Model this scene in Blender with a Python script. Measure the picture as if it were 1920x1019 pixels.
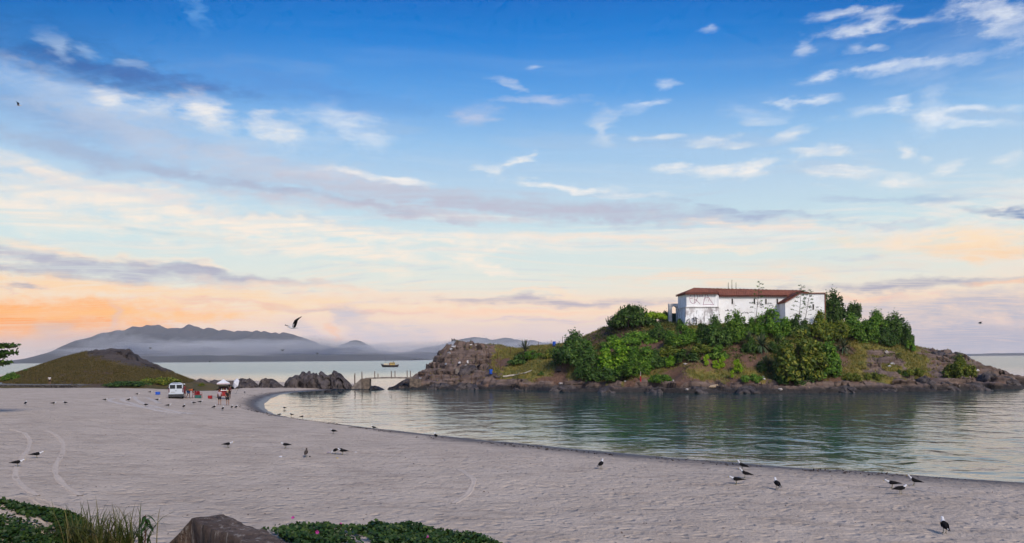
import bpy, bmesh, math, random
import numpy as np
from mathutils import Vector, Matrix, Euler

for _o in list(bpy.data.objects):
    bpy.data.objects.remove(_o)
SC = bpy.context.scene
COL = SC.collection
rng = np.random.RandomState(7)
random.seed(7)

# ------------------------------------------------------------------ camera
CAM_H = 6.0
FPX = 1493.3           # focal length in pixels of the 1920 px wide photograph
HX, HY = 960.0, 673.0  # principal point (the lens is shifted upwards)
ROLL = -0.0076
cam_d = bpy.data.cameras.new('camera')
cam = bpy.data.objects.new('camera', cam_d)
COL.objects.link(cam)
cam_d.sensor_width = 36.0
cam_d.lens = 28.0
cam_d.shift_y = (HY - 509.5) / 1920.0
cam_d.clip_start = 0.1
cam_d.clip_end = 60000.0
cam.matrix_world = Matrix.Translation((0, 0, CAM_H)) @ Matrix.Rotation(math.radians(90), 4, 'X') @ Matrix.Rotation(ROLL, 4, 'Z')
SC.camera = cam

def unroll(px, py):
    dx, dy = px - HX, HY - py
    c, s = math.cos(ROLL), math.sin(ROLL)
    return (dx * c - dy * s) / FPX, (dx * s + dy * c) / FPX

def W(px, py, Y):
    a, b = unroll(px, py)
    return Vector((a * Y, Y, CAM_H + b * Y))

def W0(px, py, z=0.0):
    a, b = unroll(px, py)
    Y = (z - CAM_H) / b
    return Vector((a * Y, Y, z))

# ------------------------------------------------------------------ node helpers
def lin(r, g=None, b=None):
    if g is None:
        r, g, b = r
    def f(c):
        c = c / 255.0
        return c / 12.92 if c <= 0.04045 else ((c + 0.055) / 1.055) ** 2.4
    return (f(r), f(g), f(b), 1.0)

class T:
    """small wrapper round a node tree"""
    def __init__(self, tree):
        self.t = tree
        tree.nodes.clear()
    def n(self, typ, **kw):
        nd = self.t.nodes.new(typ)
        for k, v in kw.items():
            setattr(nd, k, v)
        return nd
    def put(self, sock, v):
        if isinstance(v, bpy.types.NodeSocket):
            self.t.links.new(v, sock)
        elif v is not None:
            try:
                sock.default_value = v
            except Exception:
                sock.default_value = tuple(v)[:3]
    def math(self, op, a, b=None, c=None, clamp=False):
        nd = self.n('ShaderNodeMath', operation=op, use_clamp=clamp)
        self.put(nd.inputs[0], a); self.put(nd.inputs[1], b); self.put(nd.inputs[2], c)
        return nd.outputs[0]
    def vmath(self, op, a, b=None, scale=None):
        nd = self.n('ShaderNodeVectorMath', operation=op)
        self.put(nd.inputs[0], a); self.put(nd.inputs[1], b)
        if scale is not None:
            self.put(nd.inputs['Scale'], scale)
        return nd.outputs['Value'] if op in ('LENGTH', 'DOT_PRODUCT', 'DISTANCE') else nd.outputs[0]
    def xyz(self, x, y, z=0.0):
        nd = self.n('ShaderNodeCombineXYZ')
        self.put(nd.inputs[0], x); self.put(nd.inputs[1], y); self.put(nd.inputs[2], z)
        return nd.outputs[0]
    def sep(self, v):
        nd = self.n('ShaderNodeSeparateXYZ'); self.put(nd.inputs[0], v)
        return nd.outputs
    def noise(self, vec, scale, detail=4.0, rough=0.55, dist=0.0, lac=2.0, out='Fac', dim='3D'):
        nd = self.n('ShaderNodeTexNoise', noise_dimensions=dim)
        self.put(nd.inputs['Vector'], vec); self.put(nd.inputs['Scale'], scale)
        self.put(nd.inputs['Detail'], detail); self.put(nd.inputs['Roughness'], rough)
        self.put(nd.inputs['Distortion'], dist); self.put(nd.inputs['Lacunarity'], lac)
        return nd.outputs[out]
    def mapr(self, v, a, b, c=0.0, d=1.0, interp='SMOOTHSTEP'):
        nd = self.n('ShaderNodeMapRange', interpolation_type=interp)
        self.put(nd.inputs[0], v); self.put(nd.inputs[1], a); self.put(nd.inputs[2], b)
        self.put(nd.inputs[3], c); self.put(nd.inputs[4], d)
        return nd.outputs[0]
    def mapping(self, v, loc=(0, 0, 0), rot=(0, 0, 0), scale=(1, 1, 1), typ='POINT'):
        nd = self.n('ShaderNodeMapping', vector_type=typ)
        self.put(nd.inputs[0], v)
        nd.inputs[1].default_value = loc; nd.inputs[2].default_value = rot; nd.inputs[3].default_value = scale
        return nd.outputs[0]
    def mix(self, f, a, b, mode='MIX'):
        nd = self.n('ShaderNodeMix', data_type='RGBA', blend_type=mode)
        self.put(nd.inputs[0], f); self.put(nd.inputs[6], a); self.put(nd.inputs[7], b)
        return nd.outputs[2]
    def ramp(self, v, stops, interp='LINEAR'):
        nd = self.n('ShaderNodeValToRGB')
        cr = nd.color_ramp
        cr.interpolation = interp
        while len(cr.elements) < len(stops):
            cr.elements.new(0.5)
        for e, (p, c) in zip(cr.elements, stops):
            e.position = p; e.color = c
        self.put(nd.inputs[0], v)
        return nd.outputs[0]

# ------------------------------------------------------------------ sky
SUN_EL, SUN_AZ = math.radians(38.0), math.radians(152.0)   # compass angle measured from +Y towards +X: behind the camera
world = bpy.data.worlds.new('World')
SC.world = world
world.use_nodes = True
t = T(world.node_tree)
def build_sky():
    d = t.n('ShaderNodeTexCoord').outputs['Generated']
    d = t.vmath('NORMALIZE', d)
    X, Y, Z = t.sep(d)[:3]
    hlen = t.math('SQRT', t.math('ADD', t.math('MULTIPLY', X, X), t.math('MULTIPLY', Y, Y)))
    el = t.math('DIVIDE', Z, t.math('MAXIMUM', hlen, 0.02))
    az = t.math('ARCTAN2', X, Y)
    zc = t.math('ADD', t.math('MAXIMUM', Z, 0.0), 0.07)
    plane = t.xyz(t.math('DIVIDE', X, zc), t.math('DIVIDE', Y, zc), 0.0)      # the cloud layer seen from below
    st = t.mapping(plane, rot=(0, 0, math.radians(-24)), scale=(0.34, 1.25, 1))
    warp = t.noise(plane, 0.45, 2.0, 0.5, out='Color', dim='2D')
    st_w = t.vmath('ADD', st, t.vmath('SCALE', t.vmath('SUBTRACT', warp, (0.5, 0.5, 0.5)), scale=1.3))
    n_cir = t.noise(st_w, 0.9, 6.0, 0.6, dim='2D')            # long streaks
    n_fine = t.noise(st_w, 3.2, 4.0, 0.62, dim='2D')
    # angular coordinates with a turbulent warp, for the single cloud banks
    ang = t.xyz(az, t.math('MULTIPLY', el, 1.0), 0.0)
    w1 = t.noise(t.vmath('MULTIPLY', ang, (9.0, 26.0, 0.0)), 1.0, 4.0, 0.6, out='Color', dim='2D')
    w1 = t.vmath('SUBTRACT', w1, (0.5, 0.5, 0.5))
    ang_w = t.vmath('ADD', ang, t.vmath('MULTIPLY', w1, (0.11, 0.035, 0.0)))
    n_puff = t.noise(t.vmath('MULTIPLY', ang, (26.0, 62.0, 0.0)), 1.0, 6.0, 0.65, dim='2D')
    n_hair = t.noise(st_w, 6.0, 5.0, 0.62, dim='2D')
    n_tex = t.math('ADD', t.math('MULTIPLY', n_puff, 0.55), t.math('MULTIPLY', n_hair, 0.45))
    n_tex = t.math('SUBTRACT', n_tex, 0.5)
    n_t2 = t.mapr(n_hair, 0.32, 0.62, 0.38, 1.0)
    # clear-air gradient
    base = t.ramp(t.mapr(el, 0.0, 1.0, 0.0, 1.0, 'LINEAR'), [
        (0.0, lin(206, 200, 206)), (0.03, lin(234, 212, 203)), (0.06, lin(250, 222, 196)), (0.095, lin(230, 231, 220)),
        (0.15, lin(208, 229, 232)), (0.21, lin(188, 214, 234)), (0.27, lin(152, 196, 236)), (0.33, lin(96, 163, 230)),
        (0.40, lin(34, 130, 216)), (0.46, lin(0, 108, 198)), (0.62, lin(20, 108, 190)), (1.0, lin(40, 112, 186))])
    nish = t.n('ShaderNodeTexSky', sky_type='NISHITA')
    nish.sun_disc = False
    nish.sun_elevation = SUN_EL
    nish.sun_rotation = SUN_AZ
    nish.dust_density = 1.5
    air = t.mix(0.06, base, t.mix(1.0, nish.outputs[0], (0.11, 0.11, 0.11, 1), 'MULTIPLY'))
    # deeper blue away from the middle of the view: lens vignetting painted into the sky
    side = t.mapr(t.math('ABSOLUTE', t.math('ADD', az, 0.02)), 0.15, 0.62)
    hi = t.mapr(el, 0.25, 0.45)
    air = t.mix(t.math('MULTIPLY', t.math('MULTIPLY', side, hi), 0.85), air, lin(0, 96, 176))
    # generic cirrus over the whole dome
    cov = t.math('MULTIPLY', t.mapr(t.math('MULTIPLY_ADD', t.math('SUBTRACT', n_hair, 0.5), 0.35, n_cir), 0.46, 0.72), t.mapr(el, 0.46, 0.10))
    circ = t.ramp(t.mapr(el, 0.0, 0.5, 0.0, 1.0, 'LINEAR'), [(0.0, lin(222, 200, 196)), (0.14, lin(250, 220, 196)), (0.3, lin(248, 235, 224)), (0.6, lin(216, 226, 240)), (1.0, lin(190, 214, 242))])
    sky = t.mix(t.math('MULTIPLY', cov, 0.65), air, circ)
    grey = t.math('MULTIPLY', t.mapr(n_fine, 0.54, 0.76), t.mapr(el, 0.5, 0.05))
    sky = t.mix(t.math('MULTIPLY', grey, 0.36), sky, lin(190, 198, 216))
    # one cloud bank: a soft-edged, ragged ellipse on the dome
    grp = bpy.data.node_groups.new('cloud_bank', 'ShaderNodeTree')
    for nm, ty in (('Sky', 'NodeSocketColor'), ('Vec', 'NodeSocketVector'), ('Tex', 'NodeSocketFloat'), ('Loc', 'NodeSocketVector'), ('Rot', 'NodeSocketVector'),
                   ('Scale', 'NodeSocketVector'), ('Col', 'NodeSocketColor'), ('Op', 'NodeSocketFloat'), ('K', 'NodeSocketFloat'), ('Tex2', 'NodeSocketFloat'), ('Edge', 'NodeSocketFloat')):
        grp.interface.new_socket(nm, in_out='INPUT', socket_type=ty)
    grp.interface.new_socket('Sky', in_out='OUTPUT', socket_type='NodeSocketColor')
    g = T(grp)
    gi = g.n('NodeGroupInput').outputs
    v = g.vmath('SUBTRACT', gi['Vec'], gi['Loc'])
    u1 = g.vmath('DOT_PRODUCT', v, gi['Rot']); u2 = g.vmath('DOT_PRODUCT', v, gi['Scale'])
    r = g.math('SQRT', g.math('MULTIPLY_ADD', u1, u1, g.math('MULTIPLY', u2, u2)))
    r = g.math('MULTIPLY_ADD', gi['Tex'], gi['K'], r)
    fac = g.mapr(r, 1.35, gi['Edge'], 0.0, gi['Op'])
    fac = g.math('MULTIPLY', fac, gi['Tex2'])
    go = g.n('NodeGroupOutput')
    g.put(go.inputs[0], g.mix(fac, gi['Sky'], gi['Col']))
    thin = t.math('POWER', 2.71828, t.math('MULTIPLY', t.math('MINIMUM', t.math('DIVIDE', 294.0, t.math('MAXIMUM', el, 0.01)), 10000.0), 0.00007))
    thin = t.math('MINIMUM', thin, 1.9)
    thin_v = t.xyz(thin, thin, thin)
    sub_v = t.vmath('SCALE', (-0.36, -0.37, -0.43), scale=t.math('SUBTRACT', thin, 1.0))
    def clear(t, c, tv, sv):
        nd = t.n('ShaderNodeVectorMath', operation='MULTIPLY_ADD')
        t.put(nd.inputs[0], c); t.put(nd.inputs[1], tv); t.put(nd.inputs[2], sv)
        return t.vmath('MAXIMUM', nd.outputs[0], (0.002, 0.002, 0.002))
    def bank(c, src, sky, px, py, L, Th, ang_deg, col, op, k=0.9, edge=0.75, hard=False):
        a, b = unroll(px, py)
        az0 = math.atan(a); e0 = b * math.cos(az0)
        nd = c.n('ShaderNodeGroup', node_tree=grp)
        I = nd.inputs
        c.put(I['Sky'], sky); c.put(I['Vec'], src['VecH' if hard else 'VecW']); c.put(I['Tex'], src['Tex']); c.put(I['Tex2'], src['Tex2'])
        I['Loc'].default_value = (az0, e0, 0); ca, sa = math.cos(math.radians(ang_deg)), math.sin(math.radians(ang_deg))
        I['Rot'].default_value = (ca * FPX / L, -sa * FPX / L, 0); I['Scale'].default_value = (sa * FPX / Th, ca * FPX / Th, 0)
        I['Col'].default_value = lin(col); I['Op'].default_value = op; I['K'].default_value = k * 3.0; I['Edge'].default_value = 1.25 - edge * 1.5
        return nd.outputs[0]
    ang_h = t.vmath('ADD', ang, t.vmath('MULTIPLY', w1, (0.035, 0.02, 0.0)))
    WHT = (246, 242, 238); CRM = (253, 238, 222); PCH = (253, 216, 182); GRY = (178, 180, 198); DKB = (58, 100, 165)
    B = [
        # high banks, upper left
        (60, 75, 190, 45, 8, (0, 88, 158), .55), (130, 122, 300, 24, 3, DKB, .62), (300, 147, 190, 13, 4, (82, 116, 180), .6),
        (85, 80, 30, 26, 40, (190, 212, 238), .55), (160, 95, 34, 12, 10, (178, 205, 236), .45), (235, 118, 26, 8, 5, (190, 212, 238), .45),
        (150, 178, 150, 34, 12, (206, 217, 234), .62), (232, 182, 52, 24, 12, WHT, .8), (378, 208, 72, 30, 20, WHT, .85), (520, 242, 56, 28, 10, WHT, .85),
        (235, 252, 80, 34, 18, (226, 229, 236), .66), (640, 232, 60, 34, 14, (232, 236, 242), .6), (700, 262, 70, 18, 8, (222, 230, 240), .55),
        (120, 225, 280, 44, 8, (140, 168, 210), .7), (560, 170, 260, 30, 6, (96, 148, 214), .6), (330, 262, 240, 14, 8, (164, 184, 216), .7), (420, 285, 300, 44, 8, (196, 210, 228), .55), (150, 288, 240, 18, 6, (160, 182, 214), .75), (300, 318, 300, 10, 6, (170, 188, 214), .7), (560, 412, 200, 7, 4, (190, 206, 220), .6), (330, 440, 330, 9, 4, (176, 208, 220), .7),
        (350, 20, 40, 14, 50, (120, 172, 226), .5),
        (900, 212, 60, 16, -14, (206, 208, 226), .62), (1010, 190, 80, 10, 4, (206, 212, 232), .55), (950, 155, 22, 10, 20, WHT, .5),
        # middle layers
        (110, 330, 210, 16, 8, CRM, .75), (260, 385, 330, 34, 5, CRM, .8), (60, 400, 150, 30, 5, CRM, .75), (230, 360, 200, 10, 7, (214, 212, 220), .5),
        (640, 340, 300, 24, 8, (206, 206, 218), .85), (860, 376, 480, 24, 5, (190, 194, 211), .88), (720, 394, 340, 12, 4, (206, 198, 208), .85), (560, 368, 300, 9, 7, (176, 184, 206), .8),
        (1290, 408, 280, 24, 5, (184, 194, 214), .78), (1420, 398, 160, 9, 9, (160, 176, 206), .7), (1010, 398, 260, 10, 4, (190, 188, 206), .8), (760, 340, 90, 9, 6, WHT, .85), (680, 325, 70, 8, 8, WHT, .7),
        (1080, 352, 110, 8, 7, WHT, .88), (1180, 368, 60, 7, 0, (240, 238, 238), .7), (920, 320, 26, 16, 10, WHT, .8), (985, 302, 44, 10, -12, WHT, .75),
        (680, 434, 420, 17, 3, CRM, .92), (560, 462, 330, 22, 3, CRM, .75), (700, 485, 220, 12, 5, (250, 236, 220), .8), (930, 500, 80, 8, 12, CRM, .75),
        (905, 470, 36, 12, -30, CRM, .6), (820, 462, 60, 9, 0, (196, 222, 226), .6),
        (1130, 446, 250, 8, 3, (246, 228, 212), .6), (1430, 423, 170, 9, 6, (246, 230, 216), .85), (1330, 465, 140, 8, 4, (250, 232, 212), .8),
        (1800, 452, 190, 24, 3, (254, 226, 194), .95), (1880, 470, 110, 14, 4, (253, 214, 174), .85), (1900, 402, 56, 7, 9, (124, 150, 190), .95),
        (1640, 372, 110, 8, 8, (170, 190, 216), .6), (1760, 372, 60, 6, 6, (160, 184, 212), .55), (1690, 420, 70, 6, 3, (186, 200, 218), .5),
        # low left: long grey bank with lit rim, peach light beneath
        (90, 462, 190, 9, 6, (252, 226, 200), .75), (150, 494, 330, 19, 5, GRY, .92), (420, 516, 210, 10, 6, (176, 176, 194), .9), (60, 512, 200, 10, 3, (176, 174, 190), .8), (350, 496, 110, 6, 6, (252, 232, 212), .75),
        (250, 548, 520, 20, 2, (255, 214, 172), .9), (120, 575, 320, 18, 1, (255, 200, 148), .9), (640, 545, 260, 12, 3, (248, 220, 198), .75), (690, 508, 110, 9, 5, (244, 234, 218), .7),
        (430, 567, 150, 5, 3, (232, 196, 180), .7), (50, 538, 34, 4, -4, (178, 176, 190), .8), (30, 600, 250, 34, 1, (255, 168, 82), 1.0), (200, 590, 260, 10, 1, (255, 200, 140), .8), (110, 634, 150, 20, 2, (246, 190, 150), .6),
        # low middle and right
        (1060, 564, 290, 11, 1, (180, 174, 190), .95), (640, 585, 200, 6, 2, (212, 186, 182), .7), (1010, 548, 80, 5, 3, (252, 224, 198), .8), (930, 586, 300, 7, 1, (252, 212, 186), .9), (1000, 600, 180, 4, 1, (206, 196, 204), .7),
        (1330, 520, 260, 11, 0, (248, 220, 196), .7), (1560, 500, 230, 10, 3, (232, 220, 208), .5), (1720, 532, 240, 11, 1, (166, 166, 186), .92), (1640, 553, 110, 6, 2, (248, 204, 180), .8), (1900, 533, 50, 7, -1, (250, 206, 172), .9),
        (1800, 575, 300, 22, 1, (182, 184, 200), .8), (1850, 628, 320, 40, 0, (170, 176, 194), .85), (1080, 622, 300, 20, 0, (208, 200, 206), .6),
        # towering little clouds on the horizon
        (655, 592, 26, 22, 0, (202, 197, 206), .85), (690, 620, 56, 32, 10, (204, 198, 206), .85), (770, 632, 70, 20, 0, (202, 198, 206), .8), (620, 622, 14, 14, 0, (252, 196, 164), .7),
        (112, 618, 30, 16, 0, (214, 194, 184), .8), (195, 600, 12, 26, 0, (210, 196, 192), .7), (80, 650, 90, 18, 0, (214, 198, 192), .75), (180, 640, 70, 24, 0, (208, 196, 196), .7), (545, 618, 40, 22, 0, (204, 198, 206), .75)]
    P = [  # small fair-weather puffs and hooks on the right
        (1612, 57, 56, 9, 0, .98), (1572, 28, 34, 7, -5, .75), (1648, 24, 26, 8, -5, .6), (1710, 38, 60, 5, 10, .5), (1336, 50, 12, 10, 0, .7), (1500, 92, 16, 8, 0, .5), (1645, 86, 14, 5, 0, .7), (1602, 90, 12, 7, 0, .45),
        (1700, 125, 130, 9, 0, .62), (1640, 128, 70, 6, -3, .7), (1462, 193, 26, 6, 12, .75), (1522, 190, 36, 6, 5, .8), (1688, 195, 15, 12, -20, .85), (1420, 215, 40, 12, 18, .45),
        (1750, 210, 22, 34, 10, .55), (1800, 226, 80, 8, 14, .85), (1830, 203, 50, 5, 8, .7), (1885, 36, 56, 20, 25, .9), (1862, 10, 24, 24, 30, .5),
        (1330, 266, 46, 6, -5, .88), (1380, 275, 22, 5, 0, .8), (1482, 253, 26, 9, -10, .7), (1360, 318, 60, 13, -3, .95), (1412, 312, 22, 11, -25, .9), (1262, 316, 34, 9, 0, .7), (1565, 283, 36, 11, 5, .8), (1500, 283, 22, 5, 5, .75), (1700, 288, 13, 10, -15, .8), (1732, 300, 9, 8, 0, .75),
        (1580, 322, 54, 10, 8, .85), (1690, 342, 34, 9, 5, .75), (1770, 315, 18, 7, -15, .75), (1892, 295, 18, 9, -25, .7), (1410, 232, 14, 5, 0, .35), (1240, 158, 16, 8, 0, .8), (1190, 200, 26, 9, -12, .6), (1225, 190, 26, 6, 0, .55), (1132, 238, 18, 26, 10, .6), (1245, 258, 28, 4, 0, .75), (1192, 260, 10, 4, 0, .7), (1000, 127, 14, 5, 0, .6), (1620, 212, 40, 7, 0, .5)]
    items = [f + (0.9, 0.75, False) for f in B]
    for (px, py, L, Th, an, op) in P:
        items.append((px, py, L * 1.3, Th * 1.3, an, (236, 240, 246) if py < 230 else (248, 243, 238), op * 0.92, 1.5, 0.9, True))
    # the dome is cut into cells so that each look-up only works through the banks that reach into its cell
    def box_of(f):
        px, py, L, Th, an = f[:5]
        a, b = unroll(px, py)
        az0 = math.atan(a); e0 = b * math.cos(az0)
        k = 1.35 + f[7] * 3.0 * 0.17
        ca, sa = abs(math.cos(math.radians(an))), abs(math.sin(math.radians(an)))
        ra = k * (L * ca + Th * sa) / FPX + (0.01 if f[9] else 0.03)
        re = k * (L * sa + Th * ca) / FPX + (0.006 if f[9] else 0.01)
        return az0 - ra, az0 + ra, e0 - re, e0 + re
    boxes = [box_of(f) for f in items]
    def cell(g, gs, lo_a, hi_a, lo_e, hi_e):
        ct = bpy.data.node_groups.new('sky_cell', 'ShaderNodeTree')
        for nm, ty in (('Sky', 'NodeSocketColor'), ('VecW', 'NodeSocketVector'), ('VecH', 'NodeSocketVector'), ('Tex', 'NodeSocketFloat'), ('Tex2', 'NodeSocketFloat')):
            ct.interface.new_socket(nm, in_out='INPUT', socket_type=ty)
        ct.interface.new_socket('Sky', in_out='OUTPUT', socket_type='NodeSocketColor')
        c = T(ct)
        src = c.n('NodeGroupInput').outputs
        cs = src['Sky']
        for f, (a0, a1, e0, e1) in zip(items, boxes):
            if a0 < hi_a and a1 > lo_a and e0 < hi_e and e1 > lo_e:
                cs = bank(c, src, cs, *f)
        c.put(c.n('NodeGroupOutput').inputs[0], cs)
        nd = g.n('ShaderNodeGroup', node_tree=ct)
        for nm in ('Sky', 'VecW', 'VecH', 'Tex', 'Tex2'):
            g.put(nd.inputs[nm], gs[nm])
        bg = g.n('ShaderNodeBackground')
        g.put(bg.inputs[0], clear(g, nd.outputs[0], gs['ThinV'], gs['SubV']))
        return bg.outputs[0]
    def mixsh(t, f, a, b):
        nd = t.n('ShaderNodeMixShader')
        t.put(nd.inputs[0], f); t.put(nd.inputs[1], a); t.put(nd.inputs[2], b)
        return nd.outputs[0]
    def row(lo_e, hi_e):
        rt = bpy.data.node_groups.new('sky_row', 'ShaderNodeTree')
        for nm, ty in (('Sky', 'NodeSocketColor'), ('VecW', 'NodeSocketVector'), ('VecH', 'NodeSocketVector'), ('Tex', 'NodeSocketFloat'), ('Tex2', 'NodeSocketFloat'), ('Az', 'NodeSocketFloat'), ('ThinV', 'NodeSocketVector'), ('SubV', 'NodeSocketVector')):
            rt.interface.new_socket(nm, in_out='INPUT', socket_type=ty)
        rt.interface.new_socket('Shader', in_out='OUTPUT', socket_type='NodeSocketShader')
        g = T(rt)
        gs = g.n('NodeGroupInput').outputs
        def split_a(ea, lo_a, hi_a):
            if not ea:
                return cell(g, gs, lo_a, hi_a, lo_e, hi_e)
            m = len(ea) // 2; c = ea[m]
            return mixsh(g, g.math('GREATER_THAN', gs['Az'], c), split_a(ea[:m], lo_a, c), split_a(ea[m + 1:], c, hi_a))
        g.put(g.n('NodeGroupOutput').inputs[0], split_a([-0.5, -0.4, -0.3, -0.2, -0.1, 0.0, 0.1, 0.2, 0.28, 0.36, 0.44, 0.52], -0.9, 0.9))
        nd = t.n('ShaderNodeGroup', node_tree=rt)
        for nm, v in (('Sky', sky), ('VecW', ang_w), ('VecH', ang_h), ('Tex', n_tex), ('Tex2', n_t2), ('Az', az), ('ThinV', thin_v), ('SubV', sub_v)):
            t.put(nd.inputs[nm], v)
        return nd.outputs[0]
    def split(ee, lo_e, hi_e):
        if not ee:
            return row(lo_e, hi_e)
        m = len(ee) // 2; c = ee[m]
        return mixsh(t, t.math('GREATER_THAN', el, c), split(ee[:m], lo_e, c), split(ee[m + 1:], c, hi_e))
    front = split([0.03, 0.05, 0.07, 0.09, 0.11, 0.13, 0.155, 0.18, 0.21, 0.24, 0.28, 0.32, 0.36, 0.4], -0.05, 0.62)
    bg0 = t.n('ShaderNodeBackground')
    t.put(bg0.inputs[0], clear(t, sky, thin_v, sub_v))
    inside = t.math('MULTIPLY', t.math('LESS_THAN', t.math('ABSOLUTE', az), 0.9),
                    t.math('MULTIPLY', t.math('GREATER_THAN', el, -0.02), t.math('LESS_THAN', el, 0.62)))
    out = t.n('ShaderNodeOutputWorld')
    t.t.links.new(mixsh(t, inside, bg0.outputs[0], front), out.inputs[0])
build_sky()
world.cycles.sampling_method = 'MANUAL'
world.cycles.sample_map_resolution = 512

sun_d = bpy.data.lights.new('sun', 'SUN')
sun_d.energy = 3.7
sun_d.angle = math.radians(20)
sun_d.color = (1.0, 0.90, 0.78)
sun = bpy.data.objects.new('sun', sun_d)
COL.objects.link(sun)
_sd = Vector((math.sin(SUN_AZ) * math.cos(SUN_EL), math.cos(SUN_AZ) * math.cos(SUN_EL), math.sin(SUN_EL)))
sun.rotation_euler = _sd.to_track_quat('Z', 'Y').to_euler()
sun.location = (0, -40, 60)

vs = SC.view_settings
vs.view_transform = 'Standard'; vs.look = 'None'; vs.exposure = 0.0; vs.gamma = 1.0
vs.use_curve_mapping = False
SC.cycles.use_denoising = True
SC.cycles.use_adaptive_sampling = True
SC.cycles.adaptive_threshold = 0.015
SC.cycles.adaptive_min_samples = 6
SC.cycles.max_bounces = 5
SC.cycles.diffuse_bounces = 2
SC.cycles.glossy_bounces = 3
SC.cycles.transmission_bounces = 3
SC.cycles.transparent_max_bounces = 6
SC.cycles.volume_bounces = 0
SC.cycles.caustics_reflective = False
SC.cycles.caustics_refractive = False

# ------------------------------------------------------------------ object helpers
def mesh_np(name, verts, faces, mats=None, parent=None, smooth=False, mat_idx=None):
    me = bpy.data.meshes.new(name)
    me.from_pydata([tuple(v) for v in np.asarray(verts, dtype=float)], [], [tuple(int(i) for i in f) for f in faces])
    for m in (mats if isinstance(mats, (list, tuple)) else [mats]):
        if m is not None:
            me.materials.append(m)
    if smooth:
        me.polygons.foreach_set('use_smooth', [True] * len(me.polygons))
    if mat_idx is not None:
        me.polygons.foreach_set('material_index', list(mat_idx))
    me.update()
    o = bpy.data.objects.new(name, me)
    COL.objects.link(o)
    if parent is not None:
        o.parent = parent
    return o

def grid_mesh(name, V, mats=None, parent=None, smooth=True):
    """V: (rows, cols, 3) array, built fast"""
    r, c = V.shape[:2]
    me = bpy.data.meshes.new(name)
    idx = np.arange(r * c).reshape(r, c)
    q = np.stack([idx[:-1, :-1], idx[:-1, 1:], idx[1:, 1:], idx[1:, :-1]], -1).reshape(-1, 4)
    return fast_mesh(name, V.reshape(-1, 3), q, mats, parent, smooth)

def fast_mesh(name, V, F, mats=None, parent=None, smooth=False):
    me = bpy.data.meshes.new(name)
    V = np.asarray(V, dtype=np.float32); F = np.asarray(F, dtype=np.int32)
    k = F.shape[1]
    me.vertices.add(len(V)); me.vertices.foreach_set('co', V.ravel())
    me.loops.add(F.size); me.loops.foreach_set('vertex_index', F.ravel())
    me.polygons.add(len(F)); me.polygons.foreach_set('loop_start', np.arange(0, F.size, k, dtype=np.int32))
    if smooth:
        me.polygons.foreach_set('use_smooth', np.ones(len(F), dtype=bool))
    for m in (mats if isinstance(mats, (list, tuple)) else [mats]):
        if m is not None:
            me.materials.append(m)
    me.update(calc_edges=True)
    o = bpy.data.objects.new(name, me)
    COL.objects.link(o)
    if parent is not None:
        o.parent = parent
    return o

def attr(o, name, vals):
    a = o.data.attributes.new(name, 'FLOAT', 'POINT')
    a.data.foreach_set('value', np.asarray(vals, dtype=np.float32).ravel())

def tag(o, label=None, cat=None, group=None, kind=None):
    if label: o['label'] = label
    if cat: o['category'] = cat
    if group: o['group'] = group
    if kind: o['kind'] = kind
    return o

def empty(name, loc=(0, 0, 0), rz=0.0, label=None, cat=None, group=None):
    o = bpy.data.objects.new(name, None)
    o.empty_display_size = 0.2
    COL.objects.link(o)
    o.location = loc; o.rotation_euler = (0, 0, rz)
    return tag(o, label, cat, group)

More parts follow.
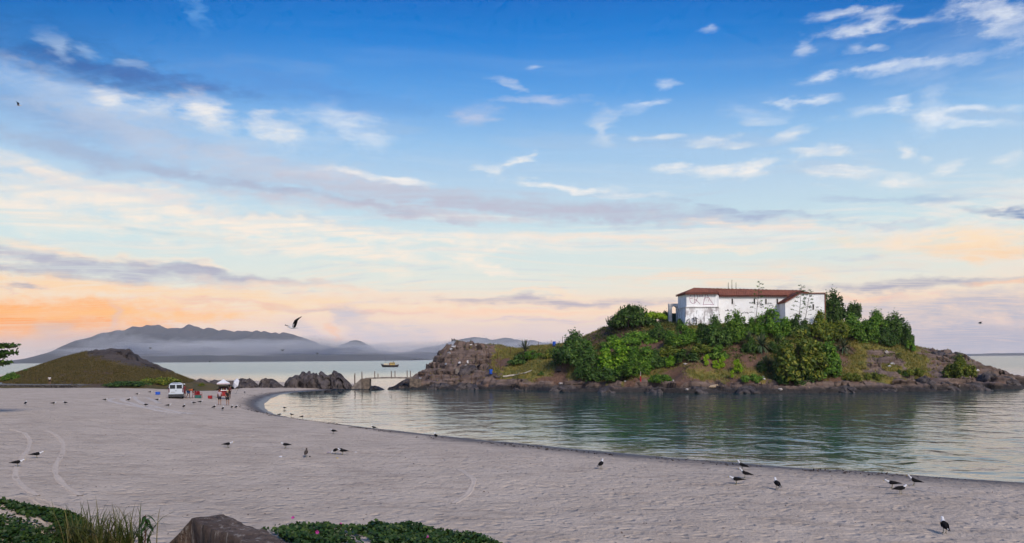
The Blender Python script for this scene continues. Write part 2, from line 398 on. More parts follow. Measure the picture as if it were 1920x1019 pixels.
class MB:
    """collects simple shapes into one mesh"""
    def __init__(self):
        self.v = []; self.f = []; self.m = []
    def add(self, v, f, mi=0):
        b = len(self.v)
        self.v += [tuple(p) for p in v]
        self.f += [tuple(i + b for i in q) for q in f]
        self.m += [mi] * len(f)
        return self
    def box(self, c, s, rz=0.0, mi=0, taper=1.0, rx=0.0, ry=0.0):
        M = Matrix.Translation(c) @ Euler((rx, ry, rz)).to_matrix().to_4x4()
        hx, hy, hz = s[0] / 2, s[1] / 2, s[2] / 2
        pts = [M @ Vector((x * hx * (taper if z > 0 else 1), y * hy * (taper if z > 0 else 1), z * hz)) for z in (-1, 1) for (x, y) in ((-1, -1), (1, -1), (1, 1), (-1, 1))]
        return self.add(pts, [(3, 2, 1, 0), (4, 5, 6, 7), (0, 1, 5, 4), (1, 2, 6, 5), (2, 3, 7, 6), (3, 0, 4, 7)], mi)
    def tube(self, pts, rad, n=6, mi=0, cap=True):
        pts = [Vector(p) for p in pts]
        rad = rad if isinstance(rad, (list, tuple)) else [rad] * len(pts)
        vs = []; fs = []
        for i, p in enumerate(pts):
            d = (pts[min(i + 1, len(pts) - 1)] - pts[max(i - 1, 0)]).normalized()
            a = d.cross(Vector((0, 0, 1)) if abs(d.z) < 0.9 else Vector((1, 0, 0))).normalized()
            b = d.cross(a)
            for k in range(n):
                w = 2 * math.pi * k / n
                vs.append(p + (a * math.cos(w) + b * math.sin(w)) * rad[i])
        for i in range(len(pts) - 1):
            for k in range(n):
                fs.append((i * n + k, i * n + (k + 1) % n, (i + 1) * n + (k + 1) % n, (i + 1) * n + k))
        if cap:
            fs.append(tuple(range(n - 1, -1, -1))); fs.append(tuple((len(pts) - 1) * n + k for k in range(n)))
        return self.add(vs, fs, mi)
    def loft(self, rings, n=10, mi=0, axis='x', fn=None):
        """rings: (x, y, z, ry, rz) along an axis; ellipses in the YZ plane"""
        vs = []; fs = []
        for (x, y, z, ry, rz) in rings:
            for k in range(n):
                w = 2 * math.pi * k / n
                vs.append((x, y + ry * math.cos(w), z + rz * math.sin(w)))
        for i in range(len(rings) - 1):
            for k in range(n):
                fs.append((i * n + k, i * n + (k + 1) % n, (i + 1) * n + (k + 1) % n, (i + 1) * n + k))
        fs.append(tuple(range(n - 1, -1, -1))); fs.append(tuple((len(rings) - 1) * n + k for k in range(n)))
        b = len(self.f)
        self.add(vs, fs, mi)
        if fn:
            for j, q in enumerate(fs):
                c = Vector((0, 0, 0))
                for i in q:
                    c += Vector(vs[i])
                self.m[b + j] = fn(c / len(q))
        return self
    def prism(self, poly, h0, h1, mi=0):
        """polygon (x, y) extruded from z h0 to h1 (h1 may be a list of heights)"""
        n = len(poly)
        h1 = h1 if isinstance(h1, (list, tuple)) else [h1] * n
        h0 = h0 if isinstance(h0, (list, tuple)) else [h0] * n
        v = [(p[0], p[1], h0[i]) for i, p in enumerate(poly)] + [(p[0], p[1], h1[i]) for i, p in enumerate(poly)]
        f = [tuple(range(n - 1, -1, -1)), tuple(range(n, 2 * n))] + [(i, (i + 1) % n, n + (i + 1) % n, n + i) for i in range(n)]
        return self.add(v, f, mi)
    def build(self, name, mats, parent=None, smooth=False):
        return mesh_np(name, self.v, self.f, mats, parent, smooth, self.m)

def copy_tree(o, parent=None):
    c = o.copy(); COL.objects.link(c); c.parent = parent
    if parent is not None:
        c.matrix_parent_inverse = o.matrix_parent_inverse.copy()
    for ch in list(o.children):
        copy_tree(ch, c)
    return c

# ------------------------------------------------------------------ numpy noise
def _h(ix, iy, iz, seed):
    n = (ix.astype(np.int64) * 374761393 + iy.astype(np.int64) * 668265263 + iz.astype(np.int64) * 2147483647 + seed * 1274126177) & 0xFFFFFFFF
    n = ((n ^ (n >> 13)) * 1274126177) & 0xFFFFFFFF
    n = ((n ^ (n >> 16)) * 2246822519) & 0xFFFFFFFF
    return ((n ^ (n >> 15)) & 0xFFFFFF) / float(0xFFFFFF) * 2 - 1

def vn(x, y, z=0.0, seed=0):
    x = np.asarray(x, float); y = np.asarray(y, float); z = np.asarray(z, float) + np.zeros_like(x)
    ix, iy, iz = np.floor(x), np.floor(y), np.floor(z)
    fx, fy, fz = x - ix, y - iy, z - iz
    fx, fy, fz = [f * f * f * (f * (f * 6 - 15) + 10) for f in (fx, fy, fz)]
    r = 0.0
    for a in (0, 1):
        for b in (0, 1):
            for c in (0, 1):
                r = r + _h(ix + a, iy + b, iz + c, seed) * (fx if a else 1 - fx) * (fy if b else 1 - fy) * (fz if c else 1 - fz)
    return r

def fbm(x, y, z=0.0, oc=4, seed=0, gain=0.5):
    r = 0.0; a = 1.0; f = 1.0
    for i in range(oc):
        r = r + a * vn(np.asarray(x) * f, np.asarray(y) * f, np.asarray(z) * f, seed + i * 17)
        a *= gain; f *= 2.03
    return r

def sstep(a, b, x):
    t_ = np.clip((np.asarray(x, float) - a) / (b - a), 0, 1)
    return t_ * t_ * (3 - 2 * t_)

# ------------------------------------------------------------------ materials
MATS = {}
def mat(name, c1, c2=None, scale=3.0, rough=0.8, bump=0.0, bscale=None, metal=0.0, detail=5.0, spec=0.3, lo=0.35, hi=0.65, coord='Object', stretch=(1, 1, 1)):
    m = bpy.data.materials.new(name); m.use_nodes = True
    t = T(m.node_tree)
    p = t.n('ShaderNodeBsdfPrincipled')
    co = t.n('ShaderNodeTexCoord').outputs['Object'] if coord == 'Object' else t.n('ShaderNodeNewGeometry').outputs['Position']
    if stretch != (1, 1, 1):
        co = t.mapping(co, scale=stretch)
    if c2 is not None:
        n_ = t.noise(co, scale, detail, 0.6)
        t.put(p.inputs['Base Color'], t.mix(t.mapr(n_, lo, hi), c1 + (1,), c2 + (1,)))
    else:
        p.inputs['Base Color'].default_value = c1 + (1,)
    p.inputs['Roughness'].default_value = rough
    p.inputs['Metallic'].default_value = metal
    p.inputs['Specular IOR Level'].default_value = spec
    if bump > 0:
        b = t.n('ShaderNodeBump'); b.inputs['Distance'].default_value = bump
        t.put(b.inputs['Height'], t.noise(co, bscale or scale * 3, 5.0, 0.65))
        t.t.links.new(b.outputs[0], p.inputs['Normal'])
    o_ = t.n('ShaderNodeOutputMaterial')
    t.t.links.new(p.outputs[0], o_.inputs[0])
    MATS[name] = m
    return m

def leaf_mat(name, c1, c2, c3, trans=0.3, rough=0.55):
    """foliage: every leaf its own shade, bushes differ a little from one another"""
    m = bpy.data.materials.new(name); m.use_nodes = True
    t = T(m.node_tree)
    geo = t.n('ShaderNodeNewGeometry')
    rnd = geo.outputs['Random Per Island']
    clump = t.noise(geo.outputs['Position'], 0.9, 3.0, 0.6)
    c = t.mix(t.mapr(clump, 0.36, 0.64), c1 + (1,), c2 + (1,))
    c = t.mix(t.mapr(rnd, 0.5, 1.0, 0.0, 0.9), c, c3 + (1,))
    hs = t.n('ShaderNodeHueSaturation')
    t.put(hs.inputs['Value'], t.mapr(t.n('ShaderNodeObjectInfo').outputs['Random'], 0, 1, 0.8, 1.2, 'LINEAR'))
    t.put(hs.inputs['Color'], c)
    p = t.n('ShaderNodeBsdfPrincipled'); t.put(p.inputs['Base Color'], hs.outputs[0])
    p.inputs['Roughness'].default_value = rough; p.inputs['Specular IOR Level'].default_value = 0.25
    tr = t.n('ShaderNodeBsdfTranslucent'); t.put(tr.inputs[0], hs.outputs[0])
    mx = t.n('ShaderNodeMixShader'); mx.inputs[0].default_value = trans
    t.t.links.new(p.outputs[0], mx.inputs[1]); t.t.links.new(tr.outputs[0], mx.inputs[2])
    t.t.links.new(mx.outputs[0], t.n('ShaderNodeOutputMaterial').inputs[0])
    MATS[name] = m
    return m

# ------------------------------------------------------------------ sea
def build_sea():
    R = [0, 8, 30, 60, 90, 130, 180, 260, 420, 800, 1600, 3200, 6400, 14000]
    n = 40
    xs = np.concatenate([-np.array([9800, 5000, 2500, 900, 400, 220]), np.linspace(-150, 150, 61), np.array([220, 400, 900, 2500, 5000, 9800])])
    ys = np.concatenate([np.linspace(10, 220, 60), np.array([260, 320, 420, 600, 900, 1500, 2600, 4500, 7000, 9800])])
    gx, gy = np.meshgrid(xs, ys)
    V = np.stack([gx, gy, np.zeros_like(gx)], -1)
    m = bpy.data.materials.new('sea_water'); m.use_nodes = True
    t = T(m.node_tree)
    pos = t.n('ShaderNodeNewGeometry').outputs['Position']
    px, py, pz = t.sep(pos)[:3]
    p = t.n('ShaderNodeBsdfPrincipled')
    sh = t.n('ShaderNodeAttribute', attribute_name='shallow').outputs['Fac']
    t.put(p.inputs['Base Color'], t.mix(sh, (0.003, 0.050, 0.056, 1), (0.36, 0.28, 0.19, 1)))
    t.put(p.inputs['Roughness'], t.mapr(py, 170, 420, 0.04, 0.16))
    t.put(p.inputs['IOR'], t.math('MAXIMUM', t.mapr(px, -40, 2, 1.6, 1.33), t.mapr(py, 140, 300, 1.33, 1.55)))
    # ripples: short crests lying across the view, drifting groups of calmer and rougher water
    c1 = t.mapping(pos, rot=(0, 0, math.radians(8)), scale=(0.55, 1.5, 1))
    c2 = t.mapping(pos, rot=(0, 0, math.radians(-14)), scale=(0.8, 2.6, 1))
    gust = t.noise(t.mapping(pos, scale=(0.012, 0.045, 1)), 1.0, 4.0, 0.6)
    h = t.math('ADD', t.math('MULTIPLY', t.noise(c1, 0.42, 3.0, 0.45, 0.4), 1.0), t.math('MULTIPLY', t.noise(c2, 1.1, 2.0, 0.5, 0.3), 0.30))
    far = t.mapr(py, 150, 420)
    big = t.noise(t.mapping(pos, scale=(0.30, 0.26, 1)), 0.9, 3.0, 0.5, 0.5)
    calm = t.mapr(px, -40.0, -5.0, 0.45, 1.0)     # the inner bay lies sheltered
    h = t.math('ADD', t.math('MULTIPLY', t.math('MULTIPLY', h, calm), t.mapr(gust, 0.3, 0.7, 0.55, 1.3)), t.math('MULTIPLY', t.math('MULTIPLY', big, calm), t.mapr(py, 150, 420, 3.2, 1.6)))
    b = t.n('ShaderNodeBump'); b.inputs['Distance'].default_value = 0.056
    b.inputs['Strength'].default_value = 1.0
    t.put(b.inputs['Height'], h)
    # of a wavy sea seen at a low angle mostly the near faces of the waves show: their mean normal leans towards the beach
    lean = t.xyz(0.0, t.math('ADD', t.mapr(py, 150, 500, 0.0, -0.05), t.mapr(px, -45, 5, -0.02, 0.0)), 0.0)
    t.put(p.inputs['Normal'], t.vmath('NORMALIZE', t.vmath('ADD', b.outputs[0], lean)))
    t.t.links.new(p.outputs[0], t.n('ShaderNodeOutputMaterial').inputs[0])
    o = grid_mesh('sea', V, m)
    tag(o, kind='structure')
    d = shore_d(gx.ravel(), gy.ravel())
    attr(o, 'shallow', np.exp(np.clip(d, -60, 0) / np.where(gx.ravel() < 0, 6.0, 2.2)) * (gy.ravel() < 130))
    return o

# ------------------------------------------------------------------ beach
SHORE_PX = [(2300, 938), (1920, 908), (1700, 893.5), (1500, 879.5), (1300, 863.5), (1100, 844.5), (960, 832), (820, 817), (740, 808), (640, 797), (560, 787),
            (512, 777), (494, 766), (494, 757), (506, 748), (524, 741), (552, 736), (600, 733)]
SHORE = [tuple(W0(*p))[:2] for p in SHORE_PX] + [(-30, 178), (-36, 196), (-58, 212), (-90, 226), (-200, 238), (-420, 250)]
LAND = np.array(SHORE + [(-420, -60), (90, -60), (SHORE[0][0] + 30, 8)])
SH = np.array(SHORE)

def inside(x, y, poly):
    r = np.zeros(np.shape(x), bool)
    n = len(poly)
    for i in range(n):
        x0, y0 = poly[i]; x1, y1 = poly[(i + 1) % n]
        if y0 == y1:
            continue
        c = ((y0 > y) != (y1 > y)) & (x < (x1 - x0) * (y - y0) / (y1 - y0) + x0)
        r ^= c
    return r

def shore_d(x, y):
    x = np.asarray(x, float); y = np.asarray(y, float)
    best = np.full(x.shape, 1e9)
    for i in range(len(SH) - 1):
        ax, ay = SH[i]; bx, by = SH[i + 1]
        dx, dy = bx - ax, by - ay
        u = np.clip(((x - ax) * dx + (y - ay) * dy) / (dx * dx + dy * dy), 0, 1)
        best = np.minimum(best, (x - ax - u * dx) ** 2 + (y - ay - u * dy) ** 2)
    best = np.sqrt(best)
    return np.where(inside(x, y, LAND), best, -best)

BANK_PX = [(-400, 4.1), (0, 3.93), (60, 3.9), (140, 3.62), (200, 3.32), (280, 3.08), (330, 3.05), (470, 3.38), (560, 3.42), (700, 3.38), (800, 3.26), (940, 3.0), (1100, 2.7), (1500, 2.3), (1920, 2.0), (2500, 1.8)]
BANK_X = np.array([(p - 960) / FPX * 12.5 for p, _ in BANK_PX]); BANK_Z = np.array([z for _, z in BANK_PX])

def sand_h(x, y):
    x = np.asarray(x, float); y = np.asarray(y, float)
    d = shore_d(x, y)
    plat = 1.25 + 0.7 * sstep(-8, -40, x) - 0.75 * sstep(105, 160, y) - 0.7 * sstep(105, 150, y) * sstep(-72, -52, x)
    z = np.where(d > 0, plat * (1 - np.exp(-np.maximum(d, 0) / 6.5)) , 0.13 * np.maximum(d, -25))
    z = z + 0.05 * fbm(x * 0.25, y * 0.25, oc=3, seed=3) * sstep(0.5, 4, d)
    crest = np.interp(x, BANK_X, BANK_Z)
    bank = np.where(y < 12.5, crest + (12.5 - y) * 0.02, crest - (y - 12.5) * 0.55) + 0.05 * fbm(x * 1.1, y * 1.1, oc=3, seed=9)
    k = 0.25
    m = np.maximum(z, bank)
    return np.where(np.abs(z - bank) < k, m + (k - np.abs(z - bank)) ** 2 / (4 * k), m)

def hit(px, py, hf, y0=6.0, y1=260.0):
    """first point of the ground hf that is seen at a pixel of the photograph"""
    a, b = unroll(px, py)
    n = 260
    Y = np.geomspace(y0, y1, n)
    for rep in range(2):
        z = CAM_H + b * Y
        g = hf(a * Y, Y)
        w = np.nonzero(z <= g)[0]
        if len(w) == 0:
            return None
        i = w[0]
        if rep == 0:
            Y = np.linspace(Y[max(i - 1, 0)], Y[i], 40)
    return Vector((a * Y[i], Y[i], g[i]))

def build_sand():
    Yr = np.concatenate([np.linspace(-6, 7.5, 20), np.geomspace(8, 245, 330)])
    tt = np.linspace(-1.5, 1.5, 341)
    X = tt[None, :] * (np.abs(Yr)[:, None] + 5); Y = np.repeat(Yr[:, None], len(tt), 1)
    Z = sand_h(X.ravel(), Y.ravel()).reshape(X.shape)
    d = shore_d(X.ravel(), Y.ravel()).reshape(X.shape)
    # trampled, wind-worked surface
    Z += (0.018 * fbm(X * 1.6, Y * 1.6, oc=3, seed=21) + 0.012 * fbm(X * 4.5, Y * 4.5, oc=2, seed=5)) * sstep(0.8, 4, d)
    m = bpy.data.materials.new('beach_sand'); m.use_nodes = True
    t = T(m.node_tree)
    pos = t.n('ShaderNodeNewGeometry').outputs['Position']
    p = t.n('ShaderNodeBsdfPrincipled')
    wet = t.n('ShaderNodeAttribute', attribute_name='shore').outputs['Fac']
    n1 = t.noise(pos, 0.35, 5.0, 0.6); n2 = t.noise(pos, 7.0, 6.0, 0.75); n3 = t.noise(t.mapping(pos, scale=(0.5, 1.3, 1)), 1.1, 6.0, 0.7)
    c = t.mix(t.mapr(n1, 0.3, 0.7), (0.46, 0.375, 0.305, 1), (0.54, 0.445, 0.365, 1))
    c = t.mix(t.mapr(n3, 0.46, 0.66, 0.0, 0.6), c, (0.32, 0.255, 0.205, 1))
    c = t.mix(t.mapr(n2, 0.50, 0.70, 0.0, 0.7), c, (0.27, 0.215, 0.175, 1))
    wetn = t.math('ADD', wet, t.math('MULTIPLY', t.math('SUBTRACT', t.noise(pos, 0.5, 5.0, 0.6), 0.5), 1.6))
    wf = t.mapr(wetn, 3.6, 1.2)
    c = t.mix(wf, c, (0.105, 0.095, 0.095, 1))
    t.put(p.inputs['Base Color'], c)
    t.put(p.inputs['Roughness'], t.mapr(wetn, 0.4, 2.0, 0.35, 0.95))
    p.inputs['Specular IOR Level'].default_value = 0.15
    b = t.n('ShaderNodeBump'); b.inputs['Distance'].default_value = 0.11
    foot = t.n('ShaderNodeTexVoronoi'); t.put(foot.inputs['Vector'], t.vmath('ADD', pos, t.vmath('SCALE', t.noise(pos, 1.5, 2.0, out='Color'), scale=0.6))); foot.inputs['Scale'].default_value = 2.3
    hgt = t.math('ADD', t.math('MULTIPLY', t.mapr(foot.outputs['Distance'], 0.05, 0.5), 0.7), t.math('MULTIPLY', t.noise(pos, 6.0, 5.0, 0.65), 1.0))
    t.put(b.inputs['Height'], t.math('MULTIPLY', hgt, t.mapr(wetn, 0.6, 2.5, 0.05, 1.0)))
    t.t.links.new(b.outputs[0], p.inputs['Normal'])
    t.t.links.new(p.outputs[0], t.n('ShaderNodeOutputMaterial').inputs[0])
    MATS['sand'] = m
    o = grid_mesh('beach', np.stack([X, Y, Z], -1), m)
    attr(o, 'shore', d * (0.36 + 0.64 * sstep(0, -26, X)))     # the flatter part of the beach stays wet further up
    tag(o, kind='structure')
    return o
sea = build_sea()
beach = build_sand()

# ------------------------------------------------------------------ island terrain
def rbf(points):
    P = np.array([(p[0], p[1]) for p in points]); z = np.array([p[2] for p in points])
    D = np.sqrt(((P[:, None] - P[None]) ** 2).sum(-1) + 2.0 ** 2)
    n = len(P)
    A = np.zeros((n + 1, n + 1)); A[:n, :n] = -D; A[:n, n] = 1; A[n, :n] = 1
    A[:n, :n] += np.eye(n) * 0.04
    w = np.linalg.solve(A, np.append(z, 0))
    def f(x, y):
        x = np.asarray(x, float); y = np.asarray(y, float)
        sh = x.shape; x = x.ravel(); y = y.ravel()
        out = np.empty(len(x))
        for i in range(0, len(x), 20000):
            d = np.sqrt((x[i:i + 20000, None] - P[:, 0]) ** 2 + (y[i:i + 20000, None] - P[:, 1]) ** 2 + 4.0)
            out[i:i + 20000] = -(d @ w[:n]) + w[n]
        return out.reshape(sh)
    return f

ISL_SHORE = [(742, 727), (765, 729.5), (800, 730), (850, 731), (900, 731), (950, 732), (1000, 733.5), (1050, 735), (1100, 736), (1150, 737), (1200, 737.5), (1250, 738), (1325, 738.5), (1400, 739),
             (1475, 738.5), (1550, 738), (1625, 737), (1700, 736), (1750, 735), (1800, 734), (1860, 731), (1920, 727), (1985, 722)]
pts = []
for (a_, b_) in ISL_SHORE:
    w_ = W0(a_, b_)
    pts.append((w_.x, w_.y, 0.0))
    pts.append((w_.x, w_.y - 6, -1.6)); pts.append((w_.x, w_.y - 18, -2.6))
    if 800 <= a_ <= 1860:
        pts.append((w_.x * (1 + 4 / w_.y), w_.y + 4.0, 1.25)); pts.append((w_.x * (1 + 7 / w_.y), w_.y + 7.0, 2.1))
for q in [(780, 712, 167), (800, 690, 176), (815, 680, 176), (832, 667, 176), (836, 650, 176.5), (850, 640.5, 177), (865, 639, 178), (880, 640, 178), (900, 642, 178), (920, 645, 178), (945, 651, 177), (955, 655, 176),
          (800, 712, 166), (815, 700, 168), (850, 712, 164), (900, 712, 162), (850, 700, 167), (850, 680, 170.5), (850, 660, 174), (832, 690, 170), (875, 700, 166), (875, 680, 169.5), (875, 660, 173.5), (905, 700, 165), (905, 680, 168.5), (905, 660, 173),
          (940, 700, 160), (940, 680, 166), (1000, 700, 153), (1000, 690, 157), (1000, 670, 164), (1000, 651, 172), (1040, 648, 172), (1050, 690, 152), (1050, 660, 163), (1100, 695, 147), (1100, 670, 156), (1100, 650, 162), (1100, 632, 168), (1125, 620, 168), (1150, 613, 167),
          (1200, 700, 141), (1200, 675, 146), (1200, 650, 151), (1200, 612, 159), (1250, 640, 152), (1250, 612, 158), (1300, 700, 137.5), (1300, 670, 142.5), (1300, 640, 148), (1300, 615, 153),
          (1400, 705, 135.5), (1400, 680, 140), (1400, 655, 145), (1400, 622, 152), (1500, 705, 136), (1500, 680, 141), (1500, 650, 147), (1500, 618, 153), (1600, 705, 137), (1600, 685, 142), (1600, 655, 149), (1600, 615, 158),
          (1680, 705, 138), (1680, 685, 143), (1680, 658, 151), (1680, 636, 160), (1725, 662, 163), (1750, 668, 163), (1765, 659, 166), (1785, 660, 166), (1805, 664, 165), (1830, 676, 163), (1860, 690, 161), (1880, 700, 160), (1920, 713, 158),
          (1740, 710, 139), (1740, 690, 147), (1790, 705, 143), (1790, 685, 152), (1850, 718, 146), (1900, 722, 150)]:
    w_ = W(*q); pts.append((w_.x, w_.y, w_.z))
for (px_, Y_, z_) in [(1260, 164, 12.6), (1260, 176, 12.4), (1350, 158, 12.2), (1350, 176, 12.4), (1450, 158, 12.2), (1450, 176, 12.4), (1540, 158, 12.2), (1540, 176, 12.2), (1620, 168, 11.5), (1690, 172, 8.5),
                      (780, 190, 0), (840, 192, 3), (900, 194, 3.5), (960, 192, 4), (1050, 190, 5), (1150, 190, 8), (1300, 196, 7), (1450, 198, 7), (1600, 192, 7), (1700, 188, 4), (1780, 184, 3), (1860, 180, 1), (1930, 176, -1),
                      (760, 205, -3), (860, 212, -3), (960, 214, -3), (1100, 214, -3), (1300, 220, -3), (1500, 220, -3), (1700, 212, -3), (1850, 205, -3), (1960, 195, -3), (720, 180, -3), (2000, 165, -3), (2060, 150, -3)]:
    pts.append(((px_ - 960) / FPX * Y_, Y_, z_))
_isl = rbf(pts)
def pxof(x, y):
    return 960 + x / np.maximum(y, 1) * FPX

def rock_mask(x, y, z):
    p_ = pxof(x, y) + 10 * fbm(x * 0.3, y * 0.3, oc=3, seed=31)
    m = np.maximum(sstep(945, 915, p_), sstep(1725, 1760, p_))
    m = np.maximum(m, sstep(2.3, 1.5, z + 0.6 * fbm(x * 0.35, y * 0.35, oc=3, seed=32)))
    out = sstep(0.5, 0.75, 0.5 + 0.5 * fbm(x * 0.16, y * 0.22, oc=3, seed=33)) * sstep(1590, 1640, p_) * sstep(9.0, 6.0, z)
    return np.clip(np.maximum(m, out), 0, 1)

def isl_h(x, y):
    x = np.asarray(x, float); y = np.asarray(y, float)
    z = _isl(x, y)
    rk = rock_mask(x, y, z)
    z = z + 0.16 * fbm(x * 0.35, y * 0.35, oc=4, seed=41)
    # bedding planes: the rock weathers into tilted steps of uneven thickness
    tilt = 0.10 * x + 0.10 * y + 0.7 * fbm(x * 0.12, y * 0.12, oc=3, seed=43)
    def steps(z, st, lo, hi):
        s_ = (z + tilt) / st
        fl = np.floor(s_); fr = s_ - fl
        return (fl + sstep(lo, hi, fr)) * st - tilt
    big = np.clip(z / 5.0, 0.25, 1.0)
    zb_ = z + big * (0.8 * np.abs(fbm(x * 0.22 + 7, y * 0.16, oc=3, seed=47)) - 0.5)
    zt = steps(zb_, 1.5, 0.42, 0.72)
    zt = 0.45 * zt + 0.55 * steps(zt, 0.55, 0.3, 0.8)
    rough = 0.30 * np.abs(fbm(x * 0.8, y * 0.8, oc=4, seed=44)) + 0.12 * fbm(x * 2.4, y * 2.4, oc=2, seed=45)
    zr = zt + rough - 0.3
    return np.where(z > -0.8, z * (1 - rk) + zr * rk + 0.03 * fbm(x * 2, y * 2, oc=2, seed=46), z)

def terrain_mat(name, rock1, rock2, soil, grass1, grass2, wet=True):
    m = bpy.data.materials.new(name); m.use_nodes = True
    t = T(m.node_tree)
    pos = t.n('ShaderNodeNewGeometry').outputs['Position']
    p = t.n('ShaderNodeBsdfPrincipled')
    rk = t.n('ShaderNodeAttribute', attribute_name='rock').outputs['Fac']
    gr = t.n('ShaderNodeAttribute', attribute_name='grass').outputs['Fac']
    z = t.sep(pos)[2]
    n1 = t.noise(pos, 0.5, 6.0, 0.65); n2 = t.noise(pos, 2.6, 6.0, 0.7)
    lay = t.noise(t.mapping(pos, rot=(0.12, -0.1, 0), scale=(0.15, 0.15, 1.9)), 1.4, 5.0, 0.65)
    rc = t.mix(t.mapr(lay, 0.3, 0.7), rock1 + (1,), rock2 + (1,))
    rc = t.mix(t.mapr(n2, 0.55, 0.75, 0.0, 0.6), rc, (rock1[0] * .35, rock1[1] * .34, rock1[2] * .36, 1))
    rc = t.mix(t.mapr(n1, 0.56, 0.72, 0.0, 0.55), rc, (soil[0] * 1.2, soil[1] * 1.1, soil[2], 1))
    sc = t.mix(t.mapr(n2, 0.3, 0.7), soil + (1,), (soil[0] * .5, soil[1] * .5, soil[2] * .55, 1))
    gc = t.mix(t.mapr(n1, 0.35, 0.65), grass1 + (1,), grass2 + (1,))
    gc = t.mix(t.mapr(n2, 0.5, 0.75, 0.0, 0.6), gc, (grass2[0] * .4, grass2[1] * .45, grass2[2] * .5, 1))
    gf = t.mapr(t.math('ADD', gr, t.math('MULTIPLY', t.math('SUBTRACT', n2, 0.5), 0.9)), 0.4, 0.6)
    c = t.mix(gf, sc, gc)
    rf = t.mapr(t.math('ADD', rk, t.math('MULTIPLY', t.math('SUBTRACT', n1, 0.5), 0.8)), 0.4, 0.6)
    c = t.mix(rf, c, rc)
    if wet:   # the splash zone, dark with algae
        wz = t.math('ADD', z, t.math('MULTIPLY', t.math('SUBTRACT', n1, 0.5), 1.6))
        c = t.mix(t.mapr(wz, 1.3, 0.5), c, (0.032, 0.028, 0.028, 1))
    t.put(p.inputs['Base Color'], c)
    p.inputs['Roughness'].default_value = 0.85
    p.inputs['Specular IOR Level'].default_value = 0.25
    b = t.n('ShaderNodeBump'); b.inputs['Distance'].default_value = 0.22
    t.put(b.inputs['Height'], t.math('ADD', t.math('MULTIPLY', n2, 0.7), t.math('MULTIPLY', lay, t.math('MULTIPLY', rk, 1.2))))
    t.t.links.new(b.outputs[0], p.inputs['Normal'])
    t.t.links.new(p.outputs[0], t.n('ShaderNodeOutputMaterial').inputs[0])
    MATS[name] = m
    return m

def grass_mask_isl(x, y, z):
    p_ = pxof(x, y)
    g = 0.55 + 0.45 * fbm(x * 0.14, y * 0.14, oc=3, seed=51)
    g = g + 0.4 * sstep(940, 975, p_) * sstep(1060, 1030, p_) + 0.45 * sstep(1585, 1620, p_) * sstep(1745, 1700, p_)
    g = g - 0.35 * sstep(2.8, 2.0, z)
    return np.clip(g, 0, 1)

def build_island():
    xs = np.linspace(-30, 118, 490); ys = np.concatenate([np.linspace(118, 186, 300), np.linspace(187, 222, 45)])
    gx, gy = np.meshgrid(xs, ys)
    z0 = _isl(gx, gy)
    z = isl_h(gx, gy)
    m = terrain_mat('island_ground', (0.20, 0.145, 0.122), (0.085, 0.060, 0.053), (0.17, 0.095, 0.062), (0.20, 0.155, 0.035), (0.105, 0.115, 0.03))
    # weather the rock sideways so that ledges overhang a little
    rk = rock_mask(gx, gy, z0)
    dy = rk * 0.9 * fbm(gx * 0.25, gy * 0.25, z * 1.6, oc=3, seed=61) * sstep(-0.5, 1.5, z)
    o = grid_mesh('island', np.stack([gx + dy * 0.4, gy + dy, z], -1), m, smooth=False)
    attr(o, 'rock', rk); attr(o, 'grass', grass_mask_isl(gx, gy, z0))
    tag(o, kind='structure')
    return o
island = build_island()

# ------------------------------------------------------------------ grassy hill on the left
hp = []
for q in [(35, 704, 180), (80, 686, 181), (120, 673, 182), (150, 664, 182), (170, 660, 182), (200, 658, 182), (235, 657, 182), (248, 661, 182), (262, 675, 182), (280, 682, 182), (297, 688, 182), (312, 700, 180), (340, 712, 178),
          (40, 712, 158), (100, 700, 160), (150, 700, 159), (150, 682, 168), (200, 702, 158), (200, 683, 168), (250, 705, 158), (250, 690, 168), (290, 705, 160), (290, 697, 170), (320, 710, 162), (225, 668, 176), (165, 669, 175)]:
    w_ = W(*q); hp.append((w_.x, w_.y, w_.z))
for (px_, Y_, z_) in [(-60, 175, 1.0), (0, 160, 1.7), (0, 190, 1.2), (40, 148, 1.7), (100, 147, 1.75), (160, 146, 1.8), (220, 145, 1.8), (280, 146, 1.75), (340, 148, 1.7), (390, 160, 1.5), (400, 175, 1.2), (60, 206, 0.5), (140, 208, 0.8), (220, 208, 0.8), (300, 204, 0.3), (360, 198, 0.2),
                      (-60, 140, 1.0), (60, 138, 0.6), (200, 135, 0.6), (340, 138, 0.6), (430, 165, 0.4), (440, 190, -1), (200, 225, -2), (60, 225, -2), (330, 220, -2)]:
    hp.append(((px_ - 960) / FPX * Y_, Y_, z_))
_hill = rbf(hp)
def hill_rock(x, y, z):
    p_ = pxof(x, y)
    return np.clip(sstep(140, 175, p_ + 12 * fbm(x * 0.2, y * 0.2, oc=2, seed=71)) * sstep(5.6, 7.0, z + 0.5 * fbm(x * 0.3, y * 0.3, oc=2, seed=72) + 0.024 * (p_ - 200)) , 0, 1)
def hill_h(x, y):
    x = np.asarray(x, float); y = np.asarray(y, float)
    z = _hill(x, y)
    rk = hill_rock(x, y, z)
    tilt = 0.06 * x + 0.1 * y + 0.4 * fbm(x * 0.1, y * 0.1, oc=2, seed=73)
    s_ = (z + tilt) / 0.9; fl = np.floor(s_); fr = s_ - fl
    zt = (fl + sstep(0.3, 0.75, fr)) * 0.9 - tilt
    zr = 0.3 * z + 0.7 * zt + 0.3 * np.abs(fbm(x * 0.8, y * 0.8, oc=3, seed=74))
    return z * (1 - rk) + zr * rk + 0.12 * fbm(x * 0.3, y * 0.3, oc=4, seed=75)
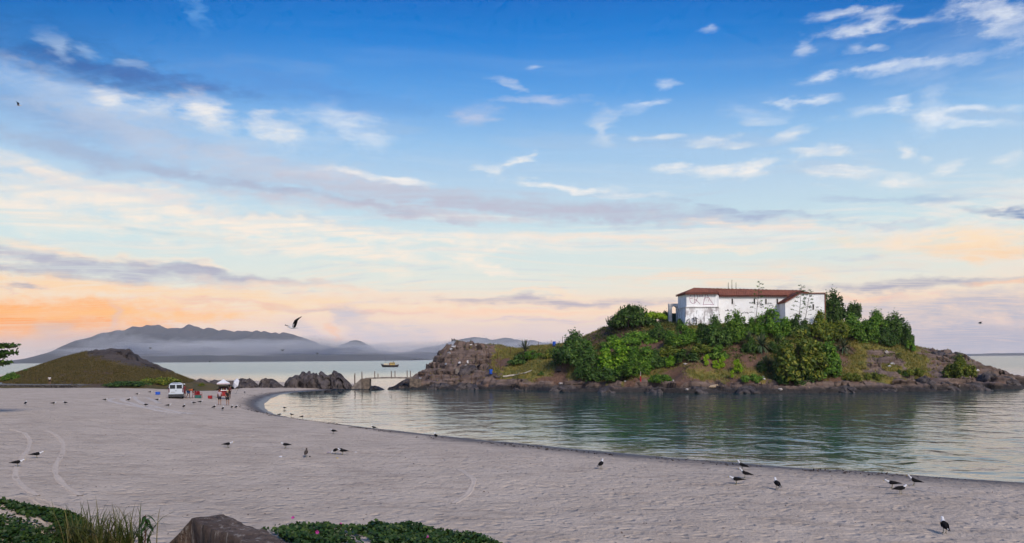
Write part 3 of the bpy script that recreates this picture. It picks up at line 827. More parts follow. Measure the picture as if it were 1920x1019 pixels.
def build_hill():
    xs = np.linspace(-128, -54, 210); ys = np.linspace(136, 222, 200)
    gx, gy = np.meshgrid(xs, ys)
    z0 = _hill(gx, gy)
    z = hill_h(gx, gy)
    m = terrain_mat('hill_ground', (0.075, 0.06, 0.055), (0.05, 0.04, 0.038), (0.11, 0.068, 0.045), (0.115, 0.076, 0.022), (0.062, 0.054, 0.016), wet=False)
    o = grid_mesh('hill', np.stack([gx, gy, z], -1), m)
    attr(o, 'rock', hill_rock(gx, gy, z0)); attr(o, 'grass', np.clip(0.72 + 0.4 * fbm(gx * 0.12, gy * 0.12, oc=3, seed=76), 0, 1))
    return tag(o, kind='structure')
hill = build_hill()
# ------------------------------------------------------------------ far mountains and coast
def range_mesh(name, prof, Y, depth, m, seed, nu=220, nv=46, base=-3.0):
    """a mountain range from its skyline; slopes run down to the sea in front and behind"""
    pxs = np.array([p[0] for p in prof], float); pys = np.array([p[1] for p in prof], float)
    u = np.linspace(pxs[0], pxs[-1], nu)
    top = np.array([W(a, np.interp(a, pxs, pys), Y) for a in u])
    v = np.linspace(-1, 1, nv)
    V = np.zeros((nv, nu, 3))
    for j, k in enumerate(v):
        x = top[:, 0]; y = Y + k * depth
        f = np.clip(1 - abs(k), 0, 1) ** 0.8
        h = np.maximum(top[:, 2], 0.5) * (1 + 0.035 * fbm(top[:, 0] / 60.0, top[:, 0] * 0, oc=3, seed=seed + 3))
        n_ = fbm(x / (depth * .45) + 3, np.full_like(x, y) / (depth * .6), oc=5, seed=seed)
        gul = 1 + 0.9 * n_ * f * (1 - f) * 2.2
        V[j, :, 0] = x * (1 + 0.35 * k * depth / Y)
        V[j, :, 1] = y
        V[j, :, 2] = base * (1 - f) + h * f * gul
    return tag(grid_mesh(name, V, m), kind='structure')
m_mtn = mat('mountain_woods', (0.028, 0.034, 0.03), (0.05, 0.048, 0.042), scale=0.006, rough=0.95, coord='Pos')
range_mesh('mountain', [(120, 672), (150, 664), (175, 653), (200, 640), (215, 628), (232, 618), (250, 612.5), (262, 611.5), (275, 610), (285, 609), (297, 605.5), (306, 609), (316, 613), (326, 611.5), (336, 610.5), (345, 611), (357, 606.5), (366, 610), (380, 614), (400, 613),
                        (420, 614.5), (440, 617), (460, 617.5), (480, 620), (500, 620), (515, 622), (530, 621), (548, 624), (565, 630), (580, 637), (595, 643), (610, 648), (625, 651), (635, 649.5), (650, 643), (660, 639), (668, 637.5), (676, 639), (690, 646), (702, 656), (720, 663), (750, 668), (790, 672)], 6200, 1500, m_mtn, 3)
range_mesh('mountain', [(560, 672), (620, 665), (690, 660), (720, 657), (745, 661), (770, 659), (800, 653), (825, 648), (850, 637), (868, 634), (890, 631.5), (910, 634), (930, 637), (955, 641), (975, 642), (1000, 640), (1020, 642), (1050, 648), (1100, 654), (1160, 658), (1250, 664), (1330, 669)], 9200, 1100, m_mtn, 9)
range_mesh('coast_hills', [(1760, 666.5), (1800, 664.2), (1830, 663.8), (1860, 663), (1890, 662.6), (1920, 662.8), (1980, 663), (2060, 665)], 7000, 500, m_mtn, 15, nu=120)

# the air: pale haze over the whole scene, and banks of sea fog lying against the far slopes
def haze_mat(name, col, dens):
    m = bpy.data.materials.new(name); m.use_nodes = True
    t = T(m.node_tree)
    p = t.n('ShaderNodeVolumePrincipled')
    p.inputs['Color'].default_value = col; p.inputs['Density'].default_value = dens
    p.inputs['Anisotropy'].default_value = 0.0
    t.t.links.new(p.outputs[0], t.n('ShaderNodeOutputMaterial').inputs['Volume'])
    return m
hz = MB().box((0, 5050, 147.5), (20400, 10700, 305)).build('haze', haze_mat('haze_air', (0.95, 0.93, 1.0, 1), 0.00007))
tag(hz, kind='stuff')
def fog(px, py, wpx, hpx, Y, dens, seed):
    c = W(px, py, Y); rx = wpx / 2 / FPX * Y; rz = hpx / 2 / FPX * Y; ry = rx * 0.45
    nu, nv = 64, 26
    th = np.linspace(0, 2 * np.pi, nu + 1); ph = np.linspace(-np.pi / 2, np.pi / 2, nv)
    T_, P_ = np.meshgrid(th, ph)
    d = np.stack([np.cos(P_) * np.cos(T_), np.cos(P_) * np.sin(T_), np.sin(P_)], -1)
    s_ = 1 + 0.5 * fbm(d[..., 0] * 5.0 + seed, d[..., 1] * 5.0, d[..., 2] * 2.0, oc=3, seed=seed)
    V = np.stack([c.x + rx * d[..., 0] * s_, c.y + ry * d[..., 1] * s_, np.maximum(c.z + rz * d[..., 2] * s_ * (1 + 0.5 * (d[..., 2] > 0)), 0.6)], -1)
    o = grid_mesh('fog_bank', V, haze_mat('fog', (0.97, 0.96, 0.97, 1), dens))
    tag(o, kind='stuff')
for k, f in enumerate([(430, 656, 560, 20, 4300, 0.0028), (330, 648, 220, 16, 4150, 0.0026), (560, 648, 230, 18, 4100, 0.0027), (205, 652, 150, 34, 4000, 0.0027), (250, 636, 70, 14, 3900, 0.0024), (640, 660, 240, 12, 4200, 0.0024),
                       (800, 655, 300, 16, 5600, 0.0018), (590, 638, 60, 12, 3950, 0.0024), (480, 641, 80, 9, 3850, 0.0021), (900, 648, 260, 16, 5700, 0.0016), (1030, 652, 240, 18, 5800, 0.0015), (235, 622, 40, 8, 3800, 0.0020), (540, 640, 60, 9, 3800, 0.0021), (390, 646, 90, 8, 3800, 0.0018), (700, 652, 160, 10, 4600, 0.0018)]):
    fog(*f, seed=11 + k)

# ------------------------------------------------------------------ fort
m_white = bpy.data.materials.new('limewash'); m_white.use_nodes = True
def build_limewash(m, grime):
    t = T(m.node_tree)
    pos = t.n('ShaderNodeNewGeometry').outputs['Position']
    p = t.n('ShaderNodeBsdfPrincipled')
    n1 = t.noise(pos, 0.7, 6.0, 0.65); n2 = t.noise(t.mapping(pos, scale=(2.2, 2.2, 0.22)), 1.0, 5.0, 0.7); n3 = t.noise(pos, 3.5, 5.0, 0.7)
    c = t.mix(t.mapr(n1, 0.35, 0.7), (0.84, 0.85, 0.87, 1), (0.74, 0.73, 0.73, 1))
    c = t.mix(t.mapr(n3, 0.60, 0.75, 0.0, 0.35), c, (0.45, 0.42, 0.40, 1))
    if grime:   # black weathering that runs down from the ledge
        c = t.mix(t.mapr(n2, 0.47, 0.62, 0.0, 0.8), c, (0.12, 0.105, 0.11, 1))
        c = t.mix(t.mapr(n1, 0.5, 0.62, 0.0, 0.5), c, (0.30, 0.26, 0.27, 1))
    else:
        c = t.mix(t.mapr(n2, 0.55, 0.70, 0.0, 0.5), c, (0.42, 0.40, 0.41, 1))
    t.put(p.inputs['Base Color'], c); p.inputs['Roughness'].default_value = 0.9; p.inputs['Specular IOR Level'].default_value = 0.2
    b = t.n('ShaderNodeBump'); b.inputs['Distance'].default_value = 0.06; t.put(b.inputs['Height'], n3)
    t.t.links.new(b.outputs[0], p.inputs['Normal'])
    t.t.links.new(p.outputs[0], t.n('ShaderNodeOutputMaterial').inputs[0])
build_limewash(m_white, False)
m_grime = bpy.data.materials.new('weathered_limewash'); m_grime.use_nodes = True
build_limewash(m_grime, True)
m_tile = mat('clay_tile', (0.23, 0.085, 0.055), (0.11, 0.042, 0.032), scale=1.6, rough=0.85, lo=0.3, hi=0.7, coord='Pos')
m_tile2 = mat('clay_coping', (0.26, 0.09, 0.06), (0.13, 0.05, 0.04), scale=2.5, rough=0.9, coord='Pos')
m_dark = mat('dark_opening', (0.012, 0.012, 0.014), rough=0.9)
m_trim = mat('lime_trim', (0.74, 0.73, 0.72), (0.55, 0.52, 0.50), scale=1.2, rough=0.9, coord='Pos')
m_iron = mat('rusty_iron', (0.06, 0.035, 0.028), (0.12, 0.055, 0.035), scale=4, rough=0.8)
m_pole = mat('weathered_pole', (0.20, 0.15, 0.06), (0.12, 0.09, 0.05), scale=4, rough=0.7)
m_spray1 = mat('purple_spray_paint', (0.30, 0.12, 0.20), rough=0.7)
m_spray2 = mat('black_spray_paint', (0.03, 0.03, 0.04), rough=0.7)

fort = empty('fort', tuple(W(1400, 615, 166)), label='long white fort with red tiled roof on top of the island', cat='fort')
FT = fort.location.copy()
def fl(v):     # world point -> fort's own coordinates
    return Vector(v) - FT
def FX(px, Y):
    return (px - 960) / FPX * Y
YB, YM, YW = 156.0, 160.0, 156.5       # front planes: bastion, curtain wall, right wing
zt_b = W(1315, 551, YB).z; zt_m = W(1410, 555, YM).z; zt_w = W(1525, 550, YW).z
zl_b = W(1315, 577, YB).z              # ledge on the bastion
def wall_prism(name, poly, h0, h1, m, parent=fort):
    q = [fl((p[0], p[1], 0)) for p in poly]
    mb = MB().prism([(v.x, v.y) for v in q], h0 - FT.z if not isinstance(h0, list) else [h - FT.z for h in h0], [h - FT.z for h in h1] if isinstance(h1, list) else h1 - FT.z)
    return mb.build(name, m, parent)
zb = 9.5
bas = [(FX(1272, 161), 161), (FX(1288, YB), YB), (FX(1345, YB), YB), (FX(1349, 159.98), 159.98), (FX(1349, 172), 172), (FX(1272, 172), 172)]
o = wall_prism('bastion_wall', bas, zl_b, zt_b, m_white)
bl = [(FX(1272, 161) - .25, 160.9), (FX(1288, YB) - .2, YB - .25), (FX(1345, YB) + .15, YB - .25), (FX(1349, 160) - .02, 159.97), (FX(1349, 172) - .02, 171.9), (FX(1272, 172) - .25, 171.9)]
# battered foot of the bastion: wider at the bottom
mb = MB(); n_ = len(bl)
low = [(x + (x - FX(1315, 165)) * 0.10, y + (y - 166) * 0.10) for (x, y) in bl]
vv = [fl((p[0], p[1], zb)) for p in low] + [fl((p[0], p[1], zl_b + 0.003)) for p in bl]
mb.add(vv, [tuple(range(n_ - 1, -1, -1)), tuple(range(n_, 2 * n_))] + [(i, (i + 1) % n_, n_ + (i + 1) % n_, n_ + i) for i in range(n_)])
foot = mb.build('battered_foot', m_grime, fort)
foot['label'] = 'lower bastion wall streaked with black grime'
led = [(x + (x - FX(1315, 165)) * 0.02, y + (y - 166) * 0.02) for (x, y) in bl]
wall_prism('ledge', led, zl_b + 0.006, zl_b + 0.16, m_trim)
wall_prism('curtain_wall', [(FX(1349, YM), YM), (FX(1477, YM), YM), (FX(1477, 172), 172), (FX(1349.2, 172), 171.9)], zb, zt_m, m_white)
wx0, wx1, wx2 = FX(1473, YW), FX(1502, YW), FX(1547, YW)
zs = W(1473, 566, YW).z
wp = [(wx0, YW), (wx1, YW), (wx2, YW), (wx2, 172), (wx1, 172), (wx0, 172)]
q = [fl((p[0], p[1], 0)) for p in wp]
hh = [zs, zt_w + .12, zt_w - .1, zt_w - .1, zt_w + .12, zs]
mb = MB()
for a, b_ in (((0, 1, 4, 5), 0), ((1, 2, 3, 4), 0)):
    mb.prism([(q[i].x, q[i].y) for i in a], zb - FT.z, [hh[i] - FT.z for i in a])
mb.build('wing_wall', m_white, fort)

def tiled(name, A, B, C, D, parent=fort, pitch=0.42, m=m_tile):
    """barrel tiles on the plane A-B (eave) to D-C (ridge)"""
    A, B, C, D = [Vector(v) for v in (A, B, C, D)]
    n_ = max(4, int((B - A).length / pitch)); k = 4
    rows = max(2, int(max((D - A).length, (C - B).length) / 0.55))
    nor = (B - A).cross(D - A).normalized()
    if nor.z < 0: nor = -nor
    us = np.linspace(0, 1, n_ * k + 1)
    nA, nB, nC, nD, nN = [np.array(q) for q in (A, B, C, D, nor)]
    V = []
    for r in range(rows):
        jit = 0.025 * vn(us * n_, np.full_like(us, r * 1.0), seed=5)
        for e in (0.0, 0.94):
            v_ = (r + e) / rows if not (r == rows - 1 and e > 0) else 1.0
            U = us[:, None]
            p = (nA + (nB - nA) * U) * (1 - v_) + (nD + (nC - nD) * U) * v_
            V.append(p + nN * (0.10 * (0.5 + 0.5 * np.cos(2 * np.pi * us * n_)) + (0.05 if e == 0 else 0.0) + jit)[:, None])
    V = np.array(V)
    o = grid_mesh(name, V, m, parent, smooth=False)
    # the boards under the tiles give the roof its thickness
    mb = MB()
    q = [A, B, C, D]
    mb.add([p - nor * 0.02 for p in q] + [p - nor * 0.22 for p in q], [(0, 1, 2, 3), (7, 6, 5, 4), (0, 4, 5, 1), (1, 5, 6, 2), (2, 6, 7, 3), (3, 7, 4, 0)])
    mb.build('eave_board', m_tile2, o)
    return o
ze_b, ze_m = zt_b + 0.05, zt_m + 0.05
rl = fl(W(1303, 540.5, 164)); rr = fl(W(1338, 541.5, 164)); rm = fl(W(1340, 543, 165)); rr2 = fl(W(1507, 545, 165))
eL0 = fl((FX(1267.5, 161.5), 161.5, ze_b)); eL1 = fl((FX(1286, YB - .6), YB - .6, ze_b)); eB1 = fl((FX(1347, YB - .6), YB - .6, ze_b))
tiled('hip_roof', eL1, eB1, rr, rl)
tiled('hip_roof', eL0, eL1, rl, rl + Vector((0.05, 0.05, 0)))
tiled('hip_roof', eB1, fl((FX(1349, YM - .5), YM - .5, ze_m)), rr + Vector((0.3, .2, 0)), rr)
tiled('main_roof', fl((FX(1347, YM - .5), YM - .5, ze_m)), fl((FX(1478, YM - .5), YM - .5, ze_m - .1)), rr2 + Vector((-1.5, 0, 0)), rm)
tiled('back_roof', fl((FX(1300, 174), 174, ze_m)), fl((FX(1500, 174), 174, ze_m)), rr2, rl, pitch=0.8)
tiled('wing_roof', fl((wx0 - .35, YW - .35, zs - .1)), fl((wx0 - .35, 166, zs - .1)), fl((wx1 + .1, 166, zt_w + .28)), fl((wx1 + .1, YW - .35, zt_w + .28)))
tiled('wing_roof', fl((wx1 + .1, YW - .35, zt_w + .27)), fl((wx1 + .1, 166, zt_w + .27)), fl((wx1 + 1.6, 166, zt_w + .05)), fl((wx1 + 1.6, YW - .35, zt_w + .05)))
MB().box(fl(((wx1 + 1.6 + wx2 + .25) / 2, YW + .1, zt_w - .02)), (wx2 + .25 - wx1 - 1.6, 0.75, 0.16)).build('coping', m_tile2, fort)
MB().box(fl((wx2 + .06, 164, zt_w - .04)), (0.45, 14, 0.16)).build('coping', m_tile2, fort)
MB().box(fl((wx2 + .06, YW - .02, (zt_w + 12.5) / 2)), (0.16, 0.12, zt_w - 12.5)).build('downpipe', m_tile2, fort)
# rafter ends under the eave
for k in range(34):
    px_ = 1350 + k * 3.8
    MB().box(fl((FX(px_, YM - .25), YM - .25, zt_m - .12)), (0.14, 0.5, 0.14)).build('rafter_end', m_dark, fort)
# loophole windows
def slit(px, py, Y, w=0.28, h=1.05):
    c = W(px, py, Y)
    f = MB()
    for sx in (-1, 1):
        f.box(fl((c.x + sx * (w / 2 + .035), Y - .015, c.z)), (0.07, 0.08, h + .14))
    f.box(fl((c.x, Y - .015, c.z - h / 2 - .035)), (w, 0.08, 0.07)); f.box(fl((c.x, Y - .015, c.z + h / 2 + .035)), (w, 0.08, 0.07))
    o = f.build('window', m_trim, fort)
    MB().box(fl((c.x, Y - .004, c.z)), (w, 0.02, h)).build('pane', m_dark, o)
for (a, b_, Y_) in ((1373, 565.5, YM), (1414.5, 565.5, YM), (1436, 565.5, YM), (1457.3, 565.5, YM), (1524.6, 576, YW)):
    slit(a, b_, Y_)
# arched gateway on the left
gx0, gx1, gy = FX(1254.5, 162), FX(1274, 162), 162.0
zg0, zg1 = W(1263, 606, 162).z, W(1263, 570, 162).z
f = MB()
xa, xb = gx0 + .55, gx0 + 1.55
f.box(fl(((gx0 + xa) / 2, gy, (zg0 + zg1) / 2)), (xa - gx0, 1.2, zg1 - zg0))
f.box(fl(((xb + gx1) / 2, gy, (zg0 + zg1) / 2)), (gx1 - xb, 1.2, zg1 - zg0))
for k in range(8):   # arch ring
    a0 = math.pi * k / 8; a1 = math.pi * (k + 1) / 8
    xm = (xa + xb) / 2; r_ = (xb - xa) / 2
    p0 = (xm - r_ * math.cos(a0), zg1 - 1.0 + r_ * math.sin(a0)); p1 = (xm - r_ * math.cos(a1), zg1 - 1.0 + r_ * math.sin(a1))
    v = [fl((p0[0], gy - .6, p0[1])), fl((p1[0], gy - .6, p1[1])), fl((p1[0], gy - .6, zg1)), fl((p0[0], gy - .6, zg1)), fl((p0[0], gy + .6, p0[1])), fl((p1[0], gy + .6, p1[1])), fl((p1[0], gy + .6, zg1)), fl((p0[0], gy + .6, zg1))]
    f.add(v, [(0, 1, 2, 3), (7, 6, 5, 4), (0, 4, 5, 1), (3, 2, 6, 7)])
f.build('gateway', m_trim, fort)
MB().box(fl(((xa + xb) / 2, gy + .5, zg0 + .9)), (xb - xa, 0.08, 2.2)).build('gate', mat('green_gate', (0.02, 0.07, 0.05), rough=0.6), fort)
# graffiti: sprayed strokes a few millimetres proud of the wall
def stroke(pts_, Y, m, w=0.08, name='graffiti'):
    P_ = [Vector(W(1220 + a / 5.333, 510 + b / 5.333, Y)) for a, b in pts_]
    v = []; fc = []
    for i, p in enumerate(P_):
        d = P_[min(i + 1, len(P_) - 1)] - P_[max(i - 1, 0)]
        n2 = Vector((-d.z, 0, d.x)).normalized() * w / 2
        v += [fl(p + n2), fl(p - n2)]
    for i in range(len(P_) - 1):
        fc.append((2 * i, 2 * i + 1, 2 * i + 3, 2 * i + 2))
    o = mesh_np(name, v, fc, m, fort)
    sm = o.modifiers.new('thick', 'SOLIDIFY'); sm.thickness = 0.006; sm.offset = 0
YG = YB - .012
for s_ in ([(430, 224), (402, 226), (390, 262), (396, 300), (418, 318), (446, 310), (462, 280)], [(392, 270), (425, 262)], [(430, 232), (446, 222), (468, 232), (470, 262), (450, 284), (436, 276), (462, 290), (492, 320)],
           [(438, 318), (440, 232)], [(478, 232), (490, 224), (496, 234), (480, 250), (500, 248)], [(504, 232), (514, 224), (520, 234), (506, 250), (524, 247)],
           [(552, 218), (540, 268), (524, 330)], [(524, 330), (575, 327), (630, 330)], [(630, 330), (590, 275), (556, 216)], [(530, 285), (545, 250), (556, 292), (568, 250), (578, 296), (590, 262)], [(536, 262), (575, 258)]):
    stroke(s_, YG, m_spray1)
for s_ in ([(388, 470), (366, 482), (364, 504), (380, 516), (394, 506), (392, 494)], [(404, 512), (408, 506)], [(424, 515), (430, 456), (446, 452), (452, 478), (434, 484), (462, 490), (458, 516), (426, 516)], [(410, 470), (438, 462), (470, 470)], [(455, 456), (462, 520)]):
    stroke(s_, YB - .98, m_spray2, 0.13)
for s_ in ([(296, 250), (306, 236), (312, 252), (298, 276), (294, 300), (310, 306), (318, 290)], [(330, 232), (344, 240), (338, 262), (332, 268), (348, 276), (344, 300), (330, 302)]):
    P_ = []
    for a, b_ in s_:
        k_ = (a - 275) / (363 - 275); Y_ = 161 + (YB - 161) * k_ - .04
        P_.append(Vector(W(1220 + a / 5.333, 510 + b_ / 5.333, Y_)))
    v = []; fc = []
    for i, p in enumerate(P_):
        d = P_[min(i + 1, len(P_) - 1)] - P_[max(i - 1, 0)]
        n2 = Vector((-d.z, 0, d.x)).normalized() * .05
        v += [fl(p + n2), fl(p - n2)]
    for i in range(len(P_) - 1):
        fc.append((2 * i, 2 * i + 1, 2 * i + 3, 2 * i + 2))
    mesh_np('graffiti', v, fc, m_spray1, fort)
rs = random.Random(4)
for (x0, y0, n_, w_, h_) in ((1062, 300, 4, 16, 34), (1090, 345, 3, 14, 16), (1166, 305, 3, 18, 22), (1186, 330, 3, 14, 10), (1285, 312, 3, 14, 24), (920, 400, 4, 16, 18), (985, 300, 2, 14, 20), (745, 372, 3, 14, 20), (800, 375, 1, 16, 16), (985, 400, 3, 16, 10), (1100, 322, 2, 14, 24)):
    for j in range(n_):
        x_ = x0 + j * w_
        stroke([(x_ + rs.uniform(-3, 3), y0 + rs.uniform(0, h_)) for _ in range(2)] + [(x_ + w_ * .5 + rs.uniform(-4, 4), y0 + rs.uniform(0, h_)), (x_ + w_ * .8, y0 + rs.uniform(0, h_)), (x_ + w_ * .6, y0 + h_ * .8)], YM - .012, m_spray2, 0.085)
for (x0, y0, n_, w_, h_) in ((1585, 338, 2, 14, 30), (1648, 346, 3, 12, 24), (1578, 422, 3, 12, 8), (1560, 462, 2, 14, 20), (1625, 455, 2, 12, 16), (1575, 510, 1, 14, 14), (1425, 345, 1, 14, 8)):
    for j in range(n_):
        x_ = x0 + j * w_
        stroke([(x_ + rs.uniform(-3, 3), y0 + rs.uniform(0, h_)) for _ in range(2)] + [(x_ + w_ * .6, y0 + rs.uniform(0, h_)), (x_ + w_ * .7, y0 + rs.uniform(0, h_))], YW - .012, m_spray2, 0.085)
# flag poles
for (a, b0, b1) in ((1365.5, 531, 546), (1372.3, 525.5, 546), (1380, 531, 546)):
    p0, p1 = W(a, b1, 166), W(a, b0, 166)
    MB().tube([fl(p0), fl(p1)], [0.07, 0.05]).tube([fl(p1), fl(p1 + Vector((0, 0, .1)))], [0.08, 0.02]).build('flag_pole', m_pole, fort)

# ------------------------------------------------------------------ sea rocks between beach and island
m_rock = mat('sea_rock', (0.105, 0.086, 0.084), (0.042, 0.034, 0.036), scale=0.9, rough=0.85, bump=0.35, bscale=1.6, coord='Pos', stretch=(1, 1, 0.45))
m_rockd = mat('wet_rock', (0.035, 0.030, 0.032), (0.018, 0.016, 0.018), scale=1.2, rough=0.45, bump=0.2, bscale=2.5, coord='Pos')
def ridge_rock(name, prof, Y, thick, label, seed, m=m_rock, base=-1.0, rough=0.6, dens=7.0, strat=0.35, group=None):
    pxs = np.array([p[0] for p in prof], float); pys = np.array([p[1] for p in prof], float)
    n_ = max(14, int((pxs[-1] - pxs[0]) / FPX * Y * dens)); nv = 27
    u = np.linspace(pxs[0], pxs[-1], n_)
    top = np.array([W(a, np.interp(a, pxs, pys), Y) for a in u])
    V = np.zeros((nv, n_, 3))
    k = np.linspace(0, 1, nv)
    endf = np.clip(np.minimum(u - u[0], u[-1] - u) / (u[-1] - u[0]) * 7, 0.12, 1) ** 0.5
    for j in range(nv):
        w = k[j] * math.pi
        ca, sa = math.cos(w), math.sin(w)
        off = -np.sign(ca) * abs(ca) ** 0.8 * thick / 2 * endf
        hz_ = base + (top[:, 2] - base) * abs(sa) ** 0.75
        x = top[:, 0]; y = Y + off
        n1 = fbm(x * .55 + y * .12, y * 0.55, hz_ * .35, oc=4, seed=seed); n2 = fbm(x * 2.2 + hz_ * strat * 2, y * 2.2, hz_ * .7, oc=3, seed=seed + 5)
        # joints: broken, leaning slabs that stand at different heights
        sl = np.floor(x * 1.1 + hz_ * strat + .5 * n1); jit = _h(sl, sl * 0 + 3, sl * 0, seed)
        sl2 = np.floor(x * 2.7 - hz_ * strat * .5); jit2 = _h(sl2, sl2 * 0 + 9, np.floor(hz_ * .8 + sl2 * .3), seed + 2)
        top_f = (top[:, 2] - base) / max(float((top[:, 2] - base).max()), .1)
        V[j, :, 0] = x + 0.5 * n2 * rough * (0.2 if j == nv // 2 else 1.0)
        V[j, :, 1] = y + (n1 * 1.6 + jit * 1.3 + jit2 * .5) * rough * (abs(ca) ** .4 + .15)
        V[j, :, 2] = hz_ - (np.abs(jit) * .8 + np.abs(jit2) * .6 + np.abs(n2) * .3) * rough * 1.5 * abs(sa) * top_f * (0.15 if j == nv // 2 else 1.0)
    o = grid_mesh(name, V, m, smooth=False)
    return tag(o, label, 'rock', group)
GR = 'rocks between the beach and the island'
ridge_rock('rock', [(534, 729), (536, 716), (542, 707), (548, 707), (553, 703), (561, 703), (564, 700), (565, 696.5), (569, 696), (572, 697), (573.5, 699.5), (577, 698), (579, 694.5), (582, 695), (583.5, 700.5), (588, 698), (590, 700), (594, 698.5), (597, 703), (599, 703), (600.5, 696), (604, 695.5), (607, 698), (612, 702), (615, 704), (618, 701.5), (622, 700.5), (624, 704), (625.5, 694), (629, 694.5), (633, 697), (640, 700), (646, 708), (652, 714), (657, 719), (661, 729)], 166, 7.5, 'tall jagged grey rock with pinnacles left of the footbridge steps', 101, group=GR, rough=.55, dens=8)
ridge_rock('rock', [(484, 728), (486, 715), (490, 710.5), (498, 708.5), (508, 709), (518, 713), (526, 720), (534, 728)], 165, 6, 'smooth-backed rounded rock just left of the jagged pinnacle rock', 102, group=GR)
ridge_rock('rock', [(443, 727), (445, 712), (448, 709.5), (455, 708), (462, 710.5), (468, 708), (470, 710), (478, 715), (486, 728)], 163, 5, 'low dark rock rising directly behind the white parasol', 103, group=GR)
ridge_rock('rock', [(390, 719), (394, 713.5), (402, 711.5), (410, 713), (418, 712), (428, 714), (437, 713), (446, 721)], 166, 4, 'low dark rock ridge behind the red cart', 104, group=GR)
ridge_rock('rock', [(366, 717), (370, 711.5), (377, 709), (384, 711), (391, 717)], 170, 4, 'small dark rock on the skyline between the van and the cart', 105, group=GR)
ridge_rock('rock', [(330, 716), (336, 712), (345, 711), (356, 711.5), (368, 716)], 172, 4, 'thin rock ledge at the foot of the grassy hill', 106, group=GR)
ridge_rock('rock', [(500, 733), (515, 730), (540, 729), (580, 728.5), (620, 728.5), (660, 729), (700, 729.5), (722, 731.5)], 161, 7, 'long flat wet rock shelf at the foot of the jagged rock', 107, m=m_rockd, base=-0.6, group=GR)
ridge_rock('rock', [(606, 739), (608, 731), (613, 730), (619, 731), (623, 736), (625, 739)], 146, 2.4, 'small black boulder standing in the shallow bay water', 108, m=m_rockd, group=GR)
ridge_rock('rock', [(690, 730), (695, 724), (702, 722.5), (710, 724.5), (718, 728), (724, 731)], 160, 4, 'low black rock below the left end of the footbridge', 109, m=m_rockd, group=GR)
ridge_rock('rock', [(726, 731), (730, 726), (737, 723.5), (744, 725), (750, 729), (753, 731)], 161, 3.4, 'small black rock under the right half of the footbridge', 110, m=m_rockd, group=GR)
ridge_rock('rock', [(728, 730), (740, 723), (752, 714), (764, 709), (772, 709.5), (776, 718), (778, 730)], 168, 6, 'slanting grey slab carrying the right end of the footbridge', 111, group=GR)
ridge_rock('rock', [(634, 735.4), (637, 733.4), (641, 733), (645, 735.4)], 146, 1.5, 'tiny black rock beside the boulder in the bay', 112, m=m_rockd, group=GR)
ridge_rock('rock', [(688, 738.6), (694, 737), (701, 736.8), (706, 738.6)], 143, 1.2, 'flat black rock awash in the bay below the footbridge', 113, m=m_rockd, group=GR)

HR = 'rock outcrops on the left hill'
m_hrock = mat('hill_rock', (0.06, 0.048, 0.046), (0.028, 0.022, 0.022), scale=1.0, rough=0.9, bump=0.3, bscale=2.0, coord='Pos')
ridge_rock('rock', [(163, 668), (166, 659.5), (172, 658), (178, 659.5), (186, 659), (196, 658), (206, 656.8), (218, 656.5), (230, 656.2), (240, 657), (247, 659.5), (252, 665), (258, 668), (261, 675), (264, 684)], 178, 6, 'dark flat-topped rock outcrop crowning the left hill', 131, m=m_hrock, base=4.5, group=HR)
ridge_rock('rock', [(250, 690), (256, 678), (264, 680.5), (272, 682), (280, 683), (288, 683.5), (294, 684), (296, 690), (298, 697)], 177, 5, 'squared rock ledge stepping down the right end of the hill', 132, m=m_hrock, base=3.0, group=HR)
ridge_rock('rock', [(143, 677), (147, 672.5), (155, 671.5), (163, 673), (168, 677)], 172, 2.5, 'small dark rock poking from the upper grass of the hill', 133, m=m_hrock, base=4.0, group=HR)
ridge_rock('rock', [(297, 702), (302, 696), (309, 697), (314, 703)], 172, 3, 'dark rock at the seaward tip of the hill', 134, m=m_hrock, base=1.0, group=HR)

# ------------------------------------------------------------------ footbridge
m_conc = mat('old_concrete', (0.26, 0.22, 0.19), (0.13, 0.105, 0.095), scale=1.4, rough=0.9, bump=0.08, coord='Pos')
m_ab = mat('rubble_masonry', (0.20, 0.155, 0.12), (0.085, 0.065, 0.055), scale=1.8, rough=0.9, bump=0.15, coord='Pos')
YBR = 165.0
bx = lambda a: FX(a, YBR)
zd = W(725, 708.5, YBR).z
br = empty('footbridge', (bx(715), YBR, 0), label='narrow concrete footbridge with steps and iron posts between the rocks and the island', cat='footbridge')
B0 = br.location.copy()
MB().prism([(bx(679) - B0.x, -1.1), (bx(694) - B0.x, -1.1), (bx(694) - B0.x, 1.1), (bx(679) - B0.x, 1.1)], -0.8, zd - .15).build('abutment', m_ab, br)
MB().prism([(bx(769) - B0.x, -1.2), (bx(790) - B0.x, -1.2), (bx(790) - B0.x, 1.6), (bx(769) - B0.x, 1.6)], -0.8, [zd - .1, zd - .35, zd - .35, zd - .1]).build('abutment', m_ab, br)
mb = MB(); n_ = 8
for k in range(n_):
    xa = bx(660.5) + (bx(679) - bx(660.5)) * k / n_
    xb = bx(660.5) + (bx(679) - bx(660.5)) * (k + 1) / n_
    h_ = 0.35 + (zd - .25 - .35) * (k + 1) / n_
    MB().box(((xa + xb) / 2 - B0.x, 0, h_ / 2 - .4), (xb - xa - .01, 1.9, h_ + .8)).build('step', m_conc, br)
v = []
xs_ = np.linspace(bx(686), bx(775), 12)
mb = MB()
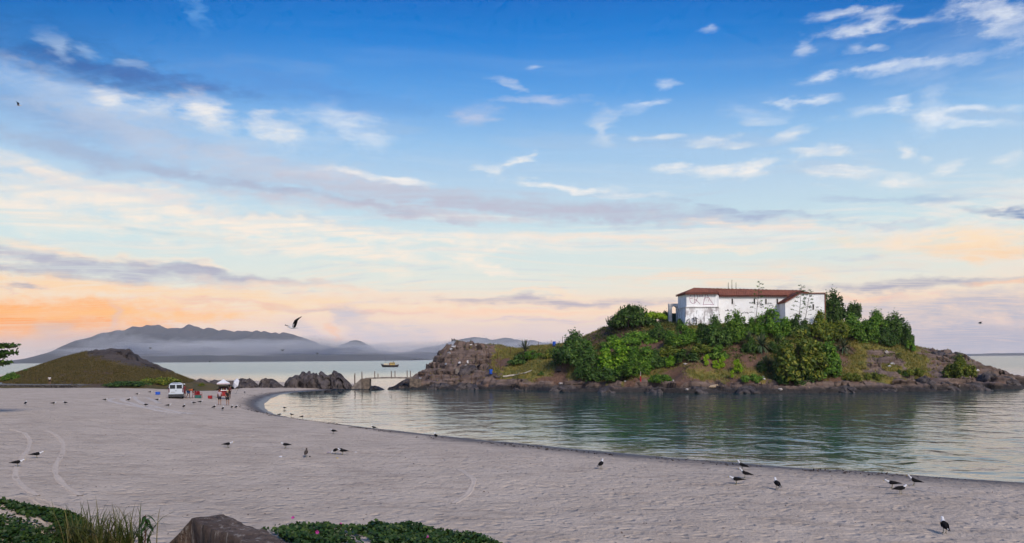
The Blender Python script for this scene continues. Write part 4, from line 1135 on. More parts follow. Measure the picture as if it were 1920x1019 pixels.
for i in range(11):
    za = zd + 0.12 * math.sin(math.pi * i / 11); zb2 = zd + 0.12 * math.sin(math.pi * (i + 1) / 11)
    x0_, x1_ = xs_[i] - B0.x, xs_[i + 1] - B0.x
    mb.add([(x0_, -.75, za - .28), (x1_, -.75, zb2 - .28), (x1_, .75, zb2 - .28), (x0_, .75, za - .28), (x0_, -.75, za), (x1_, -.75, zb2), (x1_, .75, zb2), (x0_, .75, za)], [(3, 2, 1, 0), (4, 5, 6, 7), (0, 1, 5, 4), (2, 3, 7, 6)])
mb.build('deck', m_conc, br)
def hgt_at(px, z0, top):
    return W(px, top, YBR).z - z0
for (a, tp, side, z0) in ((663.5, 703, 1, 0.6), (666.5, 700, -1, 0.8), (677.5, 701, 1, zd - .2), (679.5, 697, -1, zd - .2), (703.5, 696.5, -1, zd), (707.5, 701, 1, zd), (734.5, 696, -1, zd), (739.5, 696, 1, zd), (764, 695, -1, zd), (768.5, 695.5, 1, zd)):
    MB().tube([(bx(a) - B0.x, side * .68, z0 - .2), (bx(a) - B0.x, side * .68, W(a, tp, YBR).z)], 0.085, 6).build('post', m_iron, br)

# railing posts along the island path
def post_line(label, items, h=None, wire=False, r=0.055):
    base = None; P_ = []
    for it in items:
        a, b0, b1 = it
        w_ = hit(a, b0, isl_h, 120, 215)
        if w_ is None:
            w_ = W(a, b0, 172); w_.z = float(isl_h(w_.x, w_.y))
        top = W(a, b1, w_.y).z
        P_.append((w_, max(top, w_.z + .5)))
    rt = empty('railing', tuple(P_[0][0]), label=label, cat='railing')
    L0 = rt.location.copy()
    for w_, tz in P_:
        d_ = w_ - L0
        MB().tube([(d_.x, d_.y, d_.z - .3), (d_.x, d_.y, tz - L0.z)], r, 6).build('post', m_iron, rt)
    if wire:
        for fr in (0.45, 0.92):
            MB().tube([((w_ - L0).x, (w_ - L0).y, (w_.z + (tz - w_.z) * fr) - L0.z) for w_, tz in P_], 0.018, 4).build('wire', m_iron, rt)
    return rt
post_line('row of rusty iron posts along the lower headland path', [(788, 712, 698), (801, 713, 699.5), (808.5, 712, 700), (828, 712, 700.5), (845, 713, 702), (864, 714, 703.5), (884.5, 715, 703), (905.5, 713, 701)], wire=True)
post_line('iron posts climbing the headland beside the rock path', [(912.5, 672, 657), (918, 684, 664), (921, 692, 671), (939, 694, 667), (933, 680, 661), (957, 664, 652)])
post_line('thin posts on the ridge skyline behind the yucca', [(1009.5, 652, 640.5), (1033.5, 649, 638), (1054.5, 640, 631)])
post_line('wire fence posts on the skyline below the cactus', [(1120.5, 624, 616.5), (1133.5, 620, 613)], wire=True)
post_line('small wooden fence on the saddle right of the trees', [(1728, 665, 657.5), (1731, 666, 658), (1734, 666, 658)], wire=True, r=0.04)
# ------------------------------------------------------------------ foliage
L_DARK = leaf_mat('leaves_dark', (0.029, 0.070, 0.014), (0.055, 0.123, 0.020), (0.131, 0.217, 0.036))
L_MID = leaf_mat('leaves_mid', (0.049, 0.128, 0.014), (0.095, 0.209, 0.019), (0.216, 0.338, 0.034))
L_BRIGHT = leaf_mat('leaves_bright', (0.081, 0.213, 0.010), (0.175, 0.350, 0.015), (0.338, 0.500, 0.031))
L_LIME = leaf_mat('leaves_lime', (0.220, 0.396, 0.011), (0.352, 0.550, 0.017), (0.462, 0.594, 0.044), trans=0.4)
L_OLIVE = leaf_mat('leaves_olive', (0.065, 0.109, 0.013), (0.123, 0.174, 0.020), (0.290, 0.275, 0.029))
L_SPIKE = leaf_mat('leaves_spike', (0.046, 0.085, 0.039), (0.072, 0.111, 0.049), (0.156, 0.130, 0.078), trans=0.1)
L_GRASS = leaf_mat('grass_blades', (0.125, 0.144, 0.025), (0.250, 0.200, 0.044), (0.375, 0.288, 0.075), trans=0.35)
L_HGRASS = leaf_mat('hill_grass_blades', (0.07, 0.06, 0.016), (0.115, 0.085, 0.024), (0.17, 0.12, 0.036), trans=0.3)
L_CREEP = leaf_mat('creeper_leaves', (0.014, 0.036, 0.008), (0.024, 0.054, 0.010), (0.055, 0.09, 0.016), trans=0.2, rough=0.5)
m_bark = mat('bark', (0.10, 0.075, 0.055), (0.05, 0.038, 0.03), scale=5, rough=0.95, bump=0.03)

def leaves_mesh(name, C, N, size, rs, aspect=1.8, jit=0.6, fold=False):
    """one small leaf-shaped quad at each centre C, roughly facing N"""
    n = len(C)
    N = N + jit * rs.normal(size=(n, 3))
    N /= np.linalg.norm(N, axis=1)[:, None] + 1e-9
    R = rs.normal(size=(n, 3))
    A = np.cross(N, R); A /= np.linalg.norm(A, axis=1)[:, None] + 1e-9
    B = np.cross(N, A)
    s = (size * rs.uniform(0.6, 1.35, n))[:, None]
    a = A * s * aspect * 0.5; b = B * s * 0.5
    V = np.stack([C - a, C - b * 0.9 + a * 0.1, C + a, C + b * 0.9 + a * 0.1], 1).reshape(-1, 3)
    F = np.arange(4 * n).reshape(n, 4)
    me = bpy.data.meshes.new(name)
    me.vertices.add(len(V)); me.vertices.foreach_set('co', V.astype(np.float32).ravel())
    me.loops.add(F.size); me.loops.foreach_set('vertex_index', F.astype(np.int32).ravel())
    me.polygons.add(n); me.polygons.foreach_set('loop_start', np.arange(0, 4 * n, 4, dtype=np.int32))
    me.update(calc_edges=True)
    return me

def crown(seed, nl, per, size, shape='dome', gap=0.25, aspect=1.8, zs=1.0):
    """unit crown: radius about 1, height 1, standing on z = 0; clumps of leaves on uneven lobes"""
    rs = np.random.RandomState(seed)
    Cs, Ns = [], []
    for i in range(nl):
        th = rs.uniform(0, 2 * np.pi)
        if shape == 'dome':
            r = 0.78 * rs.uniform(0, 1) ** 0.5; zc = (1 - r ** 2 * .8) * rs.uniform(0.35, 0.86) * rs.uniform(.75, 1.08); lr = rs.uniform(0.17, 0.34)
            if i < nl * 0.3:
                r = rs.uniform(0.6, 0.85); zc = rs.uniform(0.08, 0.35)
        elif shape == 'tree':
            r = 0.7 * rs.uniform(0, 1) ** 0.5; zc = 0.35 + 0.55 * rs.uniform(0, 1) * (1 - r * .5); lr = rs.uniform(0.15, 0.32)
        elif shape == 'flat':
            r = 0.85 * rs.uniform(0, 1) ** 0.5; zc = rs.uniform(0.55, 0.78) * (1 - .3 * r); lr = rs.uniform(0.16, 0.26)
        else:  # upright
            r = 0.5 * rs.uniform(0, 1) ** 0.5; zc = rs.uniform(0.15, 0.85); lr = rs.uniform(0.2, 0.36) * (1.1 - .6 * zc)
        c = np.array([r * math.cos(th), r * math.sin(th), zc])
        d = rs.normal(size=(per, 3)); d /= np.linalg.norm(d, axis=1)[:, None]
        d[:, 2] = np.where(d[:, 2] < -0.35, -d[:, 2], d[:, 2])
        rad = lr * rs.uniform(0.45, 1.0, per) ** 0.45 * (1 + 0.35 * rs.normal(size=per) * 0.5)
        p = c + d * rad[:, None] * np.array([1, 1, 0.75])
        Cs.append(p); Ns.append(d + np.array([0, 0, .35]))
        # twigs poking out of the clump break the outline
        k = per // 14
        d2 = d[:k]; Cs.append(c + d2 * (lr * rs.uniform(1.0, 1.28, k))[:, None]); Ns.append(d2)
    C = np.concatenate(Cs); N = np.concatenate(Ns)
    ok = C[:, 2] > -0.02
    C, N = C[ok], N[ok]
    # uneven gaps
    g = fbm(C[:, 0] * 3.5, C[:, 1] * 3.5, C[:, 2] * 3.5, oc=2, seed=seed)
    keep = g > -0.75 + gap
    C = C[keep] * [1, 1, zs]        # leaves are laid out at the proportions the crown will have, so that they are not stretched
    me = leaves_mesh('crown', C, N[keep], size * zs ** .3, rs, aspect)
    co = np.empty(len(me.vertices) * 3, np.float32); me.vertices.foreach_get('co', co)
    co = co.reshape(-1, 3); co[:, 2] /= zs
    me.vertices.foreach_set('co', co.ravel()); me.update()
    return me

def limbs(seed, shape='dome'):
    rs = random.Random(seed); mb = MB()
    n = 5 if shape != 'tree' else 3
    for k in range(n):
        a = rs.uniform(0, 6.28); r = rs.uniform(.25, .6)
        p0 = (rs.uniform(-.05, .05), rs.uniform(-.05, .05), -0.12)
        p1 = (math.cos(a) * r * .35, math.sin(a) * r * .35, .28); p2 = (math.cos(a) * r, math.sin(a) * r, .66)
        mb.tube([p0, p1, p2], [.045, .032, .012], 5)
        p3 = (p1[0] + rs.uniform(-.2, .2), p1[1] + rs.uniform(-.2, .2), .75)
        mb.tube([p1, p3], [.022, .008], 4)
    me = bpy.data.meshes.new('trunk')
    me.from_pydata(mb.v, [], mb.f); me.materials.append(m_bark); me.update()
    return me
ZS = (1.0, 1.7, 2.5)
CR = {}
for zi, zs in enumerate(ZS):
    n_ = int(46 * (1 + .25 * zi))
    CR['dome', zi] = [crown(s + 100 * zi, n_, 210, 0.068, zs=zs) for s in (1, 2, 3)]
    CR['small', zi] = [crown(s + 100 * zi, 26, 120, 0.105, zs=zs) for s in (11, 12)]
    CR['tree', zi] = [crown(s + 100 * zi, n_, 200, 0.068, 'tree', zs=zs) for s in (21, 22)]
    CR['flat', zi] = [crown(31, 40, 190, 0.062, 'flat', gap=0.1, zs=zs)]
    CR['upright', zi] = [crown(s, 14, 150, 0.075, 'upright', aspect=3.2, zs=zs) for s in (41, 42)]
    CR['mat', zi] = [crown(s, 34, 130, 0.075, zs=zs * .6) for s in (51, 52)]
LB = {'dome': [limbs(1), limbs(2)], 'tree': [limbs(3, 'tree'), limbs(4, 'tree')]}
_veg = [0]
def bush(name, px, base, top, wpx, shape, m, label, cat, Y=None, hf=None, group='shrubs and trees on the island slopes', sink=0.0):
    hf = hf or isl_h
    i = _veg[0]; _veg[0] += 1
    w_ = hit(px, base, hf, 60, 215) if Y is None else None
    if w_ is None:
        Y_ = Y or 165
        x_ = unroll(px, base)[0] * Y_
        w_ = Vector((x_, Y_, float(hf(x_, Y_))))
        if Y is not None:
            base = None
    rx = wpx / 2 / FPX * w_.y
    zt = W(px, top, w_.y).z
    h = max(zt - w_.z, 0.4)
    rt = empty(name, (w_.x, w_.y + rx * .45, w_.z - sink), label=label, cat=cat, group=group)
    ms = CR[shape, 0 if h / rx < 1.3 else (1 if h / rx < 2.1 else 2)]; me = ms[i % len(ms)]
    c = bpy.data.objects.new('crown', me); COL.objects.link(c); c.parent = rt
    if not me.materials:
        me.materials.append(m)
    c.material_slots[0].link = 'OBJECT'; c.material_slots[0].material = m
    c.scale = (rx * 1.04, rx * 0.9, h * 1.0 + sink); c.rotation_euler = (0, 0, (i * 2.39) % 6.28)
    if abs(c.scale[0] - c.scale[1]) > 0.01:
        c.rotation_euler = (0, 0, 0 if i % 2 else math.pi)
    tk = bpy.data.objects.new('trunk', LB['tree' if shape == 'tree' else 'dome'][i % 2]); COL.objects.link(tk); tk.parent = rt
    tk.scale = (rx * .9, rx * .8, h)
    return rt
SH_ = 'shrub'
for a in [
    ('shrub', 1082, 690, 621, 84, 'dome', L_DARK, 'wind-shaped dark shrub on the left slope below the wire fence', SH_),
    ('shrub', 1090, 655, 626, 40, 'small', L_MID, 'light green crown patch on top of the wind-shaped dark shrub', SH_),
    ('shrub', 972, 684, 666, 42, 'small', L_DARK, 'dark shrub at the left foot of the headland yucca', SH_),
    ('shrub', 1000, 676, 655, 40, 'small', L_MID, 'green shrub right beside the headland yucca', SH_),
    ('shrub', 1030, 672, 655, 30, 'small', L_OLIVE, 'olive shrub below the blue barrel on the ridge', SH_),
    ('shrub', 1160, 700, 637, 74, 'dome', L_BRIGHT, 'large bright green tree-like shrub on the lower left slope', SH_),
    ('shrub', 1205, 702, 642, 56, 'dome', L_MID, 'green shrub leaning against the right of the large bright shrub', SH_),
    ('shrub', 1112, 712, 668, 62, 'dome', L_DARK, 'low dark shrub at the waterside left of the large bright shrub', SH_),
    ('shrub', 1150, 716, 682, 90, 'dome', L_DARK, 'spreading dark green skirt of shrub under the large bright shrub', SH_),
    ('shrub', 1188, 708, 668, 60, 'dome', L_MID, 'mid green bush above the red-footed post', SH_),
    ('shrub', 1240, 721, 700, 52, 'mat', L_MID, 'low leafy mound at the water edge right of the red-footed post', SH_),
    ('shrub', 1412, 719, 699, 40, 'mat', L_MID, 'low leafy mound at the shore right of the lime shrubs', SH_),
    ('shrub', 1232, 690, 655, 50, 'dome', L_DARK, 'dark bush between the large bright shrub and the yellowish scrub', SH_),
    ('shrub', 1195, 648, 618, 70, 'dome', L_MID, 'broad green bush below the dark tree left of the fort', SH_),
    ('shrub', 1148, 652, 630, 46, 'small', L_MID, 'small green bush on the slope under the cactus', SH_),
    ('shrub', 1235, 640, 606, 44, 'dome', L_DARK, 'dark bush below the bright round bush beside the gateway', SH_),
    ('shrub', 1279, 652, 606, 58, 'dome', L_MID, 'round mid green bush below the bastion corner', SH_),
    ('shrub', 1258, 672, 640, 44, 'small', L_OLIVE, 'olive scrub below the round bush under the bastion', SH_),
    ('shrub', 1290, 682, 648, 48, 'small', L_DARK, 'dark scrub left of the lime shrubs', SH_),
    ('shrub', 1320, 668, 638, 46, 'small', L_OLIVE, 'yellowish scrub below the big dark domes', SH_),
    ('shrub', 1347, 674, 650, 50, 'small', L_MID, 'green mound just above the lime shrubs', SH_),
    ('shrub', 1262, 690, 662, 24, 'small', L_BRIGHT, 'small bright clump by the white stone on the slope', SH_),
    ('tree', 1192, 618, 566, 82, 'dome', L_DARK, 'broad dark tree on the skyline left of the fort', 'tree'),
    ('shrub', 1165, 616, 585, 34, 'dome', L_DARK, 'dark bush on the skyline between the cactus and the dark tree', SH_),
    ('shrub', 1224, 610, 581, 54, 'flat', L_LIME, 'flat-topped bright yellow-green bush left of the fort gateway', SH_),
    ('shrub', 1252, 606, 578, 26, 'small', L_DARK, 'small dark bush against the fort gateway', SH_),
    ('shrub', 1275, 612, 595, 12, 'small', L_DARK, 'tiny dark bush at the foot of the bastion', SH_),
    ('shrub', 1342, 656, 592, 62, 'dome', L_DARK, 'big dark dome bush in front of the curtain wall', SH_),
    ('shrub', 1382, 648, 584, 52, 'dome', L_MID, 'tall bush with light top right of the big dark dome', SH_),
    ('shrub', 1318, 640, 605, 30, 'dome', L_DARK, 'dark bush hiding the right foot of the bastion', SH_),
    ('shrub', 1418, 630, 590, 34, 'dome', L_MID, 'light green bush at the left agave stalk', SH_),
    ('shrub', 1455, 636, 578, 66, 'dome', L_MID, 'rounded bush in front of the right end of the curtain wall', SH_),
    ('shrub', 1498, 636, 589, 46, 'dome', L_DARK, 'dark bush at the left foot of the wing wall', SH_),
    ('shrub', 1410, 665, 632, 36, 'dome', L_DARK, 'dark bush left of the big grey agave', SH_),
    ('shrub', 1463, 665, 630, 40, 'dome', L_DARK, 'dark bush right of the big grey agave', SH_),
    ('shrub', 1508, 716, 618, 96, 'dome', L_OLIVE, 'largest olive green bush in the middle of the front slope', SH_),
    ('shrub', 1545, 712, 630, 70, 'dome', L_MID, 'green bush joined to the right of the largest olive bush', SH_),
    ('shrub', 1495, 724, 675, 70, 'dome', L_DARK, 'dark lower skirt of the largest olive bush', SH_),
    ('shrub', 1557, 690, 638, 40, 'small', L_BRIGHT, 'small bright bush left of the slope yucca', SH_),
    ('shrub', 1445, 702, 672, 48, 'small', L_DARK, 'dark spiky scrub left of the largest olive bush', SH_),
    ('tree', 1566, 612, 545, 50, 'dome', L_DARK, 'tall dark tree at the right end of the fort', 'tree'),
    ('tree', 1605, 606, 566, 28, 'tree', L_DARK, 'small dark tree on the skyline right of the tall dark tree', 'tree'),
    ('shrub', 1545, 640, 583, 56, 'dome', L_OLIVE, 'olive bush below the right corner of the fort', SH_),
    ('shrub', 1600, 648, 592, 60, 'tree', L_MID, 'mid green tree with bare trunks right of the fort', SH_),
    ('shrub', 1575, 650, 604, 46, 'tree', L_OLIVE, 'olive tree with bare trunks below the tall dark tree', SH_),
    ('tree', 1648, 630, 581, 62, 'dome', L_MID, 'broad green tree on the right skyline', 'tree'),
    ('tree', 1683, 642, 587, 48, 'dome', L_DARK, 'dark tree near the right end of the skyline trees', 'tree'),
    ('shrub', 1630, 645, 602, 44, 'dome', L_MID, 'bush in the middle of the right tree group', SH_),
    ('shrub', 1665, 650, 615, 48, 'dome', L_DARK, 'dark round bush under the right skyline trees', SH_),
    ('shrub', 1703, 655, 606, 24, 'dome', L_DARK, 'last dark tree sloping down to the right saddle', SH_),
    ('shrub', 1708, 661, 634, 20, 'small', L_MID, 'small bush at the right foot of the tree line', SH_),
    ('shrub', 1805, 712, 666, 56, 'dome', L_OLIVE, 'lone round olive bush among the right-hand rocks', SH_),
    ('shrub', 1692, 708, 690, 24, 'small', L_DARK, 'small dark bush low on the right slope', SH_),
    ('shrub', 1640, 714, 696, 34, 'mat', L_OLIVE, 'yellowish low bush above the rocks on the right slope', SH_),
    ('shrub', 1600, 716, 698, 40, 'mat', L_OLIVE, 'low grassy bush right of the largest olive bush', SH_),
    ('shrub', 1720, 706, 688, 34, 'mat', L_OLIVE, 'low yellow-green bush left of the lone round bush', SH_),
    ('shrub', 1015, 704, 697, 14, 'small', L_DARK, 'tiny dark bush at the end of the white log', SH_),
    ('shrub', 1326, 691, 665, 18, 'upright', L_LIME, 'leftmost of the three lime feathery shrubs', SH_),
    ('shrub', 1345, 697, 676, 22, 'upright', L_LIME, 'short lime shrub left of the middle one', SH_),
    ('shrub', 1356, 695, 669, 20, 'upright', L_LIME, 'middle lime feathery shrub', SH_),
    ('shrub', 1386, 706, 674, 24, 'upright', L_LIME, 'rightmost lime feathery shrub nearest the leafy mound', SH_),
    ('shrub', 1374, 712, 694, 12, 'upright', L_LIME, 'smallest lime shrub at the shore', SH_)]:
    bush(*a)
HG = 'bushes by the left hill'
bush('shrub', 17, 714, 697, 32, 'dome', L_MID, 'round green bush at the left edge by the hill', SH_, hf=lambda x, y: np.maximum(hill_h(x, y), sand_h(x, y)), group=HG)
bush('shrub', 47, 697, 691, 9, 'small', L_DARK, 'tiny bush on the left flank of the hill', SH_, hf=hill_h, group=HG)
bush('shrub', 230, 726, 714, 90, 'mat', L_DARK, 'long low creeper mat at the foot of the hill', SH_, hf=lambda x, y: np.maximum(hill_h(x, y), sand_h(x, y)), group=HG)
bush('shrub', 296, 722, 706, 76, 'mat', L_OLIVE, 'low bushes on the right foot of the hill behind the van', SH_, hf=lambda x, y: np.maximum(hill_h(x, y), sand_h(x, y)), group=HG)
bush('shrub', 377, 724, 719, 14, 'small', L_OLIVE, 'small dune bush left of the red cart roof', SH_, hf=lambda x, y: np.maximum(hill_h(x, y), sand_h(x, y)), group=HG)

# spiky rosettes: yuccas and agaves
def rosette(seed, n, droop, up, wid=0.05):
    rs = random.Random(seed); V = []; F = []
    for k in range(n):
        a = rs.uniform(0, 6.283); e = rs.uniform(up[0], up[1]); L = rs.uniform(.75, 1.0)
        d = Vector((math.cos(a) * math.cos(e), math.sin(a) * math.cos(e), math.sin(e)))
        s = Vector((-math.sin(a), math.cos(a), 0))
        p = Vector((0, 0, 0)); b = len(V)
        for i in range(5):
            u = i / 4
            w = wid * (1 - u) ** .7 * (0.6 + u * 1.2)
            q = d * L * u + Vector((0, 0, -droop * u * u * math.cos(e)))
            V += [q + s * w, q - s * w + Vector((0, 0, .01))]
        for i in range(4):
            F.append((b + 2 * i, b + 2 * i + 1, b + 2 * i + 3, b + 2 * i + 2))
    me = bpy.data.meshes.new('rosette'); me.from_pydata([tuple(v) for v in V], [], F); me.materials.append(L_SPIKE); me.update()
    return me
ROS = [rosette(1, 90, .15, (.0, 1.5)), rosette(2, 110, .5, (-.2, 1.4)), rosette(3, 34, .12, (.15, 1.45), .055)]
def yucca(px, py, rpx, label, kind=0, trunk=0.0, name='yucca', hpy=None):
    w_ = hit(px, hpy or (py + trunk), isl_h, 100, 215)
    if w_ is None:
        x_ = unroll(px, py)[0] * 172; w_ = Vector((x_, 172, float(isl_h(x_, 172))))
    zc = max(W(px, py, w_.y).z, w_.z + .1)
    rt = empty(name, tuple(w_), label=label, cat='yucca', group='spiky rosette plants on the island')
    r = rpx / FPX * w_.y
    o = bpy.data.objects.new('rosette', ROS[kind]); COL.objects.link(o); o.parent = rt
    o.location = (0, 0, zc - w_.z); o.scale = (r, r, r); o.rotation_euler = (0, 0, px * 1.7)
    MB().tube([(0, 0, -.3), (0.05, 0, zc - w_.z + .05)], [r * .14, r * .1], 7).build('trunk', m_bark, rt)
yucca(985, 656, 24, 'big spiky yucca standing on the ridge right of the rock headland', 2, trunk=14)
yucca(1582, 652, 24, 'spiky yucca on the front slope right of the largest olive bush', 1, trunk=10)
yucca(1428, 648, 30, 'big grey agave with drooping leaves below the curtain wall', 1, trunk=14)
yucca(1405, 640, 22, 'grey-green agave left of the big drooping one', 0, trunk=14)
yucca(1440, 600, 20, 'spiky yucca in front of the curtain wall between the agave stalks', 1, trunk=30)
yucca(1178, 596, 11, 'small yucca on a grey trunk below the dark skyline tree', 0, trunk=24)
yucca(1436, 685, 22, 'dark low agave left of the largest olive bush', 0, trunk=12)
yucca(1535, 588, 8, 'small palm-like yucca against the wing wall', 1, trunk=30)
yucca(1236, 628, 15, 'spiky plant among the bushes below the bright round bush', 0, trunk=12)
yucca(1266, 655, 9, 'small spiky plant on the slope below the round bush', 0, trunk=8)
yucca(1470, 646, 16, 'narrow spiky agave right of the big drooping agave', 0, trunk=12)

# agave flower stalks in front of the fort
def stalk(px0, py0, px1, py1, label, seed):
    Y_ = 150.0
    p0 = W(px0, py0, Y_); p0.z = min(p0.z, float(isl_h(p0.x, Y_)))
    p1 = W(px1, py1, Y_)
    rt = empty('agave_stalk', tuple(p0), label=label, cat='plant', group='agave flower stalks')
    d = p1 - p0; rs = random.Random(seed)
    MB().tube([(0, 0, -.2), tuple(d * .5 + Vector((.08, 0, 0))), tuple(d)], [.08, .05, .025], 6).build('stem', m_bark, rt)
    L_ = d.length
    for k in range(13):
        u = 0.5 + 0.5 * k / 12
        sd = 1 if k % 2 else -1
        ln = (1.12 - u) * 1.7 + .15
        q = d * u; e = q + Vector((sd * ln * rs.uniform(.6, 1), rs.uniform(-.5, .5), ln * .35))
        b = MB().tube([tuple(q), tuple(e)], [.02, .012], 4)
        br_ = b.build('branch', m_bark, rt)
        C = np.array([tuple(e)]) + np.random.RandomState(seed * 50 + k).normal(size=(16, 3)) * [.15, .15, .08]
        me = leaves_mesh('pod_cluster', C, C - np.array([tuple(e)]), 0.15, np.random.RandomState(k))
        me.materials.append(L_DARK)
        o = bpy.data.objects.new('pod_cluster', me); COL.objects.link(o); o.parent = br_
stalk(1413, 622, 1424, 530, 'left agave flower stalk in front of the curtain wall', 1)
stalk(1494, 622, 1503, 536, 'tall agave flower stalk left of the wing wall slit', 2)
stalk(1502, 600, 1519, 546, 'leaning agave flower stalk just left of the wing wall window', 3)

# cactus on the skyline
w_ = hit(1146, 615, isl_h, 100, 215) or Vector((FX(1146, 166), 166, float(isl_h(FX(1146, 166), 166))))
rt = empty('cactus', tuple(w_), label='many-armed cactus on the skyline left of the dark tree', cat='cactus')
m_cac = mat('cactus_skin', (0.06, 0.055, 0.035), (0.09, 0.075, 0.05), scale=6, rough=0.8)
for k, (dx, dz, lean) in enumerate([(-10, 18, -7), (-6, 22, -3), (-2, 20, 1), (2, 24, 1), (5, 18, 4), (-8, 12, -6), (8, 13, 6)]):
    s_ = w_.y / FPX
    MB().tube([(0, 0, -.2), (dx * s_ * .55, 0, dz * s_ * .35), (dx * s_ * .9, 0, dz * s_ * .7), (dx * s_, .1, dz * s_)], [.12, .12, .11, .06], 7).build('arm', m_cac, rt)

# grass: loose tufts over the open ground
def grass(name, hf, fmask, n, xr, yr, size, m, label, seed):
    rs = np.random.RandomState(seed)
    x = rs.uniform(xr[0], xr[1], n * 4); y = rs.uniform(yr[0], yr[1], n * 4)
    k = rs.uniform(0, 1, n * 4) < fmask(x, y)
    x, y = x[k][:n], y[k][:n]; n = len(x)
    z = hf(x, y)
    per = 5
    X = np.repeat(x, per) + rs.normal(size=n * per) * .14; Y_ = np.repeat(y, per) + rs.normal(size=n * per) * .14; Z = np.repeat(z, per) - .06
    h = size * rs.uniform(.5, 1.3, n * per); a = rs.uniform(0, 6.28, n * per); ln = rs.uniform(.1, .7, n * per) * h
    w = 0.035 + 0.03 * rs.uniform(size=n * per)
    ca, sa = np.cos(a), np.sin(a)
    V = np.stack([np.stack([X - sa * w, Y_ + ca * w, Z], -1), np.stack([X + sa * w, Y_ - ca * w, Z], -1), np.stack([X + ca * ln, Y_ + sa * ln, Z + h], -1)], 1).reshape(-1, 3)
    o = fast_mesh(name, V, np.arange(len(V)).reshape(-1, 3), m)
    tag(o, label, kind='stuff')
def gm_isl(x, y):
    z0 = _isl(x, y)
    return np.where((z0 > 1.7), sstep(.3, .6, grass_mask_isl(x, y, z0)) * (1 - rock_mask(x, y, z0)) + .04, 0) * (y < 182)
grass('grass', isl_h, gm_isl, 26000, (-18, 95), (134, 182), 0.42, L_GRASS, 'dry yellowish grass on the open slopes of the island', 5)
grass('grass', hill_h, lambda x, y: (_hill(x, y) > 1.9) * (1 - hill_rock(x, y, _hill(x, y))) * .8, 16000, (-122, -58), (142, 190), 0.32, L_HGRASS, 'short olive grass covering the left hill', 6)

def undergrowth():
    """tangled low scrub filling the slope between the bushes"""
    rs = np.random.RandomState(77)
    n = 2800
    x = rs.uniform(-8, 92, n * 3); y = rs.uniform(134, 168, n * 3)
    z0 = _isl(x, y); p_ = pxof(x, y)
    w = (0.5 + 0.8 * fbm(x * .22, y * .22, oc=3, seed=91)) * sstep(2.4, 3.4, z0) * sstep(950, 1000, p_) * sstep(1725, 1690, p_) * np.where((p_ > 1290) & (p_ < 1420) & (z0 < 5.2), .25, 1.0) * np.where(p_ > 1590, .35, 1.0) * sstep(3.0, 8.5, z0)
    k = rs.uniform(0, 1, n * 3) < w
    x, y = x[k][:n], y[k][:n]; z = isl_h(x, y)
    per = 16
    h = rs.uniform(.15, .75, len(x))
    C = np.stack([np.repeat(x, per), np.repeat(y, per), np.repeat(z, per)], 1) + rs.normal(size=(len(x) * per, 3)) * [.3, .3, 0]
    C[:, 2] += np.repeat(h, per) * rs.uniform(.1, 1.1, len(x) * per)
    me = leaves_mesh('undergrowth', C, np.tile([0, -.3, 1.0], (len(C), 1)), .17, rs, aspect=1.9, jit=.9)
    me.materials.append(leaf_mat('scrub_leaves', (.05, .075, .015), (.075, .105, .018), (.19, .17, .04)))
    o = bpy.data.objects.new('undergrowth', me); COL.objects.link(o); tag(o, 'tangled low scrub between the bushes on the island slope', kind='stuff')
undergrowth()
# ------------------------------------------------------------------ things on the island
def terr(x, y):
    return np.maximum(np.maximum(sand_h(x, y), hill_h(x, y)), -0.5)
def on_isl(px, py):
    return hit(px, py, isl_h, 110, 215) or W(px, py, 165)
m_blue = mat('blue_plastic', (0.01, 0.07, 0.42), (0.015, 0.09, 0.48), scale=3, rough=0.45)
def barrel(px, py, h, label):
    w_ = on_isl(px, py)
    rt = empty('barrel', tuple(w_), label=label, cat='barrel', group='blue barrels on the island')
    pr = [(0, .30), (.06, .33), (.3, .35), (.33, .37), (.36, .35), (.62, .35), (.65, .37), (.68, .35), (.92, .33), (.98, .30)]
    mb = MB(); n = 14
    vs_ = [(r * math.cos(2 * math.pi * k / n), r * math.sin(2 * math.pi * k / n), z * h) for z, r in pr for k in range(n)]
    fs_ = [(i * n + k, i * n + (k + 1) % n, (i + 1) * n + (k + 1) % n, (i + 1) * n + k) for i in range(len(pr) - 1) for k in range(n)]
    mb.add(vs_, fs_ + [tuple(range(n - 1, -1, -1))]).build('body', m_blue, rt)
    MB().tube([(0, 0, .975 * h), (0, 0, 1.0 * h)], .32, 14).build('lid', m_blue, rt)
barrel(920.5, 702, 1.0, 'blue barrel on the headland path above the white log')
barrel(1039, 649.5, 1.0, 'blue barrel on the ridge skyline right of the yucca')
m_wood = mat('driftwood', (0.50, 0.40, 0.28), (0.32, 0.22, 0.14), scale=3, rough=0.9, bump=0.03, stretch=(1, 6, 1))
m_palew = mat('bleached_wood', (0.55, 0.50, 0.44), (0.38, 0.33, 0.28), scale=3, rough=0.9)
m_white2 = mat('white_paint', (0.58, 0.57, 0.58), (0.36, 0.34, 0.34), scale=2.5, rough=0.85, coord='Pos')
def log(pts_, r, label, m=m_palew, name='log'):
    P_ = [on_isl(a, b) for a, b in pts_]
    o = empty(name, tuple(P_[0]), label=label, cat='log', group='driftwood on the island shore')
    L = [p - P_[0] + Vector((0, 0, r * .7)) for p in P_]
    rs = random.Random(int(pts_[0][0]))
    pts2 = []
    for i in range(len(L) - 1):
        for k in range(4):
            pts2.append(L[i].lerp(L[i + 1], k / 4) + Vector((rs.uniform(-.04, .04), 0, rs.uniform(-.03, .03))))
    pts2.append(L[-1])
    MB().tube(pts2, [r * (1 - .5 * i / len(pts2)) for i in range(len(pts2))], 7).build('bole', m, o)
    q = pts2[len(pts2) // 2]
    MB().tube([q, q + Vector((rs.uniform(-.4, .4), -.2, .35))], [r * .4, r * .15], 5).build('branch_stub', m, o)
